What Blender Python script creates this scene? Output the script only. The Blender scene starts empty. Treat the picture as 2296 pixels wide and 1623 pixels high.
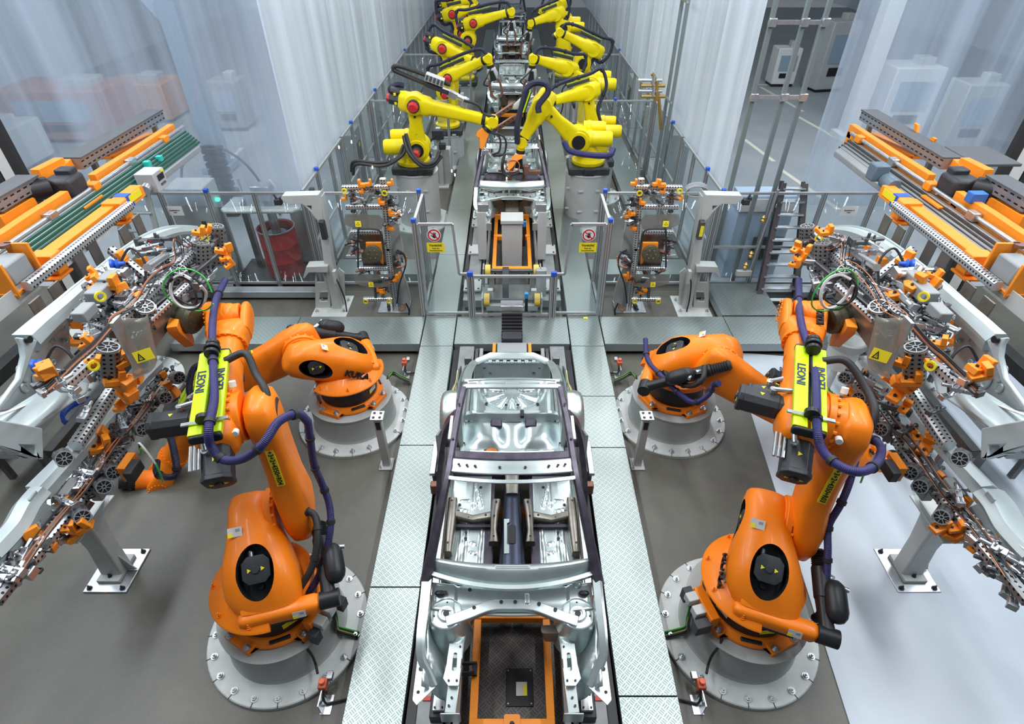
import bpy, bmesh, math, random
from mathutils import Vector as V, Matrix as Mx, Euler
from mathutils.geometry import tessellate_polygon
random.seed(7)
PI=math.pi
sc=bpy.context.scene
COL=sc.collection
# ---------------- camera
PITCH=math.radians(38.6); FPX=1284.0; HC=6.2
cd=bpy.data.cameras.new('camera'); cam=bpy.data.objects.new('camera',cd); COL.objects.link(cam)
cam.location=(0,0,HC); cam.rotation_euler=(PI/2-PITCH,0,0)
cd.sensor_width=36; cd.lens=FPX/2296*36; cd.clip_end=300; cd.clip_start=.05
sc.camera=cam
sc.view_settings.view_transform='Standard'; sc.view_settings.look='None'; sc.view_settings.gamma=1
sc.view_settings.use_curve_mapping=False
sc.view_settings.exposure=0.12
# ---------------- light of the hall
w=bpy.data.worlds.new('world'); sc.world=w; w.use_nodes=True
w.node_tree.nodes['Background'].inputs[0].default_value=(.80,.90,1.0,1); w.node_tree.nodes["Background"].inputs[1].default_value=.17
def area(x,y,z,sx,sy,e,col=(.96,.98,1),rx=0,ry=0):
    l=bpy.data.lights.new('hall_light','AREA'); l.shape='RECTANGLE'; l.size=sx; l.size_y=sy; l.energy=e; l.color=col
    o=bpy.data.objects.new('hall_light',l); COL.objects.link(o); o.location=(x,y,z); o.rotation_euler=(rx,ry,0); return o
for yy in (4.5,8.5,13.5,19.5,27):
    for sx in (-1,1): area(sx*2.9,yy,8.6,.22,3.4,185)
for yy in (2,8,15): 
    for sx in (-1,1): area(sx*9.5,yy+2,9,1.2,5,420,(.88,.94,1))  # unseen lights outside the cell, added to brighten the curtains from behind
for sx in (-1,1): area(sx*4.6,3.0,9.2,.5,4,110)
sc.cycles.max_bounces=8; sc.cycles.transparent_max_bounces=12; sc.cycles.caustics_reflective=False; sc.cycles.caustics_refractive=False
# ---------------- materials
MATS={}
def mat(name,col,rough=.5,metal=0,noise=0,nscale=4,bump=0,coat=0,spec=.5,emit=0,alpha=1,dirt=None):
    if name in MATS: return MATS[name]
    m=bpy.data.materials.new(name); m.use_nodes=True; nt=m.node_tree; b=nt.nodes['Principled BSDF']
    b.inputs['Base Color'].default_value=(*col,1); b.inputs['Roughness'].default_value=rough; b.inputs['Metallic'].default_value=metal
    b.inputs['Coat Weight'].default_value=coat; b.inputs['Specular IOR Level'].default_value=spec
    if alpha<1: b.inputs['Alpha'].default_value=alpha
    if emit: b.inputs['Emission Color'].default_value=(*col,1); b.inputs['Emission Strength'].default_value=emit
    if noise or bump:
        tc=nt.nodes.new('ShaderNodeTexCoord'); n=nt.nodes.new('ShaderNodeTexNoise'); n.inputs['Scale'].default_value=nscale; n.inputs['Detail'].default_value=6
        nt.links.new(tc.outputs['Object'],n.inputs['Vector'])
        if noise:
            r=nt.nodes.new('ShaderNodeMapRange'); r.inputs['From Min'].default_value=.3; r.inputs['From Max'].default_value=.7
            mx=nt.nodes.new('ShaderNodeMix'); mx.data_type='RGBA'
            d=dirt or tuple(c*(1-noise) for c in col)
            mx.inputs[6].default_value=(*d,1); mx.inputs[7].default_value=(*[min(1,c*(1+noise*.5)) for c in col],1)
            nt.links.new(n.outputs[0],r.inputs[0]); nt.links.new(r.outputs[0],mx.inputs[0]); nt.links.new(mx.outputs[2],b.inputs['Base Color'])
        if bump:
            bp=nt.nodes.new('ShaderNodeBump'); bp.inputs['Strength'].default_value=bump; bp.inputs['Distance'].default_value=.02
            nt.links.new(n.outputs[0],bp.inputs['Height']); nt.links.new(bp.outputs[0],b.inputs['Normal'])
    MATS[name]=m; return m
ORANGE=mat('orange_paint',(.94,.225,.004),.42,noise=.08,nscale=3,coat=.08,spec=.4)
ORANGE2=mat('orange_bracket',(1.0,.30,.018),.45,noise=.06,nscale=8)
YELLOW=mat('yellow_paint',(.90,.72,.0),.4,noise=.08,nscale=4,coat=.08,spec=.4)
LIME=mat('lime_plastic',(.56,.78,.0),.4)
BLACK=mat('black_plastic',(.016,.017,.02),.42,spec=.4)
BLACKM=mat('black_motor',(.03,.033,.04),.5,noise=.2,nscale=20)
RUBBER=mat('black_rubber',(.02,.02,.022),.55)
PED=mat('pedestal_grey',(.36,.38,.37),.5,noise=.1,nscale=3)
PEDL=mat('flange_grey',(.58,.61,.59),.45,noise=.14,nscale=5)
STEEL=mat('zinc_steel',(.60,.63,.66),.32,.9,noise=.15,nscale=15)
DSTEEL=mat('dark_steel',(.15,.155,.16),.42,.8,noise=.2,nscale=15)
GALV=mat('galvanised_body',(.66,.75,.75),.3,.85,noise=.13,nscale=5,bump=.05)
PANEL=mat('body_panel',(.50,.575,.59),.34,.1,noise=.05,nscale=3)
DARKBODY=mat('hot_formed_steel',(.095,.085,.115),.38,.6,noise=.35,nscale=9)
TANBODY=mat('brownish_steel',(.27,.25,.22),.38,.75,noise=.2,nscale=12)
ALU=mat('aluminium_profile',(.45,.47,.48),.42,.6)
LGREY=mat('light_grey_paint',(.50,.52,.51),.45,noise=.06,nscale=4)
GREYP=mat('grey_paint',(.30,.32,.33),.45,noise=.08,nscale=4)
CABLET=mat('cable_duct_grey',(.10,.105,.115),.5,noise=.1,nscale=9)
WHITE=mat('white_plastic',(.8,.8,.78),.5)
YSTICK=mat('yellow_sticker',(.9,.75,.02),.5)
WSTICK=mat('white_sticker',(.62,.62,.62),.5)
REDM=mat('red_motor_cap',(.55,.02,.03),.4)
RED=mat('red_drum_paint',(.42,.012,.012),.4,noise=.1,nscale=3)
BLUEC=mat('blue_cap',(.02,.10,.55),.4)
COPPER=mat('copper_cable',(.55,.20,.09),.4,.3)
COPGUN=mat('copper_gun',(.25,.12,.09),.45,.4,noise=.2,nscale=20)
GREENW=mat('green_cable',(.05,.5,.08),.4)
TEAL=mat('teal_block',(.03,.55,.45),.5)
SEAL=mat('yellow_sealant',(.75,.7,.25),.6)
INK=mat('black_ink',(.01,.01,.012),.5)
NAVYINK=mat('navy_ink',(.02,.03,.12),.5)
REDINK=mat('red_ink',(.55,.01,.02),.5)
DARKPIT=mat('dark_steel_plate',(.05,.05,.05),.4,.5,noise=.3,nscale=6)
BARREL=mat('ladder_profile',(.10,.09,.095),.5,.3,noise=.2,nscale=10)
GREEN_L=mat('green_lamp',(.02,.9,.45),.4,emit=5)
SPARK=mat('weld_spark',(1,.6,.25),.4,emit=30)
def nm(nt,op,a,b=None,c=None):
    n=nt.nodes.new('ShaderNodeMath'); n.operation=op
    for i,x in enumerate((a,b,c)):
        if x is None: continue
        if isinstance(x,(int,float)): n.inputs[i].default_value=x
        else: nt.links.new(x,n.inputs[i])
    return n.outputs[0]
def uvmat(name,kind,col,rough,metal,dark=(.01,.01,.012)):
    m=bpy.data.materials.new(name); m.use_nodes=True; nt=m.node_tree; b=nt.nodes['Principled BSDF']
    b.inputs['Roughness'].default_value=rough; b.inputs['Metallic'].default_value=metal
    tc=nt.nodes.new('ShaderNodeTexCoord'); s=nt.nodes.new('ShaderNodeSeparateXYZ'); nt.links.new(tc.outputs['UV'],s.inputs[0])
    if kind=='holes':
        fu=nm(nt,'SUBTRACT',nm(nt,'FRACT',nm(nt,'MULTIPLY',s.outputs[0],22)),.5); fv=nm(nt,'SUBTRACT',nm(nt,'FRACT',nm(nt,'MULTIPLY',s.outputs[1],20)),.5)
        d=nm(nt,'ADD',nm(nt,'MULTIPLY',fu,fu),nm(nt,'MULTIPLY',fv,fv)); k=nm(nt,'LESS_THAN',d,.055)
        mx=nt.nodes.new('ShaderNodeMix'); mx.data_type='RGBA'; nt.links.new(k,mx.inputs[0]); mx.inputs[6].default_value=(*col,1); mx.inputs[7].default_value=(*dark,1)
        nt.links.new(mx.outputs[2],b.inputs['Base Color'])
    if kind=='slots':
        fu=nm(nt,'FRACT',nm(nt,'MULTIPLY',s.outputs[0],9)); fv=nm(nt,'SUBTRACT',nm(nt,'FRACT',nm(nt,'MULTIPLY',s.outputs[1],14)),.5)
        k=nm(nt,'MULTIPLY',nm(nt,'LESS_THAN',fu,.55),nm(nt,'LESS_THAN',nm(nt,'ABSOLUTE',fv),.12))
        mx=nt.nodes.new('ShaderNodeMix'); mx.data_type='RGBA'; nt.links.new(k,mx.inputs[0]); mx.inputs[6].default_value=(*col,1); mx.inputs[7].default_value=(*dark,1)
        nt.links.new(mx.outputs[2],b.inputs['Base Color'])
    if kind=='ribs':
        b.inputs['Base Color'].default_value=(*col,1)
        h=nm(nt,'SINE',nm(nt,'MULTIPLY',s.outputs[0],2*PI*90)); bp=nt.nodes.new('ShaderNodeBump'); bp.inputs['Strength'].default_value=.5; bp.inputs['Distance'].default_value=.004
        nt.links.new(h,bp.inputs['Height']); nt.links.new(bp.outputs[0],b.inputs['Normal'])
    if kind=='grooves':   # lengthwise T-slots
        fv=nm(nt,'FRACT',nm(nt,'MULTIPLY',s.outputs[1],25)); k=nm(nt,'LESS_THAN',fv,.28)
        mx=nt.nodes.new('ShaderNodeMix'); mx.data_type='RGBA'; nt.links.new(k,mx.inputs[0]); mx.inputs[6].default_value=(*col,1); mx.inputs[7].default_value=(*dark,1)
        nt.links.new(mx.outputs[2],b.inputs['Base Color'])
    return m
PERF=uvmat('perforated_aluminium','holes',(.58,.60,.62),.35,.7)
PERFD=uvmat('perforated_dark_aluminium','holes',(.27,.28,.29),.4,.7)
SLOT=uvmat('slotted_duct','slots',(.30,.33,.36),.4,.6)
HOSE=uvmat('blue_corrugated_hose','ribs',(.030,.028,.135),.42,0)
NHOSE=uvmat('navy_corrugated_hose','ribs',(.012,.014,.05),.42,0)
BELLOW=uvmat('ribbed_bellows','ribs',(.02,.02,.022),.5,0)
PROF=uvmat('slotted_profile','grooves',(.46,.48,.49),.4,.6,(.12,.125,.13))
def treadplate(name,col,rough,metal,sc_=9.0,str_=.55):
    m=bpy.data.materials.new(name); m.use_nodes=True; nt=m.node_tree; b=nt.nodes['Principled BSDF']
    tc=nt.nodes.new('ShaderNodeTexCoord'); mp=nt.nodes.new('ShaderNodeMapping'); mp.inputs['Rotation'].default_value=(0,0,PI/4); mp.inputs['Scale'].default_value=(sc_,sc_,sc_)
    g=nt.nodes.new('ShaderNodeNewGeometry'); nt.links.new(g.outputs['Position'],mp.inputs['Vector']); s=nt.nodes.new('ShaderNodeSeparateXYZ'); nt.links.new(mp.outputs[0],s.inputs[0])
    fx=nm(nt,'SUBTRACT',nm(nt,'FRACT',s.outputs[0]),.5); fy=nm(nt,'SUBTRACT',nm(nt,'FRACT',s.outputs[1]),.5)
    par=nm(nt,'FRACT',nm(nt,'MULTIPLY',nm(nt,'ADD',nm(nt,'FLOOR',s.outputs[0]),nm(nt,'FLOOR',s.outputs[1])),.5)); par=nm(nt,'GREATER_THAN',par,.25)
    def bars(a,c):  # three short bars elongated along a
        w=nm(nt,'ABSOLUTE',nm(nt,'SUBTRACT',nm(nt,'FRACT',nm(nt,'MULTIPLY',nm(nt,'ADD',c,.5),3)),.5))
        return nm(nt,'MULTIPLY',nm(nt,'LESS_THAN',w,.2),nm(nt,'MULTIPLY',nm(nt,'LESS_THAN',nm(nt,'ABSOLUTE',a),.36),nm(nt,'LESS_THAN',nm(nt,'ABSOLUTE',c),.46)))
    k=nm(nt,'ADD',nm(nt,'MULTIPLY',bars(fx,fy),par),nm(nt,'MULTIPLY',bars(fy,fx),nm(nt,'SUBTRACT',1,par)))
    n=nt.nodes.new('ShaderNodeTexNoise'); n.inputs['Scale'].default_value=1.3; n.inputs['Detail'].default_value=8; nt.links.new(g.outputs['Position'],n.inputs['Vector'])
    n2=nt.nodes.new('ShaderNodeTexNoise'); n2.inputs['Scale'].default_value=40; nt.links.new(g.outputs['Position'],n2.inputs['Vector'])
    mx=nt.nodes.new('ShaderNodeMix'); mx.data_type='RGBA'; mx.inputs[6].default_value=(*[c*.72 for c in col],1); mx.inputs[7].default_value=(*col,1)
    rr=nm(nt,'ADD',nm(nt,'MULTIPLY',n.outputs[0],.75),nm(nt,'MULTIPLY',n2.outputs[0],.45)); nt.links.new(rr,mx.inputs[0])
    mx2=nt.nodes.new('ShaderNodeMix'); mx2.data_type='RGBA'; nt.links.new(nm(nt,'MULTIPLY',k,.8),mx2.inputs[0]); nt.links.new(mx.outputs[2],mx2.inputs[6]); mx2.inputs[7].default_value=(*[c*.35 for c in col],1)
    nt.links.new(mx2.outputs[2],b.inputs['Base Color']); b.inputs['Metallic'].default_value=metal
    nt.links.new(nm(nt,'ADD',rough-.12,nm(nt,'MULTIPLY',n.outputs[0],.24)),b.inputs['Roughness'])
    bp=nt.nodes.new('ShaderNodeBump'); bp.inputs['Strength'].default_value=str_; bp.inputs['Distance'].default_value=.01
    nt.links.new(k,bp.inputs['Height']); nt.links.new(bp.outputs[0],b.inputs['Normal'])
    return m
TREAD=treadplate('galvanised_treadplate',(.42,.485,.47),.39,.72,16,.9)
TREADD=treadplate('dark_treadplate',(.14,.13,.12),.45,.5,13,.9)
def sheet(name,tint,opac,streak=0,gloss=.06,rough=.12):
    m=bpy.data.materials.new(name); m.use_nodes=True; nt=m.node_tree; nt.nodes.remove(nt.nodes['Principled BSDF']); out=nt.nodes['Material Output']
    tr=nt.nodes.new('ShaderNodeBsdfTransparent'); tr.inputs[0].default_value=(.93,.96,.97,1)
    df=nt.nodes.new('ShaderNodeBsdfDiffuse'); df.inputs[0].default_value=(*tint,1); tl=nt.nodes.new('ShaderNodeBsdfTranslucent'); tl.inputs[0].default_value=(*tint,1)
    m1=nt.nodes.new('ShaderNodeMixShader'); m1.inputs[0].default_value=.45; nt.links.new(df.outputs[0],m1.inputs[1]); nt.links.new(tl.outputs[0],m1.inputs[2])
    m2=nt.nodes.new('ShaderNodeMixShader'); m2.inputs[0].default_value=opac; nt.links.new(tr.outputs[0],m2.inputs[1]); nt.links.new(m1.outputs[0],m2.inputs[2])
    gl=nt.nodes.new('ShaderNodeBsdfGlossy'); gl.inputs['Roughness'].default_value=rough
    m3=nt.nodes.new('ShaderNodeMixShader'); m3.inputs[0].default_value=gloss; nt.links.new(m2.outputs[0],m3.inputs[1]); nt.links.new(gl.outputs[0],m3.inputs[2]); nt.links.new(m3.outputs[0],out.inputs[0])
    if streak:
        g=nt.nodes.new('ShaderNodeNewGeometry'); mp=nt.nodes.new('ShaderNodeMapping'); mp.inputs['Scale'].default_value=(2.2,2.2,.08); nt.links.new(g.outputs['Position'],mp.inputs[0])
        n=nt.nodes.new('ShaderNodeTexNoise'); n.inputs['Scale'].default_value=1; n.inputs['Detail'].default_value=5; nt.links.new(mp.outputs[0],n.inputs['Vector'])
        r=nt.nodes.new('ShaderNodeMapRange'); r.inputs['From Min'].default_value=.35; r.inputs['From Max'].default_value=.68; r.inputs['To Min'].default_value=max(0,opac-streak); r.inputs['To Max'].default_value=min(1,opac+streak)
        nt.links.new(n.outputs[0],r.inputs[0]); nt.links.new(r.outputs[0],m2.inputs[0])
        bp=nt.nodes.new('ShaderNodeBump'); bp.inputs['Strength'].default_value=.5; bp.inputs['Distance'].default_value=.05; nt.links.new(n.outputs[0],bp.inputs['Height'])
        for q in (df,gl): nt.links.new(bp.outputs[0],q.inputs['Normal'])
    return m
CURT=sheet('vinyl_curtain',(.66,.77,.93),.47,.17)
CURTR=sheet('vinyl_curtain_side',(.80,.88,.95),.78,.16)
ACRYL=sheet('clear_acrylic',(.45,.5,.5),.06,0,.035,.03)
SMOKE=sheet('cloudy_acrylic',(.34,.32,.28),.55,0,.08,.2)
# ---------------- mesh building
def P(px,py,z=None,y=None,x=None):
    u=(px-1148)/FPX; v=(py-811.5)/FPX; d=V((u,math.cos(PITCH)-v*math.sin(PITCH),-(math.sin(PITCH)+v*math.cos(PITCH))))
    t=(z-HC)/d.z if z is not None else (y/d.y if y is not None else x/d.x)
    return V((0,0,HC))+d*t
ORG={}
def setp(o,label=None,cat=None,group=None,kind=None):
    if label: o['label']=label
    if cat: o['category']=cat
    if group: o['group']=group
    if kind: o['kind']=kind
def thing(name,label,cat,loc=(0,0,0),group=None,kind=None):
    o=bpy.data.objects.new(name,None); COL.objects.link(o); o.location=loc; o.empty_display_size=.1; setp(o,label,cat,group,kind); ORG[o.name]=V(loc); return o
def frame(o,x,z=None):
    """matrix at o with local X along x and local Z near z"""
    x=V(x).normalized(); z=V(z or (0,0,1)); y=z.cross(x)
    if y.length<1e-5: y=V((0,1,0)).cross(x)
    y.normalize(); z=x.cross(y); m=Mx((x,y,z)).transposed().to_4x4(); m.translation=V(o); return m
class MB:
    def __init__(s,T=None): s.b=bmesh.new(); s.uv=s.b.loops.layers.uv.new('UVMap'); s.T=T or Mx.Identity(4)
    def vs(s,pts): return [s.b.verts.new(s.T@V(p)) for p in pts]
    def f(s,vs,uv=None):
        try: f=s.b.faces.new(vs)
        except ValueError: return
        if uv:
            for l,q in zip(f.loops,uv): l[s.uv].uv=q
        return f
    def box(s,c,sz,M=None):
        M=M or Mx.Identity(4); x,y,z=[q/2 for q in sz]; c=V(c)
        v=s.vs([M@(c+V((a*x,b*y,d*z))) for d in(-1,1) for b in(-1,1) for a in(-1,1)])
        for q in((0,2,3,1),(4,5,7,6),(0,1,5,4),(2,6,7,3),(0,4,6,2),(1,3,7,5)): s.f([v[i] for i in q])
        return s
    def ring(s,pts): return s.vs(pts)
    def bridge(s,rings,cap=True,close=False,uvr=None):
        n=len(rings[0])
        rr=list(zip(rings,rings[1:]))+([(rings[-1],rings[0])] if close else [])
        for k,(a,b) in enumerate(rr):
            for i in range(n):
                j=(i+1)%n; uv=None
                if uvr: u0,u1=uvr[0][k],uvr[0][k+1]; uv=((u0,uvr[1][i]),(u0,uvr[1][i+1]),(u1,uvr[1][i+1]),(u1,uvr[1][i]))
                s.f((a[i],a[j],b[j],b[i]),uv)
        if cap and not close: s.f(rings[0][::-1]); s.f(rings[-1])
    def cyl(s,p0,p1,r0,r1=None,n=20,cap=True):
        r1=r0 if r1 is None else r1; p0,p1=V(p0),V(p1); F=frame(p0,p1-p0); L=(p1-p0).length
        R=[[F@V((x,r*math.cos(2*PI*i/n),r*math.sin(2*PI*i/n))) for i in range(n)] for x,r in((0,r0),(L,r1))]
        s.bridge([s.ring(q) for q in R],cap); return s
    def lathe(s,o,ax,prof,n=32,cap=True,close=False):
        F=frame(o,ax); s.bridge([s.ring([F@V((h,r*math.cos(2*PI*i/n),r*math.sin(2*PI*i/n))) for i in range(n)]) for r,h in prof],cap,close); return s
    def bolts(s,o,ax,R,n,r,h,a0=0,a1=2*PI,k=6):
        F=frame(o,ax)
        for i in range(n):
            a=a0+(a1-a0)*i/n; c=F@V((0,R*math.cos(a),R*math.sin(a))); s.cyl(c,c+V(ax).normalized()*h,r,n=k)
        return s
    def sweep(s,pts,prof,up=(0,0,1),cap=True,scale=None):
        pts=[V(p) for p in pts]; rings=[]; U=[0]; up=V(up)
        for i,p in enumerate(pts):
            t=(pts[min(i+1,len(pts)-1)]-pts[max(i-1,0)]).normalized()
            y=up.cross(t)
            if y.length<.05: y=V((1,.3,0)).cross(t)
            y.normalize(); z=t.cross(y); up=z; k=scale[i] if scale else 1
            rings.append(s.ring([p+y*a*k+z*b*k for a,b in prof]))
            if i: U.append(U[-1]+(p-pts[i-1]).length)
        Vv=[0]
        for i in range(len(prof)): a,b=prof[i],prof[(i+1)%len(prof)]; Vv.append(Vv[-1]+math.hypot(a[0]-b[0],a[1]-b[1]))
        s.bridge(rings,cap,uvr=(U,Vv)); return s
    def tube(s,pts,r,n=8,sm=5,scale=None):
        if sm>1 and len(pts)>2: pts=smooth(pts,sm)
        return s.sweep(pts,[(r*math.cos(2*PI*i/n),r*math.sin(2*PI*i/n)) for i in range(n)],scale=scale)
    def beam(s,p0,p1,w,h,up=(0,0,1),ch=.0):
        a,b=w/2,h/2
        pr=[(-a,-b),(a,-b),(a,b),(-a,b)] if ch==0 else [(-a+ch,-b),(a-ch,-b),(a,-b+ch),(a,b-ch),(a-ch,b),(-a+ch,b),(-a,b-ch),(-a,-b+ch)]
        return s.sweep([p0,p1],pr,up)
    def loft(s,secs,n=24,cap=True,rnd=0):
        """secs: (center, U halfvec, W halfvec, exponent)"""
        R=[]
        def mk(c,U,W,e,k=1):
            q=[]
            for i in range(n):
                a=2*PI*i/n; ca,sa=math.cos(a),math.sin(a); q.append(V(c)+V(U)*k*math.copysign(abs(ca)**(2/e),ca)+V(W)*k*math.copysign(abs(sa)**(2/e),sa))
            return s.ring(q)
        for i,(c,U,W,e) in enumerate(secs):
            if rnd and i==0:
                d=(V(secs[0][0])-V(secs[1][0])).normalized()
                for a in (80,55,28): R.append(mk(V(c)+d*rnd*math.sin(math.radians(a)),U,W,e,math.cos(math.radians(a))))
            R.append(mk(c,U,W,e))
            if rnd and i==len(secs)-1:
                d=(V(secs[-1][0])-V(secs[-2][0])).normalized()
                for a in (28,55,80): R.append(mk(V(c)+d*rnd*math.sin(math.radians(a)),U,W,e,math.cos(math.radians(a))))
        s.bridge(R,cap); return s
    def arm(s,p0,p1,side,secs,n=24,rnd=0,e=3):
        """loft from p0 to p1; secs (t, half side, half up, side offset, up offset)"""
        p0,p1=V(p0),V(p1); x=(p1-p0).normalized(); u=V(side); u=(u-x*u.dot(x)).normalized(); w_=x.cross(u); o=[]
        for q in secs:
            t,a,b=q[:3]; so=q[3] if len(q)>3 else 0; uo=q[4] if len(q)>4 else 0
            o.append((p0.lerp(p1,t)+u*so+w_*uo,u*a,w_*b,e))
        return s.loft(o,n,rnd=rnd)
    def ell(s,c,rx,ry,rz,M=None,n=16,m=10):
        M=M or Mx.Identity(3); c=V(c); R=[]
        for j in range(1,m):
            t=PI*j/m; R.append(s.ring([c+M@V((rx*math.sin(t)*math.cos(2*PI*i/n),ry*math.sin(t)*math.sin(2*PI*i/n),-rz*math.cos(t))) for i in range(n)]))
        s.bridge(R); return s
    def prism(s,poly,F,th,holes=()):
        """poly in F's local xy, extruded along local z by th (centred)"""
        loops=[[V((p[0],p[1],0)) for p in poly]]+[[V((p[0],p[1],0)) for p in h] for h in holes]
        tri=tessellate_polygon(loops); flat=[p for l in loops for p in l]
        A=s.vs([F@V((p.x,p.y,-th/2)) for p in flat]); B=s.vs([F@V((p.x,p.y,th/2)) for p in flat])
        for t in tri: s.f([A[i] for i in t]); s.f([B[i] for i in t[::-1]])
        k=0
        for l in loops:
            n=len(l)
            for i in range(n): s.f((A[k+i],A[k+(i+1)%n],B[k+(i+1)%n],B[k+i]))
            k+=n
        return s
    def quad(s,a,b,c,d): s.f(s.vs((a,b,c,d))); return s
    def grid(s,fn,nu,nv,th=0):
        g=[[s.b.verts.new(s.T@V(fn(i/nu,j/nv))) for j in range(nv+1)] for i in range(nu+1)]
        for i in range(nu):
            for j in range(nv): s.f((g[i][j],g[i+1][j],g[i+1][j+1],g[i][j+1]))
        return s
    def build(s,name,m,parent=None,bevel=0,label=None,cat=None,group=None,kind=None,sharp=38,solid=0,org=None):
        bmesh.ops.recalc_face_normals(s.b,faces=s.b.faces)
        if parent is not None: o0=ORG[parent.name]
        else:
            lo=[min(v.co[i] for v in s.b.verts) for i in range(3)]; hi=[max(v.co[i] for v in s.b.verts) for i in range(3)]
            o0=V(org) if org else V(((lo[0]+hi[0])/2,(lo[1]+hi[1])/2,lo[2]))
        bmesh.ops.translate(s.b,vec=-o0,verts=s.b.verts)
        me=bpy.data.meshes.new(name); s.b.to_mesh(me); s.b.free(); me.materials.append(m)
        me.polygons.foreach_set('use_smooth',[True]*len(me.polygons)); me.set_sharp_from_angle(angle=math.radians(sharp))
        o=bpy.data.objects.new(name,me); COL.objects.link(o); ORG[o.name]=o0.copy()
        if parent is not None:
            o.parent=parent
        else: o.location=o0
        if bevel:
            b=o.modifiers.new('bevel','BEVEL'); b.width=bevel; b.segments=2; b.limit_method='ANGLE'; b.angle_limit=math.radians(40)
        if solid:
            q=o.modifiers.new('solid','SOLIDIFY'); q.thickness=solid; q.offset=0
        setp(o,label,cat,group,kind); return o
def smooth(pts,k=6):
    pts=[V(p) for p in pts]; o=[]
    for i in range(len(pts)-1):
        p0=pts[i-1] if i else pts[0]*2-pts[1]; p1,p2=pts[i],pts[i+1]; p3=pts[i+2] if i+2<len(pts) else p2*2-p1
        for j in range(k):
            t=j/k; o.append(.5*((2*p1)+(p2-p0)*t+(2*p0-5*p1+4*p2-p3)*t*t+(3*p1-p0-3*p2+p3)*t**3))
    return o+[pts[-1]]
def circ(r,n=16,cx=0,cy=0,ry=None): return [(cx+r*math.cos(2*PI*i/n),cy+(ry or r)*math.sin(2*PI*i/n)) for i in range(n)]
def rrect(x0,y0,x1,y1,r,k=4):
    o=[]
    for cx,cy,a in((x1-r,y1-r,0),(x0+r,y1-r,90),(x0+r,y0+r,180),(x1-r,y0+r,270)):
        for i in range(k+1): t=math.radians(a+90*i/k); o.append((cx+r*math.cos(t),cy+r*math.sin(t)))
    return o
def text(s_,F,size,m,parent,name='lettering',ext=.002,shear=0,sp=1,bold=0):
    """F local x = reading direction, local y = up of the letters"""
    c=bpy.data.curves.new(name,'FONT'); c.body=s_; c.size=size; c.extrude=ext; c.align_x='CENTER'; c.align_y='CENTER'; c.shear=shear; c.space_character=sp; c.offset=bold; c.resolution_u=3
    t=bpy.data.objects.new('tmp',c); me=bpy.data.meshes.new_from_object(t); bpy.data.objects.remove(t); me.name=name
    me.transform(F); me.transform(Mx.Translation(-ORG[parent.name])); me.materials.clear(); me.materials.append(m)
    o=bpy.data.objects.new(name,me); COL.objects.link(o); o.parent=parent; ORG[o.name]=ORG[parent.name].copy(); return o
def fr(o,x,y):
    """matrix with local X along x, local Y near y (for prisms, labels)"""
    x=V(x).normalized(); y=V(y); z=x.cross(y).normalized(); y=z.cross(x); m=Mx((x,y,z)).transposed().to_4x4(); m.translation=V(o); return m
def copy_tree(o,parent=None):
    c=o.copy(); COL.objects.link(c); ORG[c.name]=ORG[o.name].copy()
    if parent is not None: c.parent=parent
    for ch in [q for q in list(bpy.data.objects) if q.parent==o]: copy_tree(ch,c)
    return c
def yface(v,f): return V((f*v[0],v[1],v[2]))
# ================= setting
def concrete(name,c1,c2,rough):
    m=bpy.data.materials.new(name); m.use_nodes=True; nt=m.node_tree; b=nt.nodes['Principled BSDF']; g=nt.nodes.new('ShaderNodeNewGeometry')
    n=nt.nodes.new('ShaderNodeTexNoise'); n.inputs['Scale'].default_value=.7; n.inputs['Detail'].default_value=10; n.inputs['Roughness'].default_value=.65; nt.links.new(g.outputs['Position'],n.inputs['Vector'])
    n2=nt.nodes.new('ShaderNodeTexNoise'); n2.inputs['Scale'].default_value=60; nt.links.new(g.outputs['Position'],n2.inputs['Vector'])
    r=nt.nodes.new('ShaderNodeMapRange'); r.inputs['From Min'].default_value=.3; r.inputs['From Max'].default_value=.72
    nt.links.new(nm(nt,'ADD',nm(nt,'MULTIPLY',n.outputs[0],.8),nm(nt,'MULTIPLY',n2.outputs[0],.2)),r.inputs[0])
    mx=nt.nodes.new('ShaderNodeMix'); mx.data_type='RGBA'; nt.links.new(r.outputs[0],mx.inputs[0]); mx.inputs[6].default_value=(*c1,1); mx.inputs[7].default_value=(*c2,1); nt.links.new(mx.outputs[2],b.inputs['Base Color'])
    nt.links.new(nm(nt,'ADD',rough,nm(nt,'MULTIPLY',n.outputs[0],.2)),b.inputs['Roughness']); return m
CONC=concrete('cell_concrete',(.068,.066,.054),(.150,.146,.122),.32)
HALLC=concrete('hall_concrete',(.30,.33,.35),(.40,.43,.45),.4)
MB().box((0,4.9,-.05),(26,10.8,.1)).build('floor',CONC,kind='structure')
MB().box((0,31,-.05),(7.8,41.4,.1)).build('floor',CONC,kind='structure')
for sx in(-1,1): MB().box((sx*18,31,-.05),(28.2,41.4,.1)).build('floor',HALLC,kind='structure')
HW=mat('hall_wall_paint',(.78,.84,.88),.7,noise=.04,nscale=.4)
MB().box((-20.5,31,4.5),(.2,50,9)).build('wall_left',HW,kind='structure')
MB().box((26,31,4.5),(.2,50,9)).build('wall_right',HW,kind='structure')
MB().box((2,56,4.5),(60,.2,9)).build('wall_back',HW,kind='structure')
WSH=mat('white_floor_sheet',(.50,.56,.62),.3,noise=.12,nscale=.9)
a,b_,c_,d_=P(1640,790,z=0),P(1905,1625,z=0),V((9,1.6,0)),V((9,7.35,0))
m=MB(); m.prism([(a.x,a.y),(b_.x,b_.y),(c_.x,c_.y),(d_.x,d_.y)],Mx.Translation((0,0,.006)),.012); m.build('floor_covering',WSH,label='white glossy floor covering right of the robots',cat='floor covering',org=(5,4,0))
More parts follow.
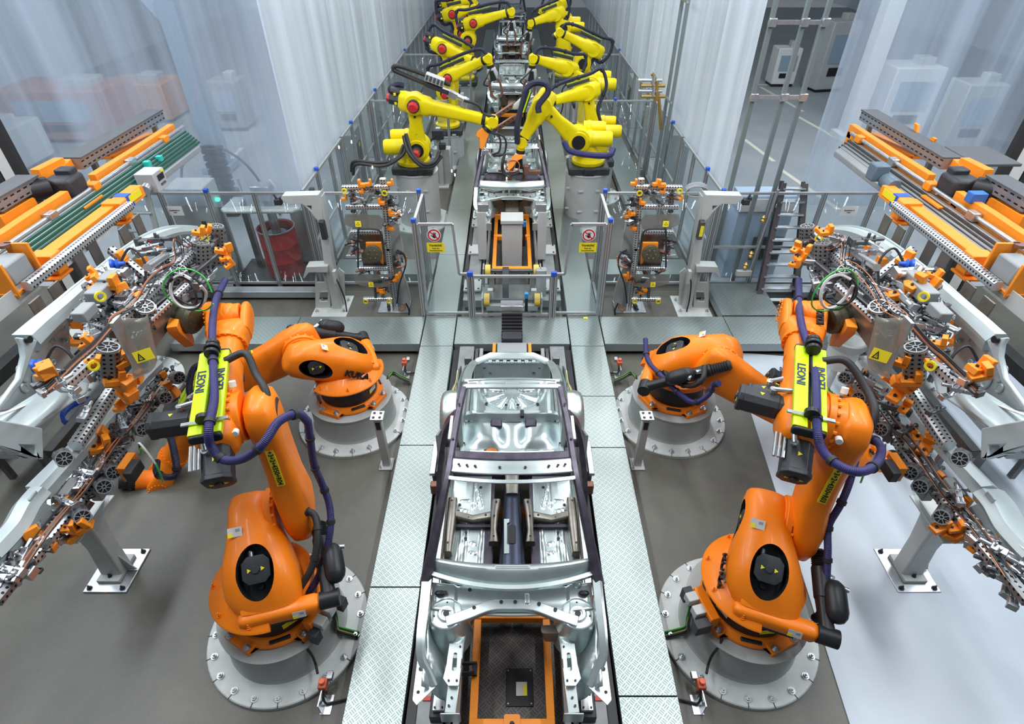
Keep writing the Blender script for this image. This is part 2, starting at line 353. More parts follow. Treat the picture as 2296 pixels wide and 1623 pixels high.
# floor line markings outside the curtains
LINE=mat('line_paint',(.75,.73,.60),.6)
def line(p,q,w=.14):
    p,q=P(*p,z=0),P(*q,z=0); m=MB(); m.beam(p+V((0,0,.004)),q+V((0,0,.004)),w,.008)
    return m.build('floor_marking',LINE,kind='structure')
for p,q in(((470,268),(530,222)),((505,372),(542,332)),((395,452),(470,402)),((1668,312),(1735,362)),((1750,380),(1880,470)),((1705,195),(1800,250)),((1790,262),(1890,318)),((1690,190),(1780,190))): line(p,q)
# ================= tread plate walkways
PL=[]
def plate(x0,x1,y0,y1,lab,z=.25,skirt=(1,1,1,1),group=None,m_=None):
    t=thing('walkway_plate',lab,'walkway plate',((x0+x1)/2,(y0+y1)/2,0),group)
    MB().box(((x0+x1)/2,(y0+y1)/2,z-.006),(x1-x0-.012,y1-y0-.012,.012)).build('tread_surface',m_ or TREAD,t,bevel=.003)
    k=MB(); e=.03
    if skirt[0]: k.box((x0+e,(y0+y1)/2,z-.085),(.05,y1-y0-.02,.145))
    if skirt[1]: k.box((x1-e,(y0+y1)/2,z-.085),(.05,y1-y0-.02,.145))
    if skirt[2]: k.box(((x0+x1)/2,y0+e,z-.085),(x1-x0-.02,.05,.145))
    if skirt[3]: k.box(((x0+x1)/2,y1-e,z-.085),(x1-x0-.02,.05,.145))
    for x in(x0+.06,x1-.06):
        for y in(y0+.1,y1-.1): k.cyl((x,y,0),(x,y,z-.012),.02,n=8)
    k.build('side_channel',mat('zinc_channel',(.32,.35,.36),.45,.5),t)
    return t
LS=[('nearest the camera',.2,1.6),('beside the front orange robot',1.6,P(880,1316,z=.25).y),('past the front orange robot',P(880,1316,z=.25).y,P(940,998,z=.25).y),('beside the rear orange robot',P(940,998,z=.25).y,7.9),('at the crossing',7.9,8.85),('under the warning sign panel',8.85,11.2),('beside the raised grey drum',11.2,13.6),('just past the grey drum',13.6,17),('far down the aisle',17,23),('farthest down the aisle',23,40)]
for k,(s,y0,y1) in enumerate(LS): plate(-1.59,-1.02,y0,y1,'galvanised tread plate of the left conveyor walkway '+s)
LS2=[('nearest the camera',.2,2.3),('beside the front orange robot',2.3,P(1380,1003,z=.25).y),('between the two joints by the rear robot',P(1380,1003,z=.25).y,P(1370,888,z=.25).y),('beside the rear orange robot base',P(1370,888,z=.25).y,7.9)]+LS[4:]
for k,(s,y0,y1) in enumerate(LS2): plate(1.02,1.6,y0,y1,'galvanised tread plate of the right conveyor walkway '+s)
plate(-5.95,-3.9,7.95,8.8,'outer half of the left crosswise tread plate walkway')
plate(-3.9,-1.6,7.95,8.8,'inner half of the left crosswise tread plate walkway')
plate(-1.01,1.01,7.95,8.8,'middle crosswise tread plate behind the car body under the black bellows')
plate(1.61,3.9,7.95,8.8,'inner half of the right crosswise tread plate walkway')
plate(3.9,6.3,7.95,8.8,'outer half of the right crosswise tread plate walkway')
plate(-3.7,-1.62,10.35,11.0,'short cross walkway plate inside the left fence')
plate(1.63,3.7,10.35,11.0,'short cross walkway plate inside the right fence')
plate(-3.6,-2.9,11.05,14.2,'narrow tread plate strip along the left aisle fence, near half')
plate(-3.6,-2.9,14.2,22,'narrow tread plate strip along the left aisle fence, far half')
plate(2.9,3.6,11.05,14.2,'narrow tread plate strip along the right aisle fence, near half')
plate(2.9,3.6,14.2,22,'narrow tread plate strip along the right aisle fence, far half')
plate(-.95,.95,9.35,9.95,'tread plate across the pit behind the central barrier')
plate(3.9,5.0,8.85,10.0,'tread plate ramp between right steel stand and ladder')
# ================= fences
CAP=[]
def fence(A,B,z0,z1,n,lab,mid=None,capx=(0,),panel=True,post=.07,cat='fence'):
    A,B=V((*A,0)),V((*B,0)); d=(B-A); c=(A+B)/2; t=thing('safety_fence',lab,cat,(c.x,c.y,0))
    for i in range(n+1):
        p=A.lerp(B,i/n); MB().beam((p.x,p.y,0),(p.x,p.y,z1),post,post,up=d).build('post',PROF,t)
        if i in capx: MB().box((p.x,p.y,z1+.03),(post*1.1,post*1.1,.07)).build('blue_end_cap',BLUEC,t,bevel=.008)
    for nm_,z in(('top_rail',z1-.02),('bottom_rail',z0))+((('middle_rail',mid),) if mid else ()):
        MB().beam((A.x,A.y,z),(B.x,B.y,z),.045,.045).build(nm_,ALU,t)
    if panel:
        for i in range(n):
            p,q=A.lerp(B,(i+.06)/n),A.lerp(B,(i+.94)/n); m=MB(); m.quad((p.x,p.y,z0),(q.x,q.y,z0),(q.x,q.y,z1-.03),(p.x,p.y,z1-.03)); m.build('clear_panel',ACRYL,t,solid=.006)
    return t
FL1=fence((-7.3,10.1),(-3.86,10.1),.2,2.1,4,'glazed aluminium fence under the left rear curtain by the red drum',None,(2,))
fence((-3.78,10.1),(-1.7,10.1),.2,2.1,2,'glazed aluminium fence behind the left parked gripper',None,(2,))
fence((-1.63,10.02),(-1.63,8.85),.27,2.1,1,'glazed return panel left of the crossing',None,(1,))
FR1=fence((3.86,10.1),(7.6,10.1),.2,2.1,4,'glazed aluminium fence under the right rear curtain behind the ladder',1.0,(0,))
fence((1.7,10.1),(3.78,10.1),.2,2.1,2,'glazed aluminium fence behind the right parked gripper',None,(0,))
fence((1.63,10.02),(1.63,8.85),.27,2.1,1,'glazed return panel right of the crossing',None,(1,))
for s,side in((-1,'left'),(1,'right')):
    fence((s*3.86,10.2),(s*3.86,13.2),.1,2.1,3,side+' aisle fence, section nearest the corner',1.0,(1,))
    fence((s*3.86,13.3),(s*3.86,17.3),.1,2.1,4,side+' aisle fence, section beside the nearest yellow robots',1.0,(1,))
    fence((s*3.86,17.4),(s*3.86,23),.1,2.1,5,side+' aisle fence, section beside the middle yellow robots',1.0,(0,))
    fence((s*3.86,23.1),(s*3.86,33),.1,2.1,8,side+' aisle fence, far section',1.0,(0,))
    fence((s*3.8,16.4),(s*1.75,16.4),.2,2.1,2,side+' cross fence behind the nearest yellow robots',None,(1,))
    fence((s*3.8,22.5),(s*1.5,22.5),.2,2.1,2,side+' cross fence behind the middle yellow robots',None,(1,))
# stepped gate frames with warning signs
def sign_round(F,parent,r=.1):
    MB().prism(circ(r*1.12,28),F@Mx.Translation((0,0,.002)),.004).build('sign_disc',WHITE,parent)
    d=MB(); d.prism(circ(r,28),F@Mx.Translation((0,0,.005)),.003,[circ(r*.8,28)]); G=F@Mx.Translation((0,0,.0085))@Mx.Rotation(-PI/4,4,'Z'); d.prism([(-r*.85,-r*.07),(r*.85,-r*.07),(r*.85,r*.07),(-r*.85,r*.07)],G,.003); d.build('red_ring',REDINK,parent)
    h=MB(); G=F@Mx.Translation((0,0,.0052)); h.prism(circ(r*.3,12,r*.05,-r*.22),G,.002)
    for i,a in enumerate((-38,-15,5,25)): 
        Q=G@Mx.Translation((r*.05,-r*.15,0))@Mx.Rotation(math.radians(-a),4,'Z'); h.prism([(-r*.06,0),(r*.06,0),(r*.05,r*.62),(-r*.05,r*.62)],Q@Mx.Translation((0,0,.0004*i+.0002)),.002)
    Q=G@Mx.Translation((-r*.05,-r*.25,0))@Mx.Rotation(math.radians(65),4,'Z'); h.prism([(-r*.06,0),(r*.06,0),(r*.05,r*.5),(-r*.05,r*.5)],Q@Mx.Translation((0,0,.0022)),.002)
    h.build('black_hand',INK,parent)
def vorsicht(F,parent,w=.30,h=.175):
    MB().prism(rrect(-w/2,-h/2,w/2,h/2,.008),F,.004).build('yellow_plate',YSTICK,parent)
    text('Vorsicht!',F@Mx.Translation((0,.042,.003)),.058,INK,parent,bold=.001); text('Ende des',F@Mx.Translation((0,-.014,.003)),.033,INK,parent); text('Schutzbereiches',F@Mx.Translation((0,-.054,.003)),.033,INK,parent)
for s,side in((-1,'left'),(1,'right')):
    t=thing('guard_gate','stepped aluminium framed clear panel carrying the %s warning sign'%side,'guard panel',(s*1.25,8.85,.25))
    x0,x1=s*1.6,s*.94; y=8.85
    m=MB(); pts=[(s*1.56,.3),(s*1.56,2.06),(s*.99,2.06),(s*.93,1.12),(s*.76,1.12),(s*.76,.3)]
    for i in range(6): 
        p,q=pts[i],pts[(i+1)%6]; m.beam((p[0],y,p[1]),(q[0],y,q[1]),.04,.04)
    m.build('frame',ALU,t)
    m=MB(); F=Mx.Translation((0,y,0))@Mx.Rotation(PI/2,4,'X'); m.prism(pts if s>0 else pts[::-1],F,.006); m.build('clear_panel',ACRYL,t)
    q=thing('prohibition_sign','round red and white no touching hand sign on the %s clear panel'%side,'sign',P(973 if s<0 else 1320,527,y=y-.02)); F=fr(P(973 if s<0 else 1320,527,y=y-.02),(1,0,0),(0,0,1)); sign_round(F,q,.105)
    q=thing('warning_sign','yellow Vorsicht warning plate below the round sign on the %s clear panel'%side,'sign',P(977 if s<0 else 1318,555,y=y-.02)); vorsicht(fr(P(977 if s<0 else 1318,555,y=y-.02),(1,0,0),(0,0,1)),q)
t=thing('barrier','low central glazed aluminium barrier with blue caps behind the car body','barrier',(0,8.8,0))
for x in(-.77,-.70,.70,.77):
    MB().beam((x,8.8,.25),(x,8.8,1.12),.055,.055).build('post',PROF,t)
for s in(-1,1): MB().box((s*.735,8.8,1.15),(.1,.07,.09)).build('blue_end_cap',BLUEC,t,bevel=.01)
MB().beam((-.7,8.8,1.1),(.7,8.8,1.1),.045,.045).build('top_rail',ALU,t); MB().beam((-.7,8.8,.3),(.7,8.8,.3),.045,.045).build('bottom_rail',ALU,t)
m=MB(); m.box((0,8.8,.7),(1.36,.006,.76)); m.build('clear_panel',ACRYL,t)
# ================= curtains (strips)
def strip(A,B,z0,z1,lab,group=None,m_=None,amp=.05,seed=0,name='curtain_strip'):
    A,B=V((*A,0)),V((*B,0)); d=B-A; n=V((-d.y,d.x,0)).normalized(); L=d.length; rs=random.Random(seed); ph=rs.random()*6; k=rs.choice((1,2))
    mb=MB(); mb.grid(lambda u,v:(A+d*u+n*(amp*math.sin(u*PI*2*k)+amp*.5*math.sin(v*3+u*9+ph)*math.sin(u*PI)))+V((0,0,z0+(z1-z0)*v)),10,5)
    return mb.build(name,m_ or CURT,label=lab,cat='curtain',group=group,sharp=180)
ORD=['first','second','third','fourth','fifth','sixth','seventh','eighth','ninth','tenth','eleventh','twelfth']
for i in range(8):
    x1=-3.9-i*1.25; strip((x1,10.35),(x1-1.25,10.35),1.72,9.2,'translucent vinyl curtain strip behind the left conveyor, %s from the aisle corner'%ORD[i],'left rear vinyl curtain strips',seed=i)
for i in range(7):
    x1=5.35+i*1.3; strip((x1,10.35),(x1+1.3,10.35),1.72,9.2,'translucent vinyl curtain strip behind the right conveyor, %s from the lattice mast'%ORD[i],'right rear vinyl curtain strips',seed=20+i)
y=10.45
for i in range(12):
    w_=1.1+i*.22
    strip((-3.97,y),(-3.97,y+w_),1.95,9.2,'whitish vinyl curtain strip above the left aisle fence, %s from the corner'%ORD[i],'left aisle curtain strips',CURTR,.06,40+i)
    strip((3.97,y),(3.97,y+w_),1.95,9.2,'whitish vinyl curtain strip above the right aisle fence, %s from the corner'%ORD[i],'right aisle curtain strips',CURTR,.06,60+i)
    y+=w_
# lattice mast / door frame in the right curtain
def post_px(p,q,yy,r,name,lab,cat,m_=STEEL,z0=0,z1=9.2):
    x=(P(*p,y=yy).x+P(*q,y=yy).x)/2
    return MB().box((x,yy,(z0+z1)/2),(r,r,z1-z0)).build(name,m_,label=lab,cat=cat,bevel=.008)
t=thing('lattice_mast','tall galvanised mast frame with two cross bars at the right curtain opening','mast',(4.5,10.25,0))
xs=[P(1741,0,y=10.25).x,P(1815,0,y=10.25).x,P(1862,0,y=10.25).x]
for x in xs: MB().box((x,10.25,4.6),(.07,.07,9.2)).build('upright',mat('mast_zinc',(.25,.30,.31),.4,.5),t,bevel=.006)
for py in(50,218):
    z=P(1780,py,y=10.2).z; MB().box(((xs[0]+xs[2])/2,10.2,z),(xs[2]-xs[0]+.12,.05,.06)).build('cross_bar',STEEL,t)
    for x in xs: MB().box((x,10.18,z),(.12,.05,.12)).build('clamp',STEEL,t,bevel=.01)
xq=P(1600,0,y=14).x
t=thing('lattice_mast','pair of galvanised uprights in the right aisle curtain','mast',(3.85,14.4,0))
for dy in(0,.5): MB().box((3.72,14.2+dy,4.6),(.07,.07,9.2)).build('upright',MATS['mast_zinc'],t,bevel=.006)
for z in(2.6,4.6,6.6): MB().box((3.70,14.45,z),(.05,.6,.05)).build('cross_bar',STEEL,t)
DK=mat('dark_rubber_seal',(.04,.035,.035),.6)
for s,side in((-1,'left'),(1,'right')):
    t=thing('door_post','white and black sealed door post at the far %s edge of the rear curtain'%side,'door post',(s*9.1,10.15,0))
    for k,(dx,m_) in enumerate(((-.22,DK),(0,WHITE),(.2,DK))): MB().box((s*(9.0-dx),10.15,4.5),(.16 if m_ is DK else .22,.12,9)).build('seal_strip' if m_ is DK else 'post_body',m_,t)
# ================= hall beyond the curtains
HC1=mat('hall_column_paint',(.30,.40,.50),.6)
for k,(px,yy,lab) in enumerate(((440,17,'grey blue steel column standing beyond the left curtain'),(1415,24,'slim steel column beyond the right aisle curtain'),(1935,20,'white pillar beyond the right curtain'))):
    p=P(px,200,y=yy); t=thing('hall_column',lab,'column',(p.x,yy,0)); m_=HC1 if k!=2 else WHITE
    MB().box((p.x,yy,4.5),(.5,.5,9)).build('shaft',m_,t,bevel=.02); MB().box((p.x,yy,.1),(.8,.8,.2)).build('foot',m_,t,bevel=.02)
    if k==0:
        m=MB(); m.beam((p.x,yy,3.6),(p.x-2.6,yy,7.4),.22,.22); m.build('diagonal_brace',HC1,t)
REDH=mat('red_brown_machine',(.45,.20,.15),.6); 
def cabinet(px,py,sx,sy,sz,m_,lab,win=True,yaw=0):
    p=P(px,py,z=0); t=thing('machine_cabinet',lab,'machine',(p.x,p.y,0)); R=Mx.Translation(p)@Mx.Rotation(yaw,4,'Z')
    MB(R).box((0,0,sz/2+.05),(sx,sy,sz-.1)).build('housing',m_,t,bevel=.04); MB(R).box((0,0,.05),(sx*.9,sy*.9,.1)).build('plinth',BLACK,t)
    if win: MB(R).box((0,-sy/2-.01,sz*.62),(sx*.7,.04,sz*.4)).build('window',HC1,t); MB(R).box((0,-sy/2-.02,sz*.3),(sx*.5,.03,sz*.12)).build('control_panel',BLACK,t)
    MB(R).box((sx*.2,0,sz+.1),(sx*.3,sy*.4,.25)).build('top_unit',LGREY,t,bevel=.03)
cabinet(1985,300,1.6,1.3,2.2,WHITE,'white machine cabinet with sloped top seen through the right curtain')
cabinet(1840,200,1.3,1.0,2.6,LGREY,'tall cabinet with glazed door beyond the right curtain',yaw=.2)
cabinet(1745,190,1.0,.8,1.5,WHITE,'small white cabinet beyond the mast frame')
cabinet(2130,330,1.2,1,2,LGREY,'grey cabinet near the far right beyond the curtain')
cabinet(190,300,3.4,2,1.6,REDH,'red brown machine block beyond the left curtain')
cabinet(345,262,2.2,1.6,1.3,mat('dull_orange_machine',(.6,.28,.12),.6),'dull orange machine beyond the left curtain',False)
cabinet(20,370,2.0,1.6,1.2,LGREY,'pale cabinet at far left beyond the curtain')
cabinet(535,285,1,1,1.6,GREYP,'narrow grey switch cabinet beyond the left curtain')
t=thing('cable_carrier','black ribbed cable carrier standing beyond the left curtain','cable carrier',(-6,12,0))
p=P(515,470,z=.2); m=MB()
for k in range(9): m.box((p.x,p.y+.1,.3+k*.17),(.42,.3,.12))
m.build('links',BLACK,t,bevel=.01); MB().box((p.x,p.y+.12,.85),(.3,.2,1.7)).build('core',RUBBER,t)
MB().tube([(p.x-1,p.y+.1,0.02),(p.x-.9,p.y+.1,1.2),(p.x-.1,p.y+.1,1.75),(p.x+.7,p.y+.1,1.3),(p.x+1.2,p.y+.1,.02)],.03).build('hose',RUBBER,t)
t=thing('signal_lamp_pair','pair of glowing green lamps on the cabinet beyond the left curtain','lamp',(-6,11,1.5))
for px in(450,488):
    p=P(px,447,y=10.9); MB().ell(p,.05,.05,.035).build('green_lamp',GREEN_L,t); MB().box((p.x,p.y,p.z/2-.02),(.05,.05,p.z-.04)).build('lamp_stalk',GREYP,t)
# ================= orange robots
def boolcut(o,cuts,m2):
    dg0=[]
    if m2.name not in [q.name for q in o.data.materials]: o.data.materials.append(m2)
    for mb in cuts:
        bmesh.ops.recalc_face_normals(mb.b,faces=mb.b.faces); bmesh.ops.translate(mb.b,vec=-ORG[o.name],verts=mb.b.verts)
        me=bpy.data.meshes.new('cut'); mb.b.to_mesh(me); mb.b.free(); me.materials.append(m2); c=bpy.data.objects.new('cut',me); COL.objects.link(c)
        c.matrix_world=Mx.Translation(ORG[o.name]); 
        b=o.modifiers.new('b','BOOLEAN'); b.operation='DIFFERENCE'; b.object=c; b.solver='EXACT'; b.material_mode='TRANSFER'; dg0.append(c)
    bpy.context.view_layer.update(); dg=bpy.context.evaluated_depsgraph_get()
    me=bpy.data.meshes.new_from_object(o.evaluated_get(dg)); o.modifiers.clear(); old=o.data; o.data=me; bpy.data.meshes.remove(old)
    me.set_sharp_from_angle(angle=math.radians(35))
    for c in dg0: bpy.data.objects.remove(c)
def bolt(p,ax,parent,r=.028,name='anchor_bolt',m_=None):
    p=V(p); ax=V(ax).normalized(); m=MB(); m.cyl(p,p+ax*.012,r*1.5,n=16); m.cyl(p+ax*.012,p+ax*.035,r,n=6); m.cyl(p+ax*.035,p+ax*.06,r*.5,n=8); return m.build(name,m_ or STEEL,parent)
def pedestal(x,y,lab,r=.6,h=.5,R=.84,n=20):
    t=thing('robot_pedestal',lab,'pedestal',(x,y,0))
    MB().lathe((x,y,0),(0,0,1),[(.01,0),(R,0),(R,.045),(R-.01,.055),(r,.06),(.01,.06)],64).build('floor_flange',PEDL,t)
    MB().lathe((x,y,.06),(0,0,1),[(.01,0),(r+.02,0),(r+.005,.02),(r,.04),(r,h-.09),(r+.012,h-.085),(r+.012,h-.065),(r-.03,h-.06),(.01,h-.06)],64).build('column',PED,t)
    for i in range(n):
        a=2*PI*(i+.5)/n; bolt((x+(R-.08)*math.cos(a),y+(R-.08)*math.sin(a),.055),(0,0,1),t,.024)
        MB().box((0,0,0),(.07,.006,.006),Mx.Translation((x+(R-.03)*math.cos(a),y+(R-.03)*math.sin(a),.058))@Mx.Rotation(a,4,'Z')).build('flange_slot',BLACK,t)
    return t
def ringb(T,o,ax,R,n,r,h,parent):
    F=frame(o,ax)
    for i in range(n): a=2*PI*i/n; c=F@V((0,R*math.cos(a),R*math.sin(a))); MB(T).cyl(c,c+V(ax)*h,r,n=6).build('ring_bolt',ORANGE2,parent)
def tri_mark(F,parent,r=.022):
    MB().prism([(0,r),(-r*.9,-r*.6),(r*.9,-r*.6)],F,.003).build('warning_triangle',YSTICK,parent)
def motor(T,c,ax,L,r,parent,name='axis_motor',tri=True):
    """square servo motor with domed octagonal end"""
    c=V(c); F=frame(c,ax); m=MB(T); k=r*.42
    pr=[(-r,-r+k),(-r+k,-r),(r-k,-r),(r,-r+k),(r,r-k),(r-k,r),(-r+k,r),(-r,r-k)]
    R=[]
    for x,s in((0,.9),(L*.1,.9),(L*.12,1),(L*.86,1),(L*.88,1.06),(L*.97,1.06),(L,.9)): R.append(m.ring([F@V((x,a*s,b*s)) for a,b in pr]))
    m.bridge(R); m.cyl(F@V((L,0,0)),F@V((L+.02,0,0)),r*.3,n=14)
    o=m.build(name,BLACKM,parent,bevel=.004)
    c2=MB(T); c2.cyl(F@V((L*.3,-r*.5,r)),F@V((L*.3,-r*.5,r+.05)),.03,n=12); c2.cyl(F@V((L*.3,-r*.5,r+.04)),F@V((-L*.1,-r*.7,r+.06)),.022,n=10); c2.build('cable_plug',STEEL,o)
    if tri:
        for s in(-1,1): tri_mark(T@F@Mx.Translation((L+.003,s*r*.5,0))@Mx.Rotation(PI/2,4,'Y'),o)
        tri_mark(T@F@Mx.Translation((L*.5,0,r+.002)),o)
    return o
def sticker(F,w,h,parent,m_=None):
    o=MB().prism(rrect(-w/2,-h/2,w/2,h/2,.004),F,.002).build('info_sticker',m_ or WSTICK,parent)
    MB().prism([(-w/2,-h/2),(-w*.15,-h/2),(-w*.15,-h*.05),(-w/2,-h*.05)],F@Mx.Translation((0,0,.0016)),.002).build('yellow_field',YSTICK,o)
    MB().prism([(w*.05,0),(w*.35,0),(w*.35,h*.3),(w*.05,h*.3)],F@Mx.Translation((0,0,.0014)),.002).build('dark_pictogram',GREYP,o)
def kuka(x,y,yaw,q2,a,tool,lab,tag,L1=1.35,L2=1.44,jy=.49,jz=.85,zp=.5,off=.28,fx=-.12,hoses=(),kukatext=()):
    T=Mx.Translation((x,y,zp))@Mx.Rotation(math.radians(yaw),4,'Z'); t=thing('industrial_robot',lab,'robot',(x,y,zp)); q=math.radians(q2); al=math.radians(a)
    # base ring
    m=MB(T); m.lathe((0,0,0),(0,0,1),[(.3,0),(.475,0),(.485,.02),(.48,.05),(.455,.075),(.435,.1),(.3,.1)],48)
    for k in range(4):
        an=PI/4+k*PI/2; G=Mx.Rotation(an,4,'Z'); m.loft([((G@V((.42,0,.04))),G@V((.02,0,0)),G@V((0,.22,0)),4),((G@V((.50,0,.04))),G@V((.02,0,0)),G@V((0,.19,0)),4)],12)
        m.box((.465,0,.035),(.13,.34,.07),G)
    base=m.build('base_ring',ORANGE,t,bevel=.008)
    for k in range(4):
        for s in(-1,1):
            p=Mx.Rotation(PI/4+k*PI/2,4,'Z')@V((.495,s*.12,.07)); bolt(T@p,(0,0,1),base,.025,'base_bolt')
    m=MB(T)
    for k in range(4): 
        G=Mx.Rotation(k*PI/2+.1,4,'Z'); m.box((.445,0,.085),(.04,.2,.03),G)
    m.build('pocket',BLACK,base,bevel=.01)
    rot=MB(T).lathe((0,0,0),(0,0,1),[(.3,.08),(.40,.08),(.405,.1),(.40,.42),(.3,.42)],48).build('rotor_cover',BLACK,t)
    for an,mm in((-1.15,YSTICK),(-2.3,WSTICK)):
        c=V((.404*math.cos(an),.404*math.sin(an),.21)); F=T@fr(c,(-math.sin(an),math.cos(an),0),(0,0,1)); sticker(F,.15,.07,rot,mm)
    # carousel casting
    secs=[(-.40,.48,.22,.075,.10),(-.33,.52,.30,.12,.05),(-.21,.58,.345,.2,.02),(-.05,.65,.345,.27,.0),(.1,.71,.315,.29,-.02),(.28,.77,.265,.285,-.04),(.44,.83,.225,.275,-.06),(.58,.9,.21,.25,-.07),(.68,.945,.185,.17,-.07)]
    L=[]
    d=V((0,.82,.57)); W=V((0,-.57,.82))
    for yy,zz,hx,hw,ox in secs: L.append((V((ox,yy,zz)),V((hx,0,0)),W*hw,2.7))
    m=MB(T); m.loft(L,40,rnd=.05); o=m.build('carousel_casting',ORANGE,t,sharp=60)
    def ov(c,ax,u,a_,b_,dep):
        mb=MB(T); F=Mx((V(u).normalized(),V(ax).normalized().cross(V(u).normalized()),V(ax).normalized())).transposed().to_4x4(); F.translation=V(c)
        r0=mb.ring([F@V((a_*math.cos(2*PI*i/36),b_*math.sin(2*PI*i/36),-dep)) for i in range(36)]); r1=mb.ring([F@V((a_*1.03*math.cos(2*PI*i/36),b_*1.03*math.sin(2*PI*i/36),.2)) for i in range(36)]); mb.bridge([r0,r1]); return mb
    wc=V((.0,-.03,.655))+W*.27; w2=V((-.275,.38,.80))
    boolcut(o,[ov(wc,W,(1,0,0),.165,.255,.2),ov(w2,(-1,-.12,.1),(0,.82,.57),.22,.135,.22)],BLACK)
    for c,ax,up,aa,bb in((wc,W,(1,0,0),.165,.255),):
        F=Mx((V(up).normalized(),V(ax).normalized().cross(V(up).normalized()),V(ax).normalized())).transposed().to_4x4(); F.translation=V(c)
        pass
    motor(T,wc-W*.2+V((0,.03,.0)),W,.17,.12,t); motor(T,w2+V((.2,0,0)),(-1,-.1,.1),.2,.1,t)
    MB(T).cyl(V((.0,-.15,.52)),V((.0,-.2,.66)),.03,n=10).build('motor_cable',RUBBER,t)
    # rear cross bar with accumulator bracket
    m=MB(T); m.arm((-.2,-.40,.49),(.5,-.40,.49),(0,1,0),[(0,.07,.07),(.05,.085,.085),(.95,.085,.085),(1,.07,.07)],16,rnd=.03); m.build('rear_cross_bar',ORANGE,t)
    MB(T).loft([(V((.02,-.40,.60)),V((.2,0,0)),V((0,.02,.02)),3),(V((.02,-.38,.612)),V((.2,0,0)),V((0,.02,.02)),3)],16).build('cover_strip',ORANGE,t)
    F=T@fr((.32,-.49,.51),(1,0,0),(0,.3,1)); sticker(F,.12,.075,t)
    F=T@fr(V((-.16,.36,.80))+W*.292,(1,0,0),(0,.82,.57)); sticker(F,.13,.09,t)
    F=T@fr(V((-.335,-.15,.56)),(0,-.9,-.3),(.3,-.1,1)); sticker(F,.12,.07,t)
    # skirt arcs
    m=MB(T); A0,A1=math.radians(120),math.radians(275)
    R=[]
    for i in range(25):
        an=A0+(A1-A0)*i/24; c,s=math.cos(an),math.sin(an); R.append(m.ring([V((r*c,r*s,z)) for r,z in((.30,.42),(.54,.42),(.55,.44),(.54,.46),(.30,.58))]))
    m.bridge(R); sk=m.build('skirt',ORANGE,t)
    for an in(130,175,215,255): bolt(T@V((.5*math.cos(math.radians(an)),.5*math.sin(math.radians(an)),.475)),(0,0,1),sk,.014,'skirt_screw',ORANGE)
    MB(T).lathe((0,0,0),(0,0,1),[(.2,.40),(.44,.40),(.44,.47),(.2,.52)],40).build('carousel_disc',ORANGE,t)
    MB(T).box((.15,-.38,.37),(.42,.1,.10)).build('cable_box',BLACK,t,bevel=.01)
    # connection panel at the side
    m=MB(T); G=Mx.Rotation(math.radians(-35) if x<0 else math.radians(215),4,'Z'); m.box((.52,0,.16),(.1,.36,.2),G); m.build('panel_bracket',ORANGE,t,bevel=.01)
    for k,(dx,dy,dz,sx,sy,sz,mm) in enumerate(((.62,-.1,.2,.12,.1,.1,LGREY),(.62,.04,.2,.12,.1,.1,LGREY),(.64,.16,.14,.16,.1,.14,BLACKM),(.6,-.2,.1,.1,.09,.16,BLACKM))):
        MB(T).box((dx,dy,dz),(sx,sy,sz),G).build('connector_housing',mm,t,bevel=.008)
    # J2 hub + link arm
    j2=V((0,jy,jz)); ld=V((0,math.sin(q),math.cos(q))); j3=j2+ld*L1; X=V((1,0,0)); pz=X.cross(ld)   # pz: rear side of the arm is -? 
    m=MB(T); m.cyl(j2+X*.08,j2+X*.19,.235,n=36); m.cyl(j2+X*.10,j2+X*.16,.26,n=36); hub=m.build('shoulder_ring',ORANGE,t,bevel=.006); ringb(T,j2+X*.155,X,.247,16,.017,.03,hub)
    bend=.07
    ms=[(-.20,.06,.20),(-.16,.12,.26),(-.05,.15,.30),(.1,.16,.30),(.3,.15,.28),(.5,.14,.265),(.7,.14,.26),(.88,.145,.27),(1,.145,.265),(1.1,.13,.22),(1.15,.06,.16)]
    m=MB(T); m.arm(j2,j3,X,[(tt,hx,hw,off+(.03 if tt<.2 else 0),bend*math.sin(PI*max(0,min(1,tt)))) for tt,hx,hw in ms],32,e=3.4)
    la=m.build('link_arm',ORANGE,t,sharp=60)
    # which side faces back: arm() W = x cross u ; use both faces via side vector
    Wv=ld.cross(X).normalized(); back=Wv if (T.to_3x3()@Wv).dot(V((0,0,HC))-(T@((j2+j3)/2)))>0 else -Wv
    hd=.268+ (bend if back.dot(Wv)>0 else -bend)
    c=j2.lerp(j3,.52)+X*off+back*(hd+.014)
    xd=-ld; yd=X if xd.cross(X).dot(back)>0 else -X
    F=T@fr(c+ld*.12,xd,yd); st=MB().prism([(-.23,-.035),(.23,-.035),(.23,.035),(-.23,.035)],F,.02).build('name_plate',YSTICK,la); text('+3+2+4350+'+tag,F@Mx.Translation((0,0,.011)),.062,INK,st,bold=.0012)
    MB(T).cyl(j3+X*(off+.02)-ld*.02,j3+X*(off+.14)-ld*.02,.13,n=24).build('elbow_cap',BLACK,la)
    # counterbalance
    c0=V((.60,-.40,.50)); c1=j2+X*(off+.20)+V((0,-.16,-.12)) if abs(q2)<60 else j2+X*(off+.16)+V((0,.1,.2))
    m=MB(T); m.cyl(c0-X*.09,c0+X*.09,.085,n=24); m.arm(c0,c0.lerp(c1,.5),X,[(0,.07,.07),(.3,.06,.06),(.95,.075,.075)],16); cb=m.build('counterbalance_bracket',BLACK,t)
    m=MB(T); m.cyl(c0.lerp(c1,.42),c0.lerp(c1,.80),.085,n=24); m.build('counterbalance_cylinder',BLACK,t,bevel=.01)
    d=(c1-c0); pr=[]
    for k in range(7): pr+= [(.062,.8*d.length+k*.03*d.length*.95),(.078,.8*d.length+(k+.5)*.03*d.length*.95)]
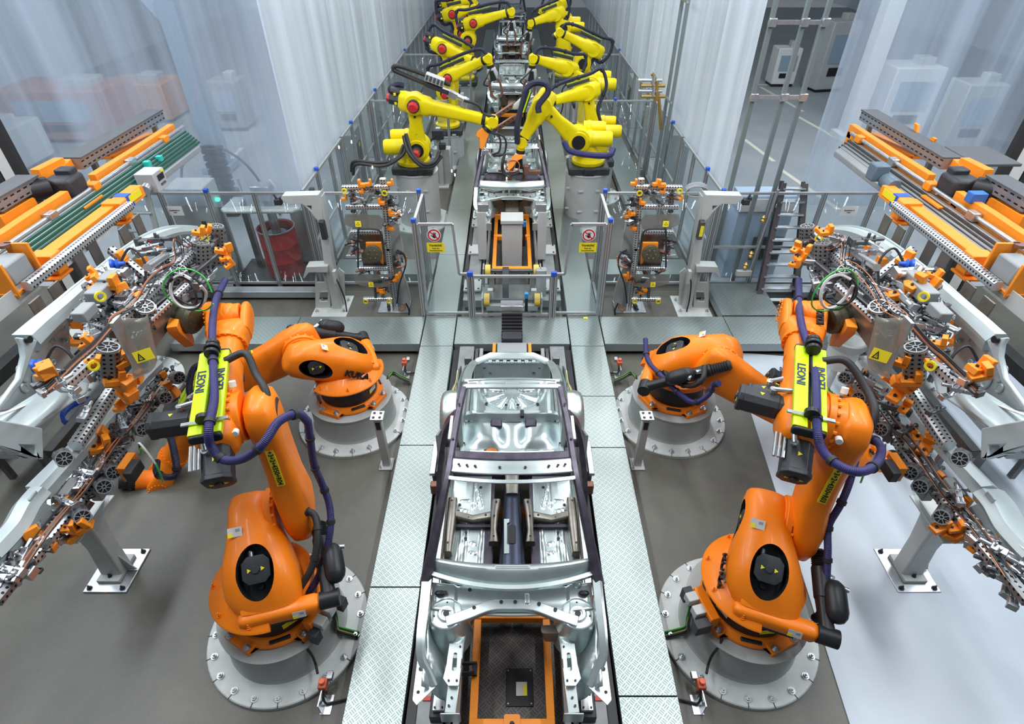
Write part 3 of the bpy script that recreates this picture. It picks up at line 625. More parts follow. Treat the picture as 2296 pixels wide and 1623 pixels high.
    MB(T).lathe(c0,d,[(max(.01,r),h) for r,h in pr]+[(.05,d.length*1.02)],24).build('bellows',RUBBER,t)
    ac=c0.lerp(c1,.55)+V((.1,-.12,.03)); dn=d.normalized(); m=MB(T); m.lathe(ac-dn*.2,d,[(.02,0),(.05,.01),(.085,.05),(.1,.1),(.1,.28),(.085,.34),(.05,.38),(.02,.39)],28); acc=m.build('accumulator',BLACK,t); m=MB(T); m.box(ac+V((.0,-.10,0)),(.05,.006,.03)); m.build('yellow_label',YSTICK,acc)
    m=MB(T); m.cyl(ac+dn*.2,c0.lerp(c1,.75),.03,n=10); m.cyl(ac+dn*.15+V((.03,0,0)),ac+dn*.15+V((.13,-.02,0)),.022,n=10); m.build('valve_fitting',STEEL,t)
    # elbow + forearm
    m=MB(T); m.cyl(j3+X*.02,j3+X*.2,.225,n=36); m.cyl(j3+X*.05,j3+X*.11,.25,n=36); hb=m.build('elbow_ring',ORANGE,t,bevel=.006); ringb(T,j3+X*.11,X,.235,18,.016,.028,hb)
    for yy,zz in((.12,.24),(-.24,.05)):
        m=MB(T); m.cyl(j3+X*.16+V((0,yy,zz)),j3+X*.16+V((0,yy,zz+.0))+V((0,yy,zz)).normalized()*.06,.03,n=16); m.build('white_cap',WHITE,hb,bevel=.006)
    ad=V((0,math.cos(al),math.sin(al))); up=V((0,-math.sin(al),math.cos(al)))
    f0=j3+X*fx; ms=[(-.34,.13,.13),(-.30,.17,.17),(-.15,.2,.21),(.05,.205,.225),(.25,.19,.2),(.42,.165,.175),(.55,.155,.16),(.98,.15,.155)]
    m=MB(T); m.arm(f0,f0+ad,X,[(tt,hx,hw,0) for tt,hx,hw in ms],32,e=2.6); fa=m.build('forearm',ORANGE,t,sharp=60)
    m=MB(T); m.cyl(f0+ad*.70,f0+ad*.72,.160,n=36); m.cyl(f0+ad*.96,f0+ad*1.02,.185,n=36); m.bolts(f0+ad*.95,ad,.17,18,.012,.09); m.build('wrist_flange',ORANGE,fa)
    # wrist fork
    wr=f0+ad*L2; m=MB(T)
    m.arm(f0+ad,f0+ad*(L2-.14),X,[(0,.17,.16),(.3,.195,.165),(.7,.215,.14),(1,.2,.09)],28,e=2.8,rnd=0)
    for s,w_ in((-1,.055),(1,.05)):
        m.arm(f0+ad*(L2-.3)+X*s*.165,wr+ad*.12+X*s*.17,X,[(0,.045,.10),(.4,w_,.135),(.75,w_,.14),(.93,w_*.9,.11),(1,w_*.5,.06)],24,e=2.8)
    wf=m.build('wrist_fork',ORANGE,t,sharp=60)
    m=MB(T); m.bolts(wr-X*.225,-X,.11,16,.010,.012); m.build('cover_screws',ORANGE2,wf)
    m=MB(T); m.cyl(wr-X*.11,wr+X*.11,.135,n=30); m.ell(wr,.115,.15,.15); hn=m.build('wrist_hand',ORANGE,t,bevel=.01)
    td=(T.to_3x3().inverted()@V(tool)).normalized()
    m=MB(T); m.cyl(wr,wr+td*.27,.14,.13,n=32); m.bolts(wr+td*.26,td,.12,18,.01,.02); m.build('tool_flange',ORANGE,hn,bevel=.008)
    m=MB(T); m.cyl(wr+td*.27,wr+td*.36,.128,n=30); m.cyl(wr+td*.30,wr+td*.34,.138,n=30); m.cyl(wr+td*.36,wr+td*.46,.11,n=24); m.build('tool_changer',BLACK,hn,bevel=.006)
    # forearm motors
    motor(T,f0-X*.16-ad*.02+up*.06,-X+ad*.06,.38,.10,t); motor(T,f0-ad*.26-up*.02+X*.0,-ad-up*.3,.36,.115,t); motor(T,f0-X*.15+ad*.26-up*.06,-X-up*.3,.28,.085,t)
    m=MB(T)
    for k in range(3): m.cyl(f0-X*(.12+.035*k)-ad*.3+up*.05,f0-X*(.12+.035*k)-ad*.52+up*.0,.015,n=8)
    m.build('motor_plugs',STEEL,t)
    # dress pack carrier
    hx=X*-.0; zc=.29; m=MB(T)
    for s in(-1,1): 
        G=fr(f0+ad*.1+up*zc+X*s*.075,ad,up.cross(ad) if False else X); m.loft([(f0-ad*.40+up*(zc-.02)+X*s*.072,X*.058,up*.03,6),(f0+ad*.58+up*(zc-.02)+X*s*.072,X*.058,up*.03,6)],16)
    lp=m.build('dress_pack_carrier',LIME,t,bevel=.004,label='lime green hose carrier',sharp=30)
    m=MB(T)
    for aa in(-.43,.58): m.loft([(f0+ad*aa+up*(zc-.04),X*.13,up*.045,5),(f0+ad*(aa+.035)+up*(zc-.04),X*.13,up*.045,5)],16)
    m.box(f0+ad*.1+up*.22,(.16,.5,.05)); m.build('carrier_end_cap',BLACK,lp,bevel=.01)
    for s in(-1,1):
        F=T@fr(f0+ad*(.20)+up*(zc+.013)+X*s*.082,-ad if s<0 else ad,X if s<0 else -X); text('LEONI',F,.095,NAVYINK,lp,bold=.002)
    m=MB(T)
    for aa,rr in((.50,.062),(.56,.072),(.62,.06)): m.cyl(f0+ad*(aa-.02)+up*(zc+.06),f0+ad*(aa+.02)+up*(zc+.06),rr,n=20)
    m.build('hose_clamp',BLACK,lp,bevel=.006)
    m=MB(T); m.box(f0-ad*.28+up*(zc+.02),(.36,.035,.014)); m.build('steel_strap',STEEL,lp)
    m=MB(T); m.cyl(f0-ad*.30+up*(zc+.05),f0-ad*.26+up*(zc+.05),.06,n=20); m.build('hose_clamp',BLACK,lp)
    # black power hose over the elbow into the link arm
    m=MB(T); m.tube([f0+ad*.45+up*(zc-.01)+X*.1,f0+ad*.46+up*(zc+.03)+X*.28,j3+X*.34+ad*.28+up*.22,j3+X*.42+ad*.08+up*.16,j3+X*.40-ad*.08+up*.02],.035,10,6); m.build('power_hose',RUBBER,t)
    for pts,mm,r in hoses:
        ps=[P(a_,b_,z=c_) for a_,b_,c_ in pts]; MB().tube(ps,r,12,6).build('dress_pack_hose',mm,t)
        sp=smooth(ps,6)
        for k in range(4,len(sp)-3,max(6,len(sp)//6)): MB().cyl(sp[k],sp[k]+(sp[k+1]-sp[k]).normalized()*.035,r*1.28,n=14).build('hose_collar',RUBBER,t)
    for kind in kukatext:
        if kind=='side': F=T@fr((-.405,-.02,.60),(0,.82,.57),(0,-.57,.82)); F=T@Mx.Translation((-.408,-.0,.52))@T.inverted()@T@fr((0,0,0),(0,-.87,-.5) ,(-.15,-.5,.87)) if False else T@fr((-.372,-.13,.60),(0,-.86,-.5),(.1,-.5,.86)); text('KUKA',F,.13,INK,t,bold=.004,ext=.012)
        if kind=='wrist': F=T@fr(wr-ad*.20+up*.166+X*.12,ad,-X); text('KUKA',F,.09,INK,wf,bold=.003,ext=.01)
        if kind=='wristside': F=T@fr(wr-X*.228-ad*.02,ad,up); text('KUKA',F,.10,INK,wf,bold=.003,ext=.01)
    return t,T
pedestal(-2.43,3.1,'round grey pedestal bolted down under the front left orange robot')
pedestal(2.45,3.1,'round grey pedestal bolted down under the front right orange robot')
pedestal(-2.41,6.38,'round grey pedestal bolted down under the rear left orange robot')
pedestal(2.41,6.38,'round grey pedestal bolted down under the rear right orange robot')
HL=[([(505,628,2.85),(484,675,2.98),(476,740,3.0),(479,840,3.0),(480,900,2.98),(468,960,2.95),(473,1000,2.8),(500,1030,2.7),(545,1028,2.8),(590,995,2.95),(625,945,3.02),(668,928,2.95),(690,945,2.8)],HOSE,.036),
    ([(690,945,2.8),(697,995,2.5),(705,1045,2.15),(720,1080,1.85),(738,1130,1.6),(741,1185,1.4),(728,1250,1.15),(705,1310,.98),(672,1345,.85)],HOSE,.034),
    ([(640,1150,1.5),(700,1150,1.5),(712,1200,1.4),(700,1270,1.2),(665,1330,1.0)],RUBBER,.035)]
HR=[([(1791,628,2.85),(1792,690,2.98),(1800,740,3.0),(1824,815,3.0),(1830,880,3.0),(1832,960,2.95),(1842,1005,2.85),(1875,1040,2.85),(1925,1058,2.85),(1965,1040,2.75),(1976,1005,2.5),(1955,985,2.4),(1925,1000,2.3)],HOSE,.036),
    ([(1925,1005,2.3),(1905,1080,2.05),(1885,1130,1.85),(1858,1180,1.6),(1856,1240,1.4),(1852,1310,1.15),(1840,1370,.95),(1825,1390,.85)],HOSE,.034)]
HBL=[([(450,900,2.0),(425,880,2.15),(432,830,2.3),(455,818,2.3),(462,840,2.25),(440,880,2.1),(400,930,1.95),(380,960,1.9),(390,1010,1.9),(396,1060,1.75),(375,1070,1.7),(352,1060,1.6),(352,1035,1.55)],NHOSE,.034)]
HBR=[([(1447,760,1.2),(1452,805,1.1),(1480,840,1.15),(1515,875,1.1),(1555,902,1.1),(1588,885,1.3),(1600,862,1.45),(1612,860,1.55)],HOSE,.036),
     ([(1470,800,1.1),(1500,845,1.15),(1545,865,1.25),(1575,850,1.4),(1580,820,1.5)],RUBBER,.036)]
kuka(-2.43,3.1,15.5,4,6.5,(-1,.25,.0),'front left orange six-axis robot on its pedestal, arm reaching up to the left gripper','R04',L1=1.28,off=.35,fx=-.01,hoses=HL)
kuka(2.45,3.1,-20.7,1.5,6.5,(1,.15,0),'front right orange six-axis robot on its pedestal, arm reaching up to the right gripper','R03',hoses=HR,kukatext=('side','wrist'))
kuka(-2.41,6.38,113,102.5,-49,(-.7,-.3,.3),'rear left orange six-axis robot lying low behind the front left one','R02',hoses=HBL,kukatext=('side',))
kuka(2.41,6.38,-110,113,-37,(.9,.1,.1),'rear right orange six-axis robot lying low behind the front right one','R01',hoses=HBR,kukatext=('wrist',))
# ================= car body
XY=Mx.Identity(4)
def hole_marks(pts,z,r,parent,name='hole',n=12,m_=None):
    for (x,y,*rz) in pts:
        zz=rz[0] if rz else z; MB().cyl((x,y,zz-.003),(x,y,zz+.004),r,n=n).build(name,m_ or BLACK,parent)
def car(lab):
    t=thing('unfinished_car',lab,'car body',(0,4.1,.45))
    # floor pans
    def pan(x0,x1,y0,y1,z,name,m_,ribs,th=.02,nx=30,ny=40):
        m=MB(); m.grid(lambda u,v:V((x0+(x1-x0)*u,y0+(y1-y0)*v,z+ribs(x0+(x1-x0)*u,y0+(y1-y0)*v))),nx,ny); return m.build(name,m_,t,solid=th,sharp=25)
    def rib(x,y,segs,w=.018,h=.012):
        r=0
        for ax,ay,bx,by in segs:
            d=V((bx-ax,by-ay)); l=max(1e-6,d.length); k=max(0,min(1,((x-ax)*d.x+(y-ay)*d.y)/l/l)); q=math.hypot(x-ax-d.x*k,y-ay-d.y*k); r=max(r,h*max(0,1-(q/w)**2))
        return r
    for s in(-1,1):
        sg=[(s*.36,3.45,s*.34,3.95),(s*.52,3.5,s*.50,3.98),(s*.58,3.5,s*.57,3.98),(s*.40,3.6,s*.46,3.62),(s*.40,3.72,s*.46,3.74)]
        sg2=[(s*.36,4.2,s*.45,4.6),(s*.45,4.2,s*.45,4.6),(s*.52,4.15,s*.70,4.2),(s*.52,4.3,s*.6,4.3),(s*.38,4.28,s*.46,4.28)]
        x0,x1=(-.74,-.25) if s<0 else(.25,.74)
        pan(x0,x1,3.3,4.04,.62,'front_floor_pan',GALV,lambda x,y:rib(x,y,sg),nx=44,ny=50); pan(x0,x1,4.06,4.68,.64,'rear_floor_pan',GALV,lambda x,y:rib(x,y,sg2),nx=44,ny=44)
        MB().box((s*.26,3.95,.625),(.10,1.4,.03)).build('dark_floor_strip',DARKBODY,t,label='dark blue grey steel strip')
        hole_marks([(s*.62,4.24),(s*.38,4.5),(s*.52,3.86),(s*.52,3.78),(s*.36,3.93),(s*.66,3.36),(s*.60,3.36)],.655,.018,t)
        # sill
        m=MB(); m.box((s*.80,3.95,.60),(.09,1.75,.2)); m.box((s*.74,3.95,.71),(.02,1.7,.06)); m.build('sill',GALV,t,bevel=.015)
        m=MB(); m.loft([(V((s*.70,3.55,.70)),V((.05,0,0)),V((0,0,.06)),4),(V((s*.69,3.9,.72)),V((.055,0,0)),V((0,0,.08)),4),(V((s*.69,4.25,.72)),V((.05,0,0)),V((0,0,.07)),4)],16); m.box((s*.745,3.95,.78),(.02,1.15,.10)); m.build('seat_mount_rail',TANBODY,t)
        # seat cross member + tunnel bracket
        m=MB(); m.loft([(V((s*.24,4.02,.72)),V((0,.05,0)),V((0,0,.06)),4),(V((s*.45,4.0,.69)),V((0,.045,0)),V((0,0,.05)),4),(V((s*.66,4.04,.72)),V((0,.05,0)),V((0,0,.06)),4)],16); m.build('seat_cross_member',TANBODY,t)
        MB().box((s*.45,3.93,.66),(.42,.04,.05)).build('dark_gap_strip',DARKBODY,t)
        m=MB(); m.loft([(V((s*.20,3.66,.73)),V((.055,0,0)),V((0,0,.05)),4),(V((s*.205,3.8,.75)),V((.035,0,0)),V((0,0,.06)),4),(V((s*.20,4.0,.77)),V((.045,0,0)),V((0,0,.06)),4),(V((s*.18,4.2,.77)),V((.05,0,0)),V((0,0,.05)),4)],16); m.build('tunnel_bracket',TANBODY,t)
        hole_marks([(s*.2,3.72,.79),(s*.18,4.15,.83),(s*.2,3.95,.84),(s*.5,4.0,.745),(s*.3,4.01,.775),(s*.7,4.2,.79),(s*.7,3.65,.77)],0,.012,t)
        # roof rail / A pillar
        pts=[(s*.815,2.90,1.20),(s*.775,3.06,1.36),(s*.69,3.38,1.66),(s*.625,3.66,1.86),(s*.60,3.95,1.93),(s*.575,4.4,1.95),(s*.545,4.85,1.93),(s*.53,5.05,1.88)]
        m=MB(); m.sweep(smooth(pts,6),[(-.045,-.035),(.045,-.035),(.05,0),(.03,.035),(-.03,.035),(-.05,0)],scale=[1.2-.45*min(1,i/16) for i in range(43)]); m.build('roof_side_rail',DARKBODY,t,label='dark hot formed roof rail and windscreen pillar',sharp=30)
        hole_marks([(s*.57,4.55,1.99),(s*.6,4.05,1.972)],0,.014,t)
        # C pillar light
        pts=[(s*.53,5.03,1.885),(s*.54,5.4,1.70),(s*.545,5.8,1.46),(s*.52,6.12,1.30),(s*.46,6.22,1.26)]
        m=MB(); m.sweep(smooth(pts,5),[(-.05,-.015),(.05,-.015),(.055,.01),(0,.02),(-.055,.01)]); m.build('rear_window_side_frame',GALV,t,sharp=30)
        # B pillar
        pts=[(s*.60,4.5,1.90),(s*.72,4.48,1.72),(s*.80,4.42,1.35),(s*.845,4.34,.95),(s*.86,4.26,.62)]
        m=MB(); m.sweep(smooth(pts,5),[(-.03,-.08),(.03,-.08),(.03,.08),(-.03,.08)],up=(0,1,0),scale=[.75+.5*i/20 for i in range(21)]); m.build('centre_pillar',DARKBODY,t,bevel=.01)
        # white door frame reinforcement and sealant
        MB().box((s*.64,4.25,1.93),(.03,.34,.02)).build('bright_reinforcement',WHITE,t)
        m=MB(); m.sweep([(s*.80,3.15,1.15),(s*.775,3.6,.95),(s*.77,4.2,.85)],[(-.018,-.01),(.018,-.01),(.018,.01),(-.018,.01)]); m.build('bright_reinforcement',WHITE,t)
        # rear side
        def wh(u,v):
            a=PI*u; r=.40; c=V((s*.70,5.52,.72)); b=math.sin(PI*min(1,v*1.0)/2); x=s*(.66+.27*math.sin(v*PI/2)); k=1-.25*v**4
            return V((x,5.52-r*k*math.cos(a),.70+.52*k*math.sin(a)))
        m=MB(); m.grid(wh,20,8); m.quad((s*.93,5.2,.72),(s*.93,5.84,.72),(s*.93,5.75,1.0),(s*.93,5.3,1.0)); m.grid(lambda u,v:V((s*.93,5.52-.3*math.cos(PI*u)*v,.70+.39*math.sin(PI*u)*v)),20,3); m.build('wheel_housing',GALV,t,solid=.012,sharp=30)
        MB().box((s*.9,5.55,1.06),(.07,.13,.1)).build('housing_bracket',GALV,t,bevel=.02)
        m=MB(); m.loft([(V((s*.63,4.9,1.25)),V((.03,0,0)),V((0,0,.5)),3),(V((s*.65,5.3,1.2)),V((.03,0,0)),V((0,0,.45)),3),(V((s*.64,5.9,1.1)),V((.03,0,0)),V((0,0,.28)),3),(V((s*.62,6.15,1.05)),V((.03,0,0)),V((0,0,.2)),3)],16); m.build('inner_quarter_panel',GALV,t)
        MB().prism([(4.75,.55),(5.15,.5),(5.15,1.0),(4.8,1.25)],Mx((V((0,1,0)),V((0,0,1)),V((1,0,0)))).transposed().to_4x4()@Mx.Translation((0,0,s*.90)),.03).build('lower_quarter_panel',GREYP,t,bevel=.01)
        m=MB(); m.tube([(s*.735,5.98,1.28),(s*.745,5.86,1.22),(s*.775,5.74,1.15),(s*.80,5.72,1.11),(s*.79,5.80,1.12),(s*.765,5.84,1.15)],.010,6); m.build('sealant_bead',SEAL,t)
        m=MB(); m.prism([(5.6,1.05),(6.2,1.0),(6.28,1.12),(6.0,1.28),(5.7,1.3)],Mx((V((0,1,0)),V((0,0,1)),V((1,0,0)))).transposed().to_4x4()@Mx.Translation((0,0,s*.72)),.02); m.box((s*.62,6.33,1.12),(.10,.06,.22)); m.build('rear_corner_bracket',mat('corner_grey',(.20,.22,.22),.4,.7),t,bevel=.008)
        # front end
        tw=V((s*.607,2.68,1.02)); m=MB(); m.lathe(tw,(0,0,1),[(.23,-.32),(.205,-.12),(.175,-.02),(.16,.05),(.15,.075),(.14,.08),(.135,.065),(.085,.065),(.078,.075),(.07,.085),(.045,.085),(.04,.075),(.03,.075)],40); m.build('strut_tower',GALV,t,sharp=25)
        hole_marks([(tw.x,tw.y,tw.z+.082)],0,.028,t); hole_marks([(tw.x+s*.11,tw.y-.02,tw.z+.068),(tw.x-s*.11,tw.y-.02,tw.z+.068),(tw.x,tw.y+.11,tw.z+.068)],0,.009,t)
        m=MB(); m.sweep(smooth([(s*.80,2.98,1.22),(s*.80,2.7,1.18),(s*.805,2.45,1.12),(s*.79,2.3,1.05),(s*.72,2.20,.98),(s*.67,2.12,.93)],4),[(-.045,-.045),(.045,-.045),(.045,.045),(.02,.055),(-.045,.045)],scale=[1-.3*i/20 for i in range(21)]); m.build('upper_fender_rail',GALV,t,sharp=30)
        MB().prism([(s*.84,2.36),(s*.73,2.36),(s*.66,2.10),(s*.80,1.96),(s*.84,2.0)],Mx.Translation((0,0,.95)),.01,[circ(.022,10,s*.80,2.25),circ(.016,10,s*.80,2.06)]).build('fender_end_plate',GALV,t)
        def liner(u,v):  # wheel house liner between fender rail and longitudinal
            x=.77-.29*v; yb=2.08+.75*u; return V((s*x,yb,1.02-.35*v**1.6*(1)-.12*math.sin(PI*v)+.05*math.sin(u*7)*math.sin(v*5)+.03*math.sin(u*13+v*9)))
        m=MB(); m.grid(liner,18,14); m.build('wheel_liner',GALV,t,solid=.01,sharp=20)
        m=MB(); m.sweep(smooth([(s*.36,3.02,.66),(s*.43,2.8,.76),(s*.485,2.55,.84),(s*.50,2.35,.86)],5),[(-.05,-.06),(.05,-.06),(.05,.06),(-.05,.06)]); m.sweep([(s*.50,2.30,.84),(s*.525,1.95,.78)],[(-.05,-.06),(.05,-.06),(.05,.06),(-.05,.06)]); m.box((s*.525,1.93,.77),(.17,.015,.17)); m.build('front_longitudinal',GALV,t,bevel=.006)
        m=MB(); m.prism([(s*.45,2.48),(s*.57,2.48),(s*.58,2.3),(s*.60,2.18),(s*.55,2.12),(s*.46,2.12)],Mx.Translation((0,0,.93)),.012,[rrect(*(sorted((s*.49,s*.53))[0],2.24,sorted((s*.49,s*.53))[1],2.4),.018)]); m.build('engine_mount_plate',GALV,t)
        hole_marks([(s*.47,2.45,.94),(s*.55,2.16,.94),(s*.48,2.16,.94),(s*.52,2.05,.87),(s*.54,1.99,.86)],0,.01,t)
    # tunnel
    m=MB(); m.loft([(V((0,3.25,.60)),V((.16,0,0)),V((0,0,.19)),3),(V((0,3.7,.62)),V((.135,0,0)),V((0,0,.17)),3),(V((0,4.3,.62)),V((.10,0,0)),V((0,0,.14)),3),(V((0,4.7,.64)),V((.09,0,0)),V((0,0,.12)),3)],24); m.build('centre_tunnel',mat('dark_blue_steel',(.045,.055,.09),.35,.6,noise=.3,nscale=5),t,label='dark blue steel centre tunnel')
    MB().prism(rrect(-.045,3.62,.045,3.86,.03),Mx.Translation((.0,0,.795)),.006).build('tunnel_opening',BLACK,t)
    MB().prism([(-.085,3.50),(-.03,3.50),(-.03,3.6),(-.055,3.62),(-.055,3.88),(-.03,3.9),(-.03,3.94),(-.09,3.94)],Mx.Translation((0,0,.79)),.008).build('tunnel_plate',GALV,t)
    MB().loft([(V((0,4.3,.77)),V((.07,0,0)),V((0,0,.03)),4),(V((0,4.66,.77)),V((.09,0,0)),V((0,0,.03)),4)],16).build('handbrake_bracket',TANBODY,t)
    m=MB(); m.loft([(V((0,4.70,.70)),V((.74,0,0)),V((0,.02,.12)),5),(V((0,4.78,.78)),V((.72,0,0)),V((0,.02,.12)),5)],16); m.build('heel_board',DARKBODY,t)
    # rear seat pan with two humps
    def seat(u,v):
        x=-.64+1.28*u; y=4.72+.62*v; g=lambda cx:math.exp(-(((abs(x)-cx)/.2)**4))*math.exp(-((v-.62)/.34)**4); return V((x,y,.93+.10*g(.32)-.03*math.exp(-((abs(x)-.26)/.12)**2)*math.exp(-((v-.16)/.12)**2)+.02*(abs(x)>.6)))
    MB().grid(seat,60,36).build('rear_seat_pan',GALV,t,solid=.015,sharp=25)
    for s in(-1,1):
        MB().prism(circ(.09,24,s*.26,4.83,.06),Mx.Translation((0,0,.925)),.03).build('service_opening',GALV if s>0 else DARKPIT,t)
        MB().box((s*.22+.02,5.22,1.02),(.15,.13,.06)).build('child_seat_bracket',DARKBODY,t,bevel=.02)
    if True: MB().prism(circ(.07,24,-.25,4.83,.045),Mx.Translation((0,0,.945)),.004).build('orange_view_through',mat('orange_lift_shade',(.75,.2,.01),.5),t)
    hole_marks([(-.35,4.98),(.33,4.97),(0,4.78),(-.6,4.95),(.6,4.95)],.955,.014,t)
    m=MB(); m.loft([(V((0,5.36,1.0)),V((.62,0,0)),V((0,.03,.05)),5),(V((0,5.42,1.0)),V((.62,0,0)),V((0,.03,.05)),5)],16); m.build('rear_cross_member',GALV,t,bevel=.01)
    MB().box((.13,5.34,1.08),(.05,.12,.05)).build('small_dark_latch',BLACK,t,bevel=.01)
    # boot floor with radial ribs
    def boot(u,v):
        x=-.56+1.12*u; y=5.42+.62*v; r=math.hypot(x,(y-5.95)*1.05); a=math.atan2(x,y-5.95+1e-6); inw=1/(1+math.exp((r-.42)*60)); k=.5+.5*math.cos(a*10); return V((x,y,.98-.09*inw+.028*inw*max(0,math.sin((k-.35)*2.2))*(r>.12)))
    MB().grid(boot,90,60).build('boot_floor',GALV,t,solid=.012,sharp=25)
    hole_marks([(-.08,5.68,.925),(.08,5.68,.925),(-.34,5.63,1.0),(.34,5.62,1.0),(0,5.82,.915)],0,.02,t)
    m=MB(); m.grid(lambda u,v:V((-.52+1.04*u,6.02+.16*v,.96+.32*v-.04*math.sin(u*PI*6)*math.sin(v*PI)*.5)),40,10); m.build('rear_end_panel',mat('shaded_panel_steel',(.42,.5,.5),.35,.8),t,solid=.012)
    hole_marks([(-.3,6.10,1.14),(.3,6.10,1.14),(-.38,6.14,1.2),(.38,6.14,1.2),(-.12,6.05,1.04),(.12,6.05,1.04)],0,.02,t)
    m=MB(); m.loft([(V((-.5,6.18,1.27)),V((0,.06,0)),V((0,0,.03)),3),(V((-.3,6.27,1.30)),V((0,.075,0)),V((0,0,.03)),3),(V((.3,6.27,1.30)),V((0,.075,0)),V((0,0,.03)),3),(V((.5,6.18,1.27)),V((0,.06,0)),V((0,0,.03)),3)],16); m.build('rear_edge_crossbar',GALV,t)
    for x in(-.3,-.2,-.1,0,.1,.2,.3): MB().box((x,6.15,1.30),(.05,.05,.03)).build('stiffener_tab',GALV,t,bevel=.008)
    # rear roof header and parcel shelf bar
    def hdr(y0,d,w,z,bow,nx,prof,name):
        m=MB(); m.grid(lambda u,v:V((-w/2+w*u,y0+d*v-bow*(1-(2*u-1)**2),z+prof(v)+.02*(1-(2*u-1)**2))),nx,10); return m.build(name,GALV,t,solid=.012,sharp=25)
    hdr(4.86,.17,1.12,1.93,.02,30,lambda v:.02*math.sin(v*PI*2),'rear_roof_header')
    hdr(5.0,.06,1.0,1.935,.0,30,lambda v:-.03*v,'header_edge')
    for s in(-1,1): MB().lathe((s*.36,4.93,1.94),(0,0,1),[(.05,0),(.045,.015),(.02,.01),(.015,.02)],20).build('embossed_ring',GALV,t)
    MB().box((0,4.93,1.955),(.15,.07,.015)).build('embossed_frame',GALV,t,bevel=.01)
    hdr(3.70,.14,1.24,1.90,.06,40,lambda v:-.03*math.cos(v*PI)*.6,'front_roof_header')
    hdr(3.60,.035,1.24,1.885,.07,40,lambda v:.01*v,'header_flange')
    MB().grid(lambda u,v:V((-.42+.84*u,3.90+.04*v-.02*(1-(2*u-1)**2),1.92)),20,2).build('header_inner_strip',WHITE,t,solid=.01)
    m=MB(); m.grid(lambda u,v:V((-.60+1.2*u,3.84+.09*v-.03*(1-(2*u-1)**2),1.90+.03*v)),30,3); m.build('dark_header_seam',DARKBODY,t,solid=.01)
    hole_marks([(x,3.76-.055*(1-(x/.62)**2),1.935) for x in(-.52,-.44,-.36,-.12,.13,.36,.45,.52)],0,.014,t)
    # cowl
    m=MB(); m.grid(lambda u,v:V(((-.80+1.6*u),3.13-.10*(1-(2*u-1)**2)-.13*v-.07*v*(1-(2*u-1)**2),1.30+.05*math.sin(v*PI*1.5)+.03*(1-(2*u-1)**2)-.05*v)),50,12); m.build('cowl_panel',GALV,t,solid=.014,sharp=25)
    m=MB(); m.sweep([(-.80+1.6*i/24,2.99-.16*(1-(2*i/24-1)**2),1.27) for i in range(25)],[(-.02,-.02),(.02,-.02),(.02,.02),(-.02,.02)]); m.build('cowl_front_flange',GALV,t)
    MB().prism(rrect(-.16,2.97,.17,3.00,.01),Mx.Translation((0,0,1.372)),.01).build('embossed_slot',GALV,t); MB().box((0,2.985,1.378),(.3,.006,.004)).build('slot_line',GREYP,t)
    # plenum + firewall
    m=MB(); m.grid(lambda u,v:V((-.76+1.52*u,2.96-.24*v-.05*math.cos((2*u-1)*PI/2)*1.0,1.12-.05*v-.04*math.sin(v*PI)+.03*(abs(2*u-1)>.7))),50,10); m.build('plenum_panel',GALV,t,solid=.014,sharp=25)
    m=MB(); m.sweep(smooth([(-.60,2.60,1.08),(-.42,2.66,1.09),(-.2,2.74,1.1),(0,2.75,1.1),(.2,2.74,1.1),(.42,2.66,1.09),(.60,2.60,1.08)],4),[(-.05,-.03),(.05,-.03),(.05,.03),(-.05,.03)]); m.build('tower_cross_member',GALV,t,bevel=.008)
    hole_marks([(-.63,2.86,1.14),(-.60,2.94,1.14),(-.4,2.9,1.12),(-.35,2.72,1.125),(-.1,2.77,1.135),(0.03,2.77,1.135),(.4,2.7,1.13),(.25,2.75,1.135)],0,.018,t)
    for s in(-1,1): MB().ell((s*.68,2.86,1.13),.05,.03,.02).build('drain_opening',BLACK,t)
    m=MB(); m.grid(lambda u,v:V((-.45+.9*u,3.0+.12*math.sin(v*PI)*(abs(2*u-1)<.35)-.06*v,.60+.48*v)),30,12); m.build('firewall',TANBODY,t,solid=.012)
    for s in(-1,1): MB().prism(circ(.05,16,s*.18,.95),Mx.Translation((0,2.93,0))@Mx.Rotation(PI/2,4,'X'),.02).build('grommet_hole',BLACK,t)
    MB().box((.14,2.80,1.12),(.05,.10,.06)).build('small_bracket',GALV,t,bevel=.01); MB().ell((.62,2.95,1.14),.05,.05,.04).build('embossed_dome',GALV,t)
    MB().loft([(V((.36,2.62,.92)),V((.09,0,0)),V((0,.04,0)),4),(V((.36,2.6,.8)),V((.06,0,0)),V((0,.04,0)),4)],16).build('pedal_bracket',TANBODY,t)
    return t
c1=car('bare galvanised car body without roof or side panels, nearest to the camera')
labs=['second car body in the line, between the two nearest yellow robots','third car body in the line, behind the copper welding gun','fourth car body in the line, far down the aisle','farthest car body at the top of the picture']
for k,dy in enumerate((9.55,18.6,27.4,36.5)):
    c=copy_tree(c1); c.location.y+=dy; ORG[c.name]=V(c.location); c['label']=labs[k]
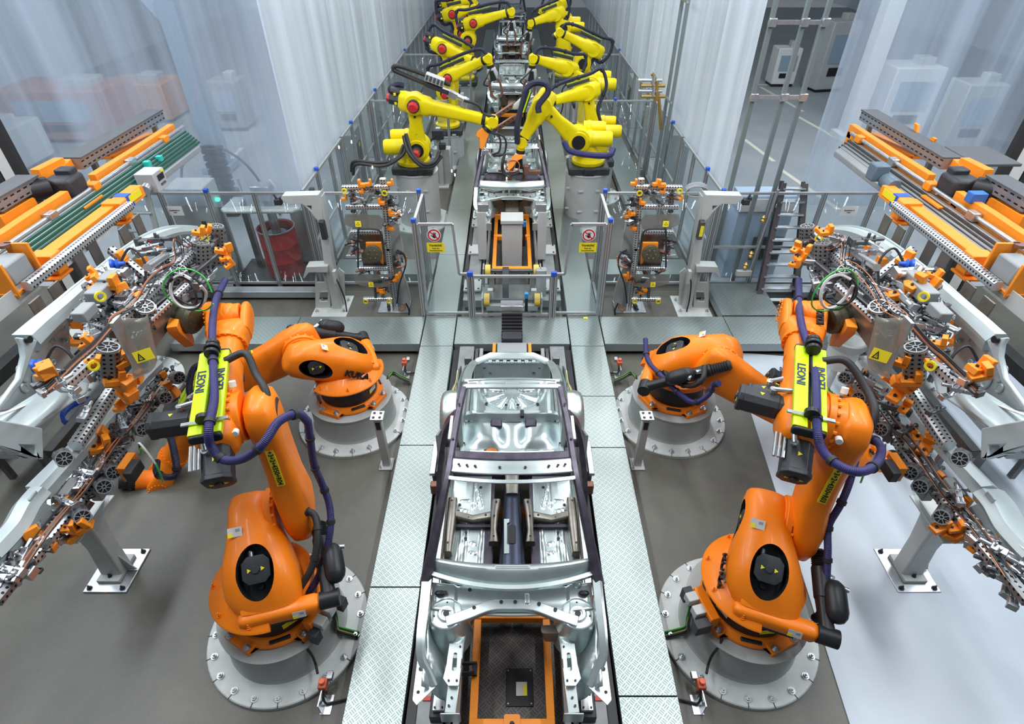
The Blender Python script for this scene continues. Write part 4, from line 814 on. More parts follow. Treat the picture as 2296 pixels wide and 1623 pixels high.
# ================= skids, lift frames, conveyor bed
def bed(y0,y1,lab):
    t=thing('conveyor_bed',lab,'conveyor',(0,(y0+y1)/2,0)); L=y1-y0; cy=(y0+y1)/2
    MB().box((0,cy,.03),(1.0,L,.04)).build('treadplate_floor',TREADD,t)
    for s in(-1,1):
        MB().box((s*.525,cy,.14),(.06,L,.2)).build('guide_rail',GREYP,t,bevel=.006); MB().box((s*.60,cy,.15),(.05,L,.16)).build('guide_rail',DSTEEL,t)
        MB().box((s*.77,cy,.155),(.25,L,.25)).build('side_beam',mat('side_beam_grey',(.24,.255,.26),.45,.3,noise=.2,nscale=6),t,bevel=.008)
        MB().box((s*.955,cy,.10),(.09,L,.2)).build('black_cable_channel',BLACK,t)
    return t
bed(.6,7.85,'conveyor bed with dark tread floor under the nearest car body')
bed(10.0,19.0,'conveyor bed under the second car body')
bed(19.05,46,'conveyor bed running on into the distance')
def liftframe(y0,y1,lab,z=.27,mid=()):
    t=thing('lift_table',lab,'lift frame',(0,(y0+y1)/2,.05))
    for s in(-1,1): MB().box((s*.36,(y0+y1)/2,z),(.075,y1-y0,.09)).build('side_member',ORANGE2,t,bevel=.006)
    for y in(y0,y1)+tuple(mid): MB().box((0,y,z+.01),(.80 if y!=y0 else .79,.10,.1)).build('cross_member',ORANGE2,t,bevel=.006)
    for s in(-1,1):
        for y in(y0+.2,y1-.2): MB().box((s*.36,y,z/2+.01),(.06,.06,z-.06)).build('leg',BLACK,t)
    return t
t=liftframe(2.03,3.08,'bright orange rectangular lift frame at the front of the nearest car')
MB().prism(rrect(-.075,-.07,.075,.11,.02),Mx.Translation((0,2.0,.335)),.02).build('catch_plate',ORANGE2,t); MB().lathe((0,2.02,.34),(0,0,1),[(.02,0),(.022,.04),(.01,.06)],12).build('locating_pin',BLACK,t)
liftframe(4.4,5.2,'orange lift frame under the rear seat of the nearest car'); 
t=thing('hatch_cover','black bolted hatch plate with small window in the dark tread floor','hatch',(0,2.5,.05)); c=P(1165,1540,z=.06)
MB().box((c.x,c.y,.056),(.27,.36,.012)).build('plate',BLACK,t,bevel=.004)
for a in(-.115,.115):
    for b in(-.155,.155): MB().cyl((c.x+a,c.y+b,.06),(c.x+a,c.y+b,.068),.008,n=10).build('screw',STEEL,t)
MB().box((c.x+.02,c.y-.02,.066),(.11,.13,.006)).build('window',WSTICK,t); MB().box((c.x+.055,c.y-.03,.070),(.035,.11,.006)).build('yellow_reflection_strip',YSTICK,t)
for s,side in((-1,'left'),(1,'right')):
    t=thing('skid_support','black clamped skid support with bright top plate at the %s front rail tip'%side,'support',(s*.62,2.15,.28)); c=P(985 if s<0 else 1315,1575,z=.42); s_=c
    MB().box((c.x,c.y,.34),(.17,.24,.12)).build('base_block',BLACKM,t,bevel=.008); MB().box((c.x,c.y,.43),(.11,.16,.05)).build('top_plate',STEEL,t,bevel=.005)
    for a in(-.035,.035):
        for b in(-.055,.055): MB().cyl((c.x+a,c.y+b,.455),(c.x+a,c.y+b,.465),.01,n=6).build('screw',BLACK,t)
    c=P(957 if s<0 else 1343,1566,z=.285); MB().box((c.x,c.y,.288),(.075,.04,.012)).build('red_marker_plate',mat('red_plate',(.8,.09,.06),.5),label='small red marker plate screwed to the %s side beam'%side,cat='marker plate')
    t=thing('side_fixture','bolted steel body support arm on the %s at the rear wheel housing'%side,'fixture',(s*.95,4.9,.2))
    MB().box((s*1.0,5.0,.62),(.07,.55,.05)).build('arm_plate',STEEL,t,bevel=.006); MB().box((s*.98,4.85,.33),(.07,.12,.55)).build('post',DSTEEL,t); MB().box((s*.97,4.62,.5),(.09,.09,.16)).build('clamp',COPGUN,t,bevel=.01)
MB().tube([(-.62,2.44,.42),(-.5,2.44,.43),(-.36,2.44,.44)],.012,8).build('sensor_bar',BLACK,None,label='thin black sensor rod reaching over the orange frame',cat='sensor rod')
t=thing('sensor_bracket','dark sensor bracket clamped on the left orange frame member','bracket',(-.38,2.5,.3)); c=P(1057,1498,z=.4); m=MB(); m.box((c.x-.03,c.y+.05,.39),(.16,.02,.05)); m.box((c.x-.03,c.y-.05,.39),(.16,.02,.05)); m.box((c.x+.03,c.y,.37),(.05,.12,.05)); m.build('fork',BLACKM,t,bevel=.005)
# rear transfer unit seen between barrier and second car
t=liftframe(P(1148,605,z=.5).y,P(1148,487,z=.5).y,'orange lift frame with grey gearbox behind the central barrier',.5,(P(1148,533,z=.5).y,))
t=thing('drive_box','grey steel drive box standing on the orange frame behind the barrier','drive box',(0,10.9,.1)); y=10.95
MB().box((0,y,.62),(.42,.30,1.04)).build('housing',LGREY,t,bevel=.01); MB().box((0,y+.02,1.2),(.46,.42,.08)).build('top_plate',LGREY,t,bevel=.01); MB().box((.25,y+.1,.8),(.06,.1,.5)).build('blue_tagged_sensor',BLACK,t); MB().box((.26,y+.08,1.05),(.07,.08,.1)).build('blue_label_block',mat('light_blue',(.03,.25,.65),.4),t)
for s in(-1,1): MB().cyl((s*.13,y-.16,1.16),(s*.13,y-.16,1.19),.03,n=14).build('bolt_head',STEEL,t)
def roller(y,z,lab):
    t=thing('roller_axle',lab,'roller',(0,y,z))
    MB().cyl((-.45,y,z),(.45,y,z),.035,n=16).build('shaft',DSTEEL,t)
    for s in(-1,1): MB().lathe((s*.46,y,z),(s,0,0),[(.05,-.05),(.115,-.05),(.12,-.03),(.12,.03),(.115,.05),(.05,.05)],28).build('yellow_wheel',mat('wheel_yellow',(.72,.5,.08),.4),t); MB().box((s*.54,y,z-.1),(.03,.22,.4)).build('side_plate',STEEL,t,bevel=.006)
    return t
q=P(1148,607,z=.75); roller(q.y,.75,'upper yellow wheeled roller axle above the barrier')
q=P(1148,672,z=.55); roller(q.y,.55,'lower yellow wheeled roller axle behind the barrier glass')
t=thing('transfer_stand','grey portal stand carrying the roller axles','stand',(0,9.3,0))
for s in(-1,1): 
    for yy in(P(1148,607,z=.75).y+.12,P(1148,672,z=.55).y+.12): z0_=.26 if 9.25<yy<10.05 else 0; MB().box((s*.40,yy,(z0_+.7)/2),(.1,.1,.7-z0_)).build('upright',LGREY,t,bevel=.008)
MB().box((0,P(1148,690,z=.4).y,.42),(.95,.1,.12)).build('cross_beam',LGREY,t,bevel=.01)
MB().sweep(smooth([(-.12,9.9,.3),(-.12,9.7,.75),(-.12,9.4,.72),(-.12,9.1,.3)],5),[(-.06,-.03),(.06,-.03),(.06,.03),(-.06,.03)]).build('cable_chain',BLACKM,t)
MB().loft([(V((.55,9.5,.85)),V((.1,0,0)),V((0,.08,0)),5),(V((.55,9.4,.35)),V((.1,0,0)),V((0,.08,0)),5)],16).build('cloudy_cover',GREYP,t)
t=thing('bellows_unit','black ribbed bellows cover in front of the barrier on the crosswise plate','bellows',(0,8.2,.2))
y0,y1=P(1148,775,z=.3).y,P(1148,705,z=.6).y; m=MB()
for k in range(10): 
    y=y0+(y1-y0)*(k+.5)/10; m.box((0,y,.28+.3*k/9),(.36,(y1-y0)/13,.10))
m.build('bellows_fold',RUBBER,t,kind='stuff'); MB().box((0,(y0+y1)/2,.35),(.33,y1-y0,.2)).build('core_guard',BLACKM,t); MB().box((0,y1+.07,.74),(.40,.2,.10)).build('steel_end_block',STEEL,t,bevel=.01); MB().box((.25,y1+.1,.75),(.05,.06,.28)).build('blue_tagged_sensor',BLACK,t); MB().box((.25,y1+.1,.93),(.06,.07,.09)).build('blue_label_block',MATS['light_blue'],t)
for s,side in((-1,'left'),(1,'right')):
    for k,py in enumerate((640,560,500)):
        q=P(1148,py,z=.3); w_=.34; t=thing('base_plate','bolted steel base plate on the %s side of the rear bed, %s'%(side,('nearest the barrier','middle one','farthest one')[k]),'base plate',(s*.78,q.y,.28))
        MB().box((s*.78,q.y,.30),(w_,.42,.04)).build('plate',LGREY,t,bevel=.004)
        for a in(-.12,.12):
            for b in(-.16,.16): MB().cyl((s*.78+a,q.y+b,.32),(s*.78+a,q.y+b,.34),.018,n=6).build('screw',BLACK,t)
    q=P(1148,575,z=.3); t=thing('locating_post','tall grey locating post with clevis top on the %s of the rear lift frame'%side,'post',(s*.66,q.y,.32)); MB().box((s*.62,q.y-.1,.85),(.18,.16,1.06)).build('column',LGREY,t,bevel=.008); MB().box((s*.58,q.y-.1,1.46),(.22,.12,.16)).build('clevis',STEEL,t,bevel=.01)
m=MB(); m.box((0,P(1148,788,z=.3).y,.3),(.5,.3,.16)); m.build('skid_end_beam',GREYP,label='dark worn beam end sticking out behind the nearest car body',cat='beam',bevel=.01)
for s,side in((-1,'left'),(1,'right')): MB().box((s*.30,P(1148,788,z=.3).y-.02,.31),(.05,.3,.14)).build('orange_rail_end',ORANGE2,label='orange rail end on the %s of the worn beam'%side,cat='rail end')

for dy,w_ in((18.6,'third'),(27.4,'fourth'),(36.5,'farthest')): liftframe(2.4+dy,5.6+dy,'orange lift frame under the %s car body'%w_,.45)
liftframe(3.4+9.55,5.2+9.55,'orange lift frame under the second car body',.4)
# ================= yellow robots
def drum(x,y,lab,h=1.3,r=.5):
    t=thing('robot_drum',lab,'pedestal',(x,y,0))
    MB().lathe((x,y,0),(0,0,1),[(.01,0),(r+.27,0),(r+.27,.04),(r,.05),(.01,.05)],40).build('floor_flange',PEDL,t)
    MB().lathe((x,y,.05),(0,0,1),[(.01,0),(r,0),(r,h-.08),(r+.015,h-.07),(r+.015,h-.05),(.01,h-.05)],48).build('column',LGREY,t)
    for a in(-1.1,-1.9,-2.6):
        for z in(.45,.95): MB().box((x+(r+.015)*math.cos(a),y+(r+.015)*math.sin(a),z),(.12,.03,.05)).build('weld_lug',LGREY,t,bevel=.008)
    for i in range(12): a=2*PI*i/12; bolt((x+(r+.2)*math.cos(a),y+(r+.2)*math.sin(a),.045),(0,0,1),t,.02)
    return t
DFOOT=mat('dark_robot_foot',(.035,.042,.045),.45,noise=.15,nscale=6)
def yrobot(lab,base,z0,j2,j3,wr,tip,side=(0,-1,0),hoses=(),gun='gun',sc_=1.0,caps=True,mot=1,foot=True,arch=None):
    """all joints are world points"""
    base=V(base); j2,j3,wr,tip=V(j2),V(j3),V(wr),V(tip); S=V(side).normalized(); t=thing('industrial_robot',lab,'robot',(base.x,base.y,z0)); k=sc_
    if z0==.9: drum(base.x,base.y,'grey drum pedestal under the '+lab.split(' with')[0].split(' holding')[0].split(' bent')[0].split(' curving')[0].split(' reaching')[0].split(',')[0],.9,.45)
    if foot: 
        m=MB(); m.box((base.x,base.y,z0+.09),(.95*k,.75*k,.18)); m.build('foot',DFOOT,t,bevel=.04)
        MB().box((base.x,base.y-.40*k,z0+.1),(.25,.06,.12)).build('connector_panel',BLACKM,t,bevel=.01)
    b0=V((base.x,base.y,z0+.18)); MB().lathe(b0,(0,0,1),[(.01,0),(.36*k,0),(.38*k,.03),(.38*k,.10),(.30*k,.13),(.28*k,.22),(.01,.24)],36).build('turntable_ring',YELLOW,t,bevel=.01)
    u=(j3-j2).normalized(); f=(wr-j3).normalized()
    m=MB(); m.loft([(b0+V((0,0,.2)),V((.30*k,0,0)),V((0,.28*k,0)),3),(b0.lerp(j2,.5)+V((0,0,.12)),V((.28*k,0,0)),V((0,.24*k,0)),3),(j2+V((0,0,-.0))-S*.0,V((.22*k,0,0)),V((0,.18*k,0)),3),(j2+V((0,0,.12)),V((.12*k,0,0)),V((0,.12*k,0)),3)],24); m.build('turret',YELLOW,t)
    m=MB(); m.cyl(j2-S*.22*k,j2+S*.20*k,.27*k,n=32); m.cyl(j2+S*.20*k,j2+S*.23*k,.22*k,n=32); sh=m.build('shoulder_drum',YELLOW,t,bevel=.015)
    MB().cyl(j2+S*.23*k,j2+S*.26*k,.15*k,n=24).build('dark_ring',BLACK,sh)
    if caps:
        m=MB(); m.cyl(j2+S*.25*k,j2+S*.46*k,.10*k,n=20); mo=m.build('shoulder_motor',BLACKM,t,bevel=.01); MB().cyl(j2+S*.46*k,j2+S*.58*k,.10*k,.08*k,n=8).build('red_motor_cap',REDM,mo,bevel=.01)
    if mot:
        d=V((mot,-.15,-.0)).normalized() if abs(mot)==1 else V((math.copysign(1,mot),-.1,.25)).normalized(); d=(d-S*d.dot(S)*.5).normalized()
        for q,(o_,r_,L_) in enumerate(((V((0,0,.02)),.17*k,.62*k),(V((0,.32,.18)),.13*k,.5*k))):
            p=j2+o_+d*.15*k-V((0,0,.0)); c=MB(); c.lathe(p,d,[(.01,0),(r_,0),(r_,.08),(r_*1.12,.09),(r_*1.12,.16),(r_,.17),(r_,L_-.05),(r_*.85,L_),(.01,L_)],28); c.build('balancer_cylinder',YELLOW,t,sharp=30)
    m=MB(); m.arm(j2-S*.0,j3,S,[(-.10,.06*k,.16*k,.12*k),(0,.09*k,.23*k,.12*k),(.25,.09*k,.19*k,.10*k),(.6,.085*k,.14*k,.06*k),(.9,.085*k,.17*k,.04*k),(1.04,.08*k,.17*k,.04*k),(1.1,.04*k,.12*k,.04*k)],24,e=3); la=m.build('link_arm',YELLOW,t,sharp=45)
    w_=u.cross(S).normalized()
    for tt in(.35,.75): MB().cyl(j2.lerp(j3,tt)+S*.14*k,j2.lerp(j3,tt)+S*.175*k,.025*k,n=12).build('dark_hole',BLACK,la)
    m=MB(); m.cyl(j3-S*.2*k,j3+S*.18*k,.21*k,n=28); m.box(j3-f*.12*k,(.36*k,.34*k,.34*k)) if False else None; el=m.build('elbow_drum',YELLOW,t,bevel=.015)
    if caps:
        m=MB(); m.cyl(j3+S*.18*k,j3+S*.28*k,.13*k,n=20); mo=m.build('elbow_motor',BLACKM,t); MB().cyl(j3+S*.28*k,j3+S*.40*k,.12*k,.09*k,n=8).build('red_motor_cap',REDM,mo,bevel=.01)
        c=j3-f*.30*k; m=MB(); m.cyl(c,c-f*.24*k,.13*k,n=8); m.cyl(c+V((0,0,.16*k)),c+V((0,0,.16*k))-f*.2*k,.09*k,n=8); mo=m.build('rear_motor',BLACKM,t,bevel=.008); MB().cyl(c-f*.24*k,c-f*.30*k,.09*k,n=8).build('red_motor_cap',REDM,mo)
        for q in(-1,1): MB().box(c+V((.0,-.12*k,.04*k+q*.09*k))-f*.1*k,(.05*k,.03*k,.05*k)).build('yellow_connector',YSTICK,mo)
    m=MB(); L=(wr-j3).length; m.arm(j3,wr,S,[(-.34/L*k,.12*k,.14*k),(-.28/L*k,.17*k,.19*k),(0,.19*k,.21*k),(.30/L*k,.175*k,.19*k),(.36/L*k,.14*k,.155*k),(.75,.105*k,.115*k),(.86,.11*k,.12*k)],24,e=3.4); fa=m.build('forearm',YELLOW,t,sharp=45)
    m=MB(); m.cyl(j3.lerp(wr,.86),j3.lerp(wr,.90),.12*k,n=20); m.build('wrist_seal',BLACK,t); m=MB(); m.cyl(j3.lerp(wr,.9),wr,.10*k,.085*k,n=20); m.cyl(wr-S*.12*k,wr+S*.12*k,.12*k,n=24); m.ell(wr,.12*k,.12*k,.12*k); m.build('wrist',YELLOW,t,bevel=.01)
    td=(tip-wr).normalized(); m=MB(); m.cyl(wr,wr+td*.18*k,.09*k,n=18); m.build('hand',YELLOW,t,bevel=.01); MB().cyl(wr+td*.18*k,wr+td*.24*k,.10*k,n=18).build('tool_plate',BLACK,t)
    # dress pack
    up=S.cross(f).normalized(); 
    if up.z<0: up=-up
    for pts,mm,r in hoses: MB().tube(pts,r,9,6).build('hose',mm,t)
    if arch:
        c0=j3+up*.28*k-f*.1*k; c1=j3.lerp(wr,.5)+up*.26*k
        MB().loft([(c0,S*.05*k,up*.05*k,5),(c1,S*.05*k,up*.05*k,5)],14).build('hose_carrier',DFOOT,t); MB().loft([(c0+S*.03*k+up*.048*k,S*.014*k,up*.006,5),(c1+S*.03*k+up*.048*k,S*.014*k,up*.006,5)],10).build('lime_stripe',LIME,t)
        MB().loft([(c0-S*.03*k+up*.048*k,S*.014*k,up*.006,5),(c1-S*.03*k+up*.048*k,S*.014*k,up*.006,5)],10).build('lime_stripe',LIME,t)
        ps=[wr+up*.10*k,wr+up*.30*k-f*.12*k,c1+up*.12*k,c0+up*.12*k,c0+up*.16*k-f*.35*k,j3-f*.55*k+up*.05*k,j3-f*.40*k-up*.25*k,j2.lerp(j3,.55)-f*.22*k+S*.1*k,j2.lerp(j3,.1)-f*.25*k+S*.1*k]
        MB().tube(ps,.045*k,10,6).build('dress_pack_hose',NHOSE,t)
        sp=smooth(ps,6)
        for q in(8,15,24,34): MB().cyl(sp[q],sp[q]+(sp[q+1]-sp[q]).normalized()*.05,.06*k,n=12).build('hose_collar',RUBBER,t)
    # tool as a thing held by the robot
    if gun:
        g=thing('welding_gun' if gun=='gun' else 'nozzle_tool',lab2(lab,gun),'tool',wr+td*.24*k); p=wr+td*.25*k
        if gun=='gun':
            a=td; b=S; m=MB(); m.arm(p,p+a*.32,b,[(0,.10,.12),(.5,.12,.16),(1,.08,.1)],12); m.build('transformer_housing',LGREY,g,bevel=.02)
            m=MB(); m.arm(p+a*.05+b*.13,p+a*.3+b*.13,b,[(0,.02,.05),(1,.02,.09)],8); m.build('dark_opening',BLACK,g)
            n=a.cross(b).normalized(); m=MB(); q0=p+a*.30
            m.sweep([q0+n*.12,q0+a*.12+n*.16,q0+a*.40+n*.16,q0+a*.50+n*.06],[(-.03,-.035),(.03,-.035),(.03,.035),(-.03,.035)]); m.sweep([q0-n*.10,q0+a*.12-n*.14,q0+a*.36-n*.14,q0+a*.48-n*.04],[(-.025,-.03),(.025,-.03),(.025,.03),(-.025,.03)]); m.build('copper_arm',COPGUN,g,bevel=.006)
            m=MB(); m.tube([p+b*.1,p+a*.15+b*.25+n*.15,p+a*.3+b*.2+n*.28,p+a*.42+n*.2],.018,8,5); m.build('cable_loop',RUBBER,g)
            m=MB(); m.cyl(q0-a*.1-n*.22,q0+a*.1-n*.22,.05,n=12); m.box(q0+n*.2,(.1,.1,.1)); m.build('actuator',STEEL,g,bevel=.01)
        else:
            n=td.cross(S).normalized(); F=fr(p,td,n); m=MB(); m.prism([(0,-.09),(.10,-.12),(.34,-.2),(.36,-.12),(.2,.02),(.22,.10),(.12,.13),(0,.1)],F,.10); m.build('orange_bracket',ORANGE2,g,bevel=.008)
            m=MB(); m.cyl(p+td*.30-n*.14,p+td*.34-n*.42,.05,n=12); m.cyl(p+td*.34-n*.42,p+td*.36-n*.55,.025,n=10); m.box(p+td*.33-n*.28,(.12,.1,.1)); m.build('nozzle_unit',STEEL,g,bevel=.008)
            m=MB(); m.tube([p+td*.02,p-n*.3-td*.1,p+td*.12-n*.5,p+td*.3-n*.42],.022,8,5); m.tube([p+td*.02+n*.05,p-n*.4-td*.16,p+td*.1-n*.62,p+td*.3-n*.46],.022,8,5); m.build('cable_loop',RUBBER,g)
    return t
def lab2(lab,gun): return ('grey and copper welding gun held by the ' if gun=='gun' else 'orange bracket with nozzle held by the ')+lab.split(' robot')[0].replace('yellow six-axis','yellow')+' robot'
Y=lambda px,py,y:P(px,py,y=y)
drum(-2.27,13.45,'grey drum pedestal under the nearest left yellow robot'); drum(1.78,13.45,'grey drum pedestal under the nearest right yellow robot')
RB=RUBBER
yrobot('nearest left yellow six-axis robot reaching right over the second car',(-2.3,13.4,0),1.3,Y(938,330,13.2),Y(930,232,13.1),Y(1105,272,13.0),Y(1080,305,12.9),gun='bracket',mot=-1,hoses=[
  ([Y(905,325,13.0),Y(890,355,12.8),Y(850,365,12.7),Y(795,362,12.7),Y(788,385,12.7)],RB,.035),([Y(915,322,12.9),Y(900,350,12.7),Y(860,372,12.6),Y(800,368,12.6),Y(792,392,12.6)],RB,.035),
  ([Y(910,300,12.8),Y(925,345,12.6),Y(950,368,12.5),Y(975,362,12.6),Y(985,340,12.8)],RB,.04),([Y(905,305,12.8),Y(915,340,12.6),Y(942,370,12.5),Y(970,372,12.6),Y(990,350,12.8)],RB,.04),
  ([Y(960,190,13.2),Y(900,165,13.2),Y(882,155,13.2),Y(895,148,13.2),Y(960,170,13.2),Y(1010,190,13.2)],RB,.045),([Y(1040,225,13.0),Y(1070,235,13.0),Y(1085,255,13),Y(1110,262,12.9)],RB,.03),
  ([Y(885,215,13.2),Y(875,200,13.2),Y(890,190,13.2),Y(905,192,13.2)],NHOSE,.06),([Y(880,205,13.2),Y(895,206,13.1),Y(912,207,13.1)],LIME,.03)])
t=thing('valve_block','grey valve and motor block mounted on the nearest left yellow robot forearm','valve block',Y(985,180,13.1)); p=Y(975,178,13.1)
MB().box((p.x,p.y,p.z),(.42,.22,.16),Mx.Translation(p)@Mx.Rotation(-.35,4,'Y')@Mx.Translation(-p)).build('block',LGREY,t,bevel=.01) if False else None
m=MB(Mx.Translation(p)@Mx.Rotation(.35,4,'Y')); m.box((0,0,0),(.40,.24,.14)); m.build('block',LGREY,t,bevel=.01)
m=MB(Mx.Translation(p)@Mx.Rotation(.35,4,'Y'))
for k in range(5): m.cyl((-.16+.08*k,-.13,-.04),(-.16+.08*k,-.13,.06),.025,n=8)
m.build('valve_row',DSTEEL,t); m=MB(Mx.Translation(p)@Mx.Rotation(.45,4,'Y')); m.cyl((.2,0,-.1),(.75,0,-.1),.06,n=12); m.box((.45,0,-.12),(.2,.16,.14)); m.box((.75,0,-.13),(.12,.2,.16)); m.build('linear_drive',STEEL,t,bevel=.01); m=MB(Mx.Translation(p)@Mx.Rotation(.35,4,'Y')); m.box((.1,0,-.14),(.5,.2,.08)); m.build('mount',BLACKM,t)
yrobot('nearest right yellow six-axis robot reaching down into the second car',(1.78,13.4,0),1.3,Y(1295,312,13.2),Y(1215,237,13.0),Y(1170,318,12.9),Y(1166,350,12.9),gun='gun',mot=1,caps=False,hoses=[
  ([Y(1160,320,12.8),Y(1160,280,12.7),Y(1172,230,12.7),Y(1180,200,12.7),Y(1200,186,12.7),Y(1225,190,12.6),Y(1228,208,12.6),Y(1208,235,12.6),Y(1208,252,12.6)],NHOSE,.065),
  ([Y(1265,318,12.7),Y(1278,338,12.6),Y(1320,347,12.5),Y(1365,348,12.5),Y(1375,335,12.7)],HOSE,.065)])
t=thing('hose_carrier','lime striped hose carrier on the nearest right yellow robot upper arm','hose carrier',Y(1178,235,12.6)); MB().loft([(Y(1172,252,12.7),V((.05,0,0)),V((0,.05,0)),5),(Y(1188,205,12.7),V((.05,0,0)),V((0,.05,0)),5)],12).build('carrier',DFOOT,t); MB().loft([(Y(1173,252,12.62),V((.016,0,0)),V((0,.016,0)),5),(Y(1189,205,12.62),V((.016,0,0)),V((0,.016,0)),5)],8).build('stripe',LIME,t)
yrobot('second right yellow six-axis robot, behind the nearest right one',(2.2,15.0,0),.9,Y(1330,295,14.8),Y(1316,205,14.7),Y(1232,228,14.5),Y(1212,240,14.5),gun=None,mot=1,caps=False,sc_=.9,arch=1)
# motors of the further one peeking out on the right
yrobot('third left yellow six-axis robot with arm level towards the third car',(-1.9,17.6,0),.9,Y(1000,205,17.4),Y(1005,172,17.3),Y(1095,131,17.0),Y(1100,150,17.0),gun='gun',mot=0,sc_=.95,arch=1)
yrobot('third right yellow six-axis robot with arm level towards the third car',(2.2,17.6,0),.9,Y(1322,190,17.4),Y(1270,152,17.3),Y(1195,131,17.0),Y(1193,150,17.0),gun='gun',mot=1,sc_=.95,caps=False,arch=1)
yrobot('fourth left yellow six-axis robot bent over behind the third one',(-2.0,19.2,0),.9,Y(1012,150,19.0),Y(993,106,18.9),Y(1068,140,18.6),Y(1075,155,18.6),gun=None,mot=0,sc_=1.0,arch=1)
yrobot('fourth right yellow six-axis robot curving over a far grey drum',(2.5,20.5,0),.9,Y(1305,140,20.2),Y(1330,110,20.1),Y(1255,72,20.0),Y(1240,85,20.0),gun=None,mot=0,sc_=1.0,caps=False,arch=1)
yrobot('fifth left yellow six-axis robot reaching right over the fourth car',(-1.8,23.5,0),.9,Y(1050,88,23.2),Y(1062,50,23.1),Y(1147,26,23.0),Y(1147,45,23.0),gun='gun',mot=0,sc_=1.05,arch=1)
yrobot('sixth left yellow six-axis robot with red motor caps, slumped left',(-2.4,25.0,0),.9,Y(1036,72,24.6),Y(1015,30,24.5),Y(1062,18,24.3),Y(1075,30,24.3),gun=None,mot=0,sc_=1.1,arch=1)
yrobot('fifth right yellow six-axis robot holding a dark welding gun',(2.0,24,0),.9,Y(1262,62,23.8),Y(1246,32,23.7),Y(1190,52,23.4),Y(1186,70,23.4),gun='gun',mot=1,sc_=1.0,caps=False,arch=1)
yrobot('seventh left yellow six-axis robot at the top edge',(-2.3,30,0),.9,Y(1042,34,29.6),Y(1010,6,29.5),Y(1062,2,29.3),Y(1070,12,29.3),gun=None,mot=0,sc_=1.15,arch=1)
yrobot('sixth right yellow six-axis robot at the top edge',(2.3,29,0),.9,Y(1268,42,28.6),Y(1250,12,28.5),Y(1215,20,28.3),Y(1210,34,28.3),gun=None,mot=0,sc_=1.1,caps=False,arch=1)
t=thing('welding_tongs','long perforated copper welding arms crossing in front of the third car','welding arms',Y(1150,250,13.6)); m=MB()
for a,b in(((1110,262),(1150,235)),((1108,292),(1155,262))): 
    MB().beam(Y(*a,13.4),Y(*b,13.8),.06,.10).build('perforated_arm',COPGUN,t,bevel=.006)
    for k in range(5): 
        q=Y(*a,13.33).lerp(Y(*b,13.73),(k+.5)/5); MB().cyl(q,q+V((0,-.05,.0)),.018,n=8).build('arm_hole',BLACK,t)
MB().loft([(Y(1152,245,13.8),V((.12,0,0)),V((0,.06,0)),4),(Y(1185,215,13.8),V((.14,0,0)),V((0,.06,0)),4)],12).build('grey_gun_body',LGREY,t,bevel=.02)
t=thing('cable_ring_tool','orange bracket with cable ring working inside the second car','tool',Y(1150,360,12.8)); F=fr(Y(1160,352,12.7),(1,0,0),(0,.4,1)); m=MB(); m.prism([(-.05,.05),(.12,.05),(.12,-.03),(.0,-.08),(-.10,-.22),(-.2,-.3),(-.22,-.2),(-.12,0)],F,.12); m.build('bracket',ORANGE2,t,bevel=.008)
c=Y(1150,370,12.65); MB().tube([c+V((.15*math.cos(a*PI/6),-.05,.13*math.sin(a*PI/6))) for a in range(13)],.014,6,3).build('cable_ring',COPPER,t); MB().tube([Y(1132,345,12.8),Y(1127,365,12.7),Y(1128,385,12.7),Y(1145,392,12.6),Y(1165,385,12.6)],.035,8,5).build('black_hose',RUBBER,t)
m=MB(); m.box(Y(1195,385,12.7),(.35,.12,.08)); m.box(Y(1180,380,12.7),(.1,.15,.2)); m.build('copper_plate',COPGUN,t,bevel=.01)
for k,(px,py,yy) in enumerate(((788,318,11.2),(835,375,12.5),(1013,383,11.5),(1020,392,11.5),(760,330,10.8),(1136,400,12.6))): MB().ell(Y(px,py,yy),.012,.012,.03).build('weld_spark',SPARK,label='tiny orange weld spark flying '+('left of the cable hook of the nearest left yellow robot','above the left parked gripper','over the left walkway beside the grey drum, upper one','over the left walkway beside the grey drum, lower one','in front of the left aisle fence near the corner','inside the second car body')[k],cat='spark')
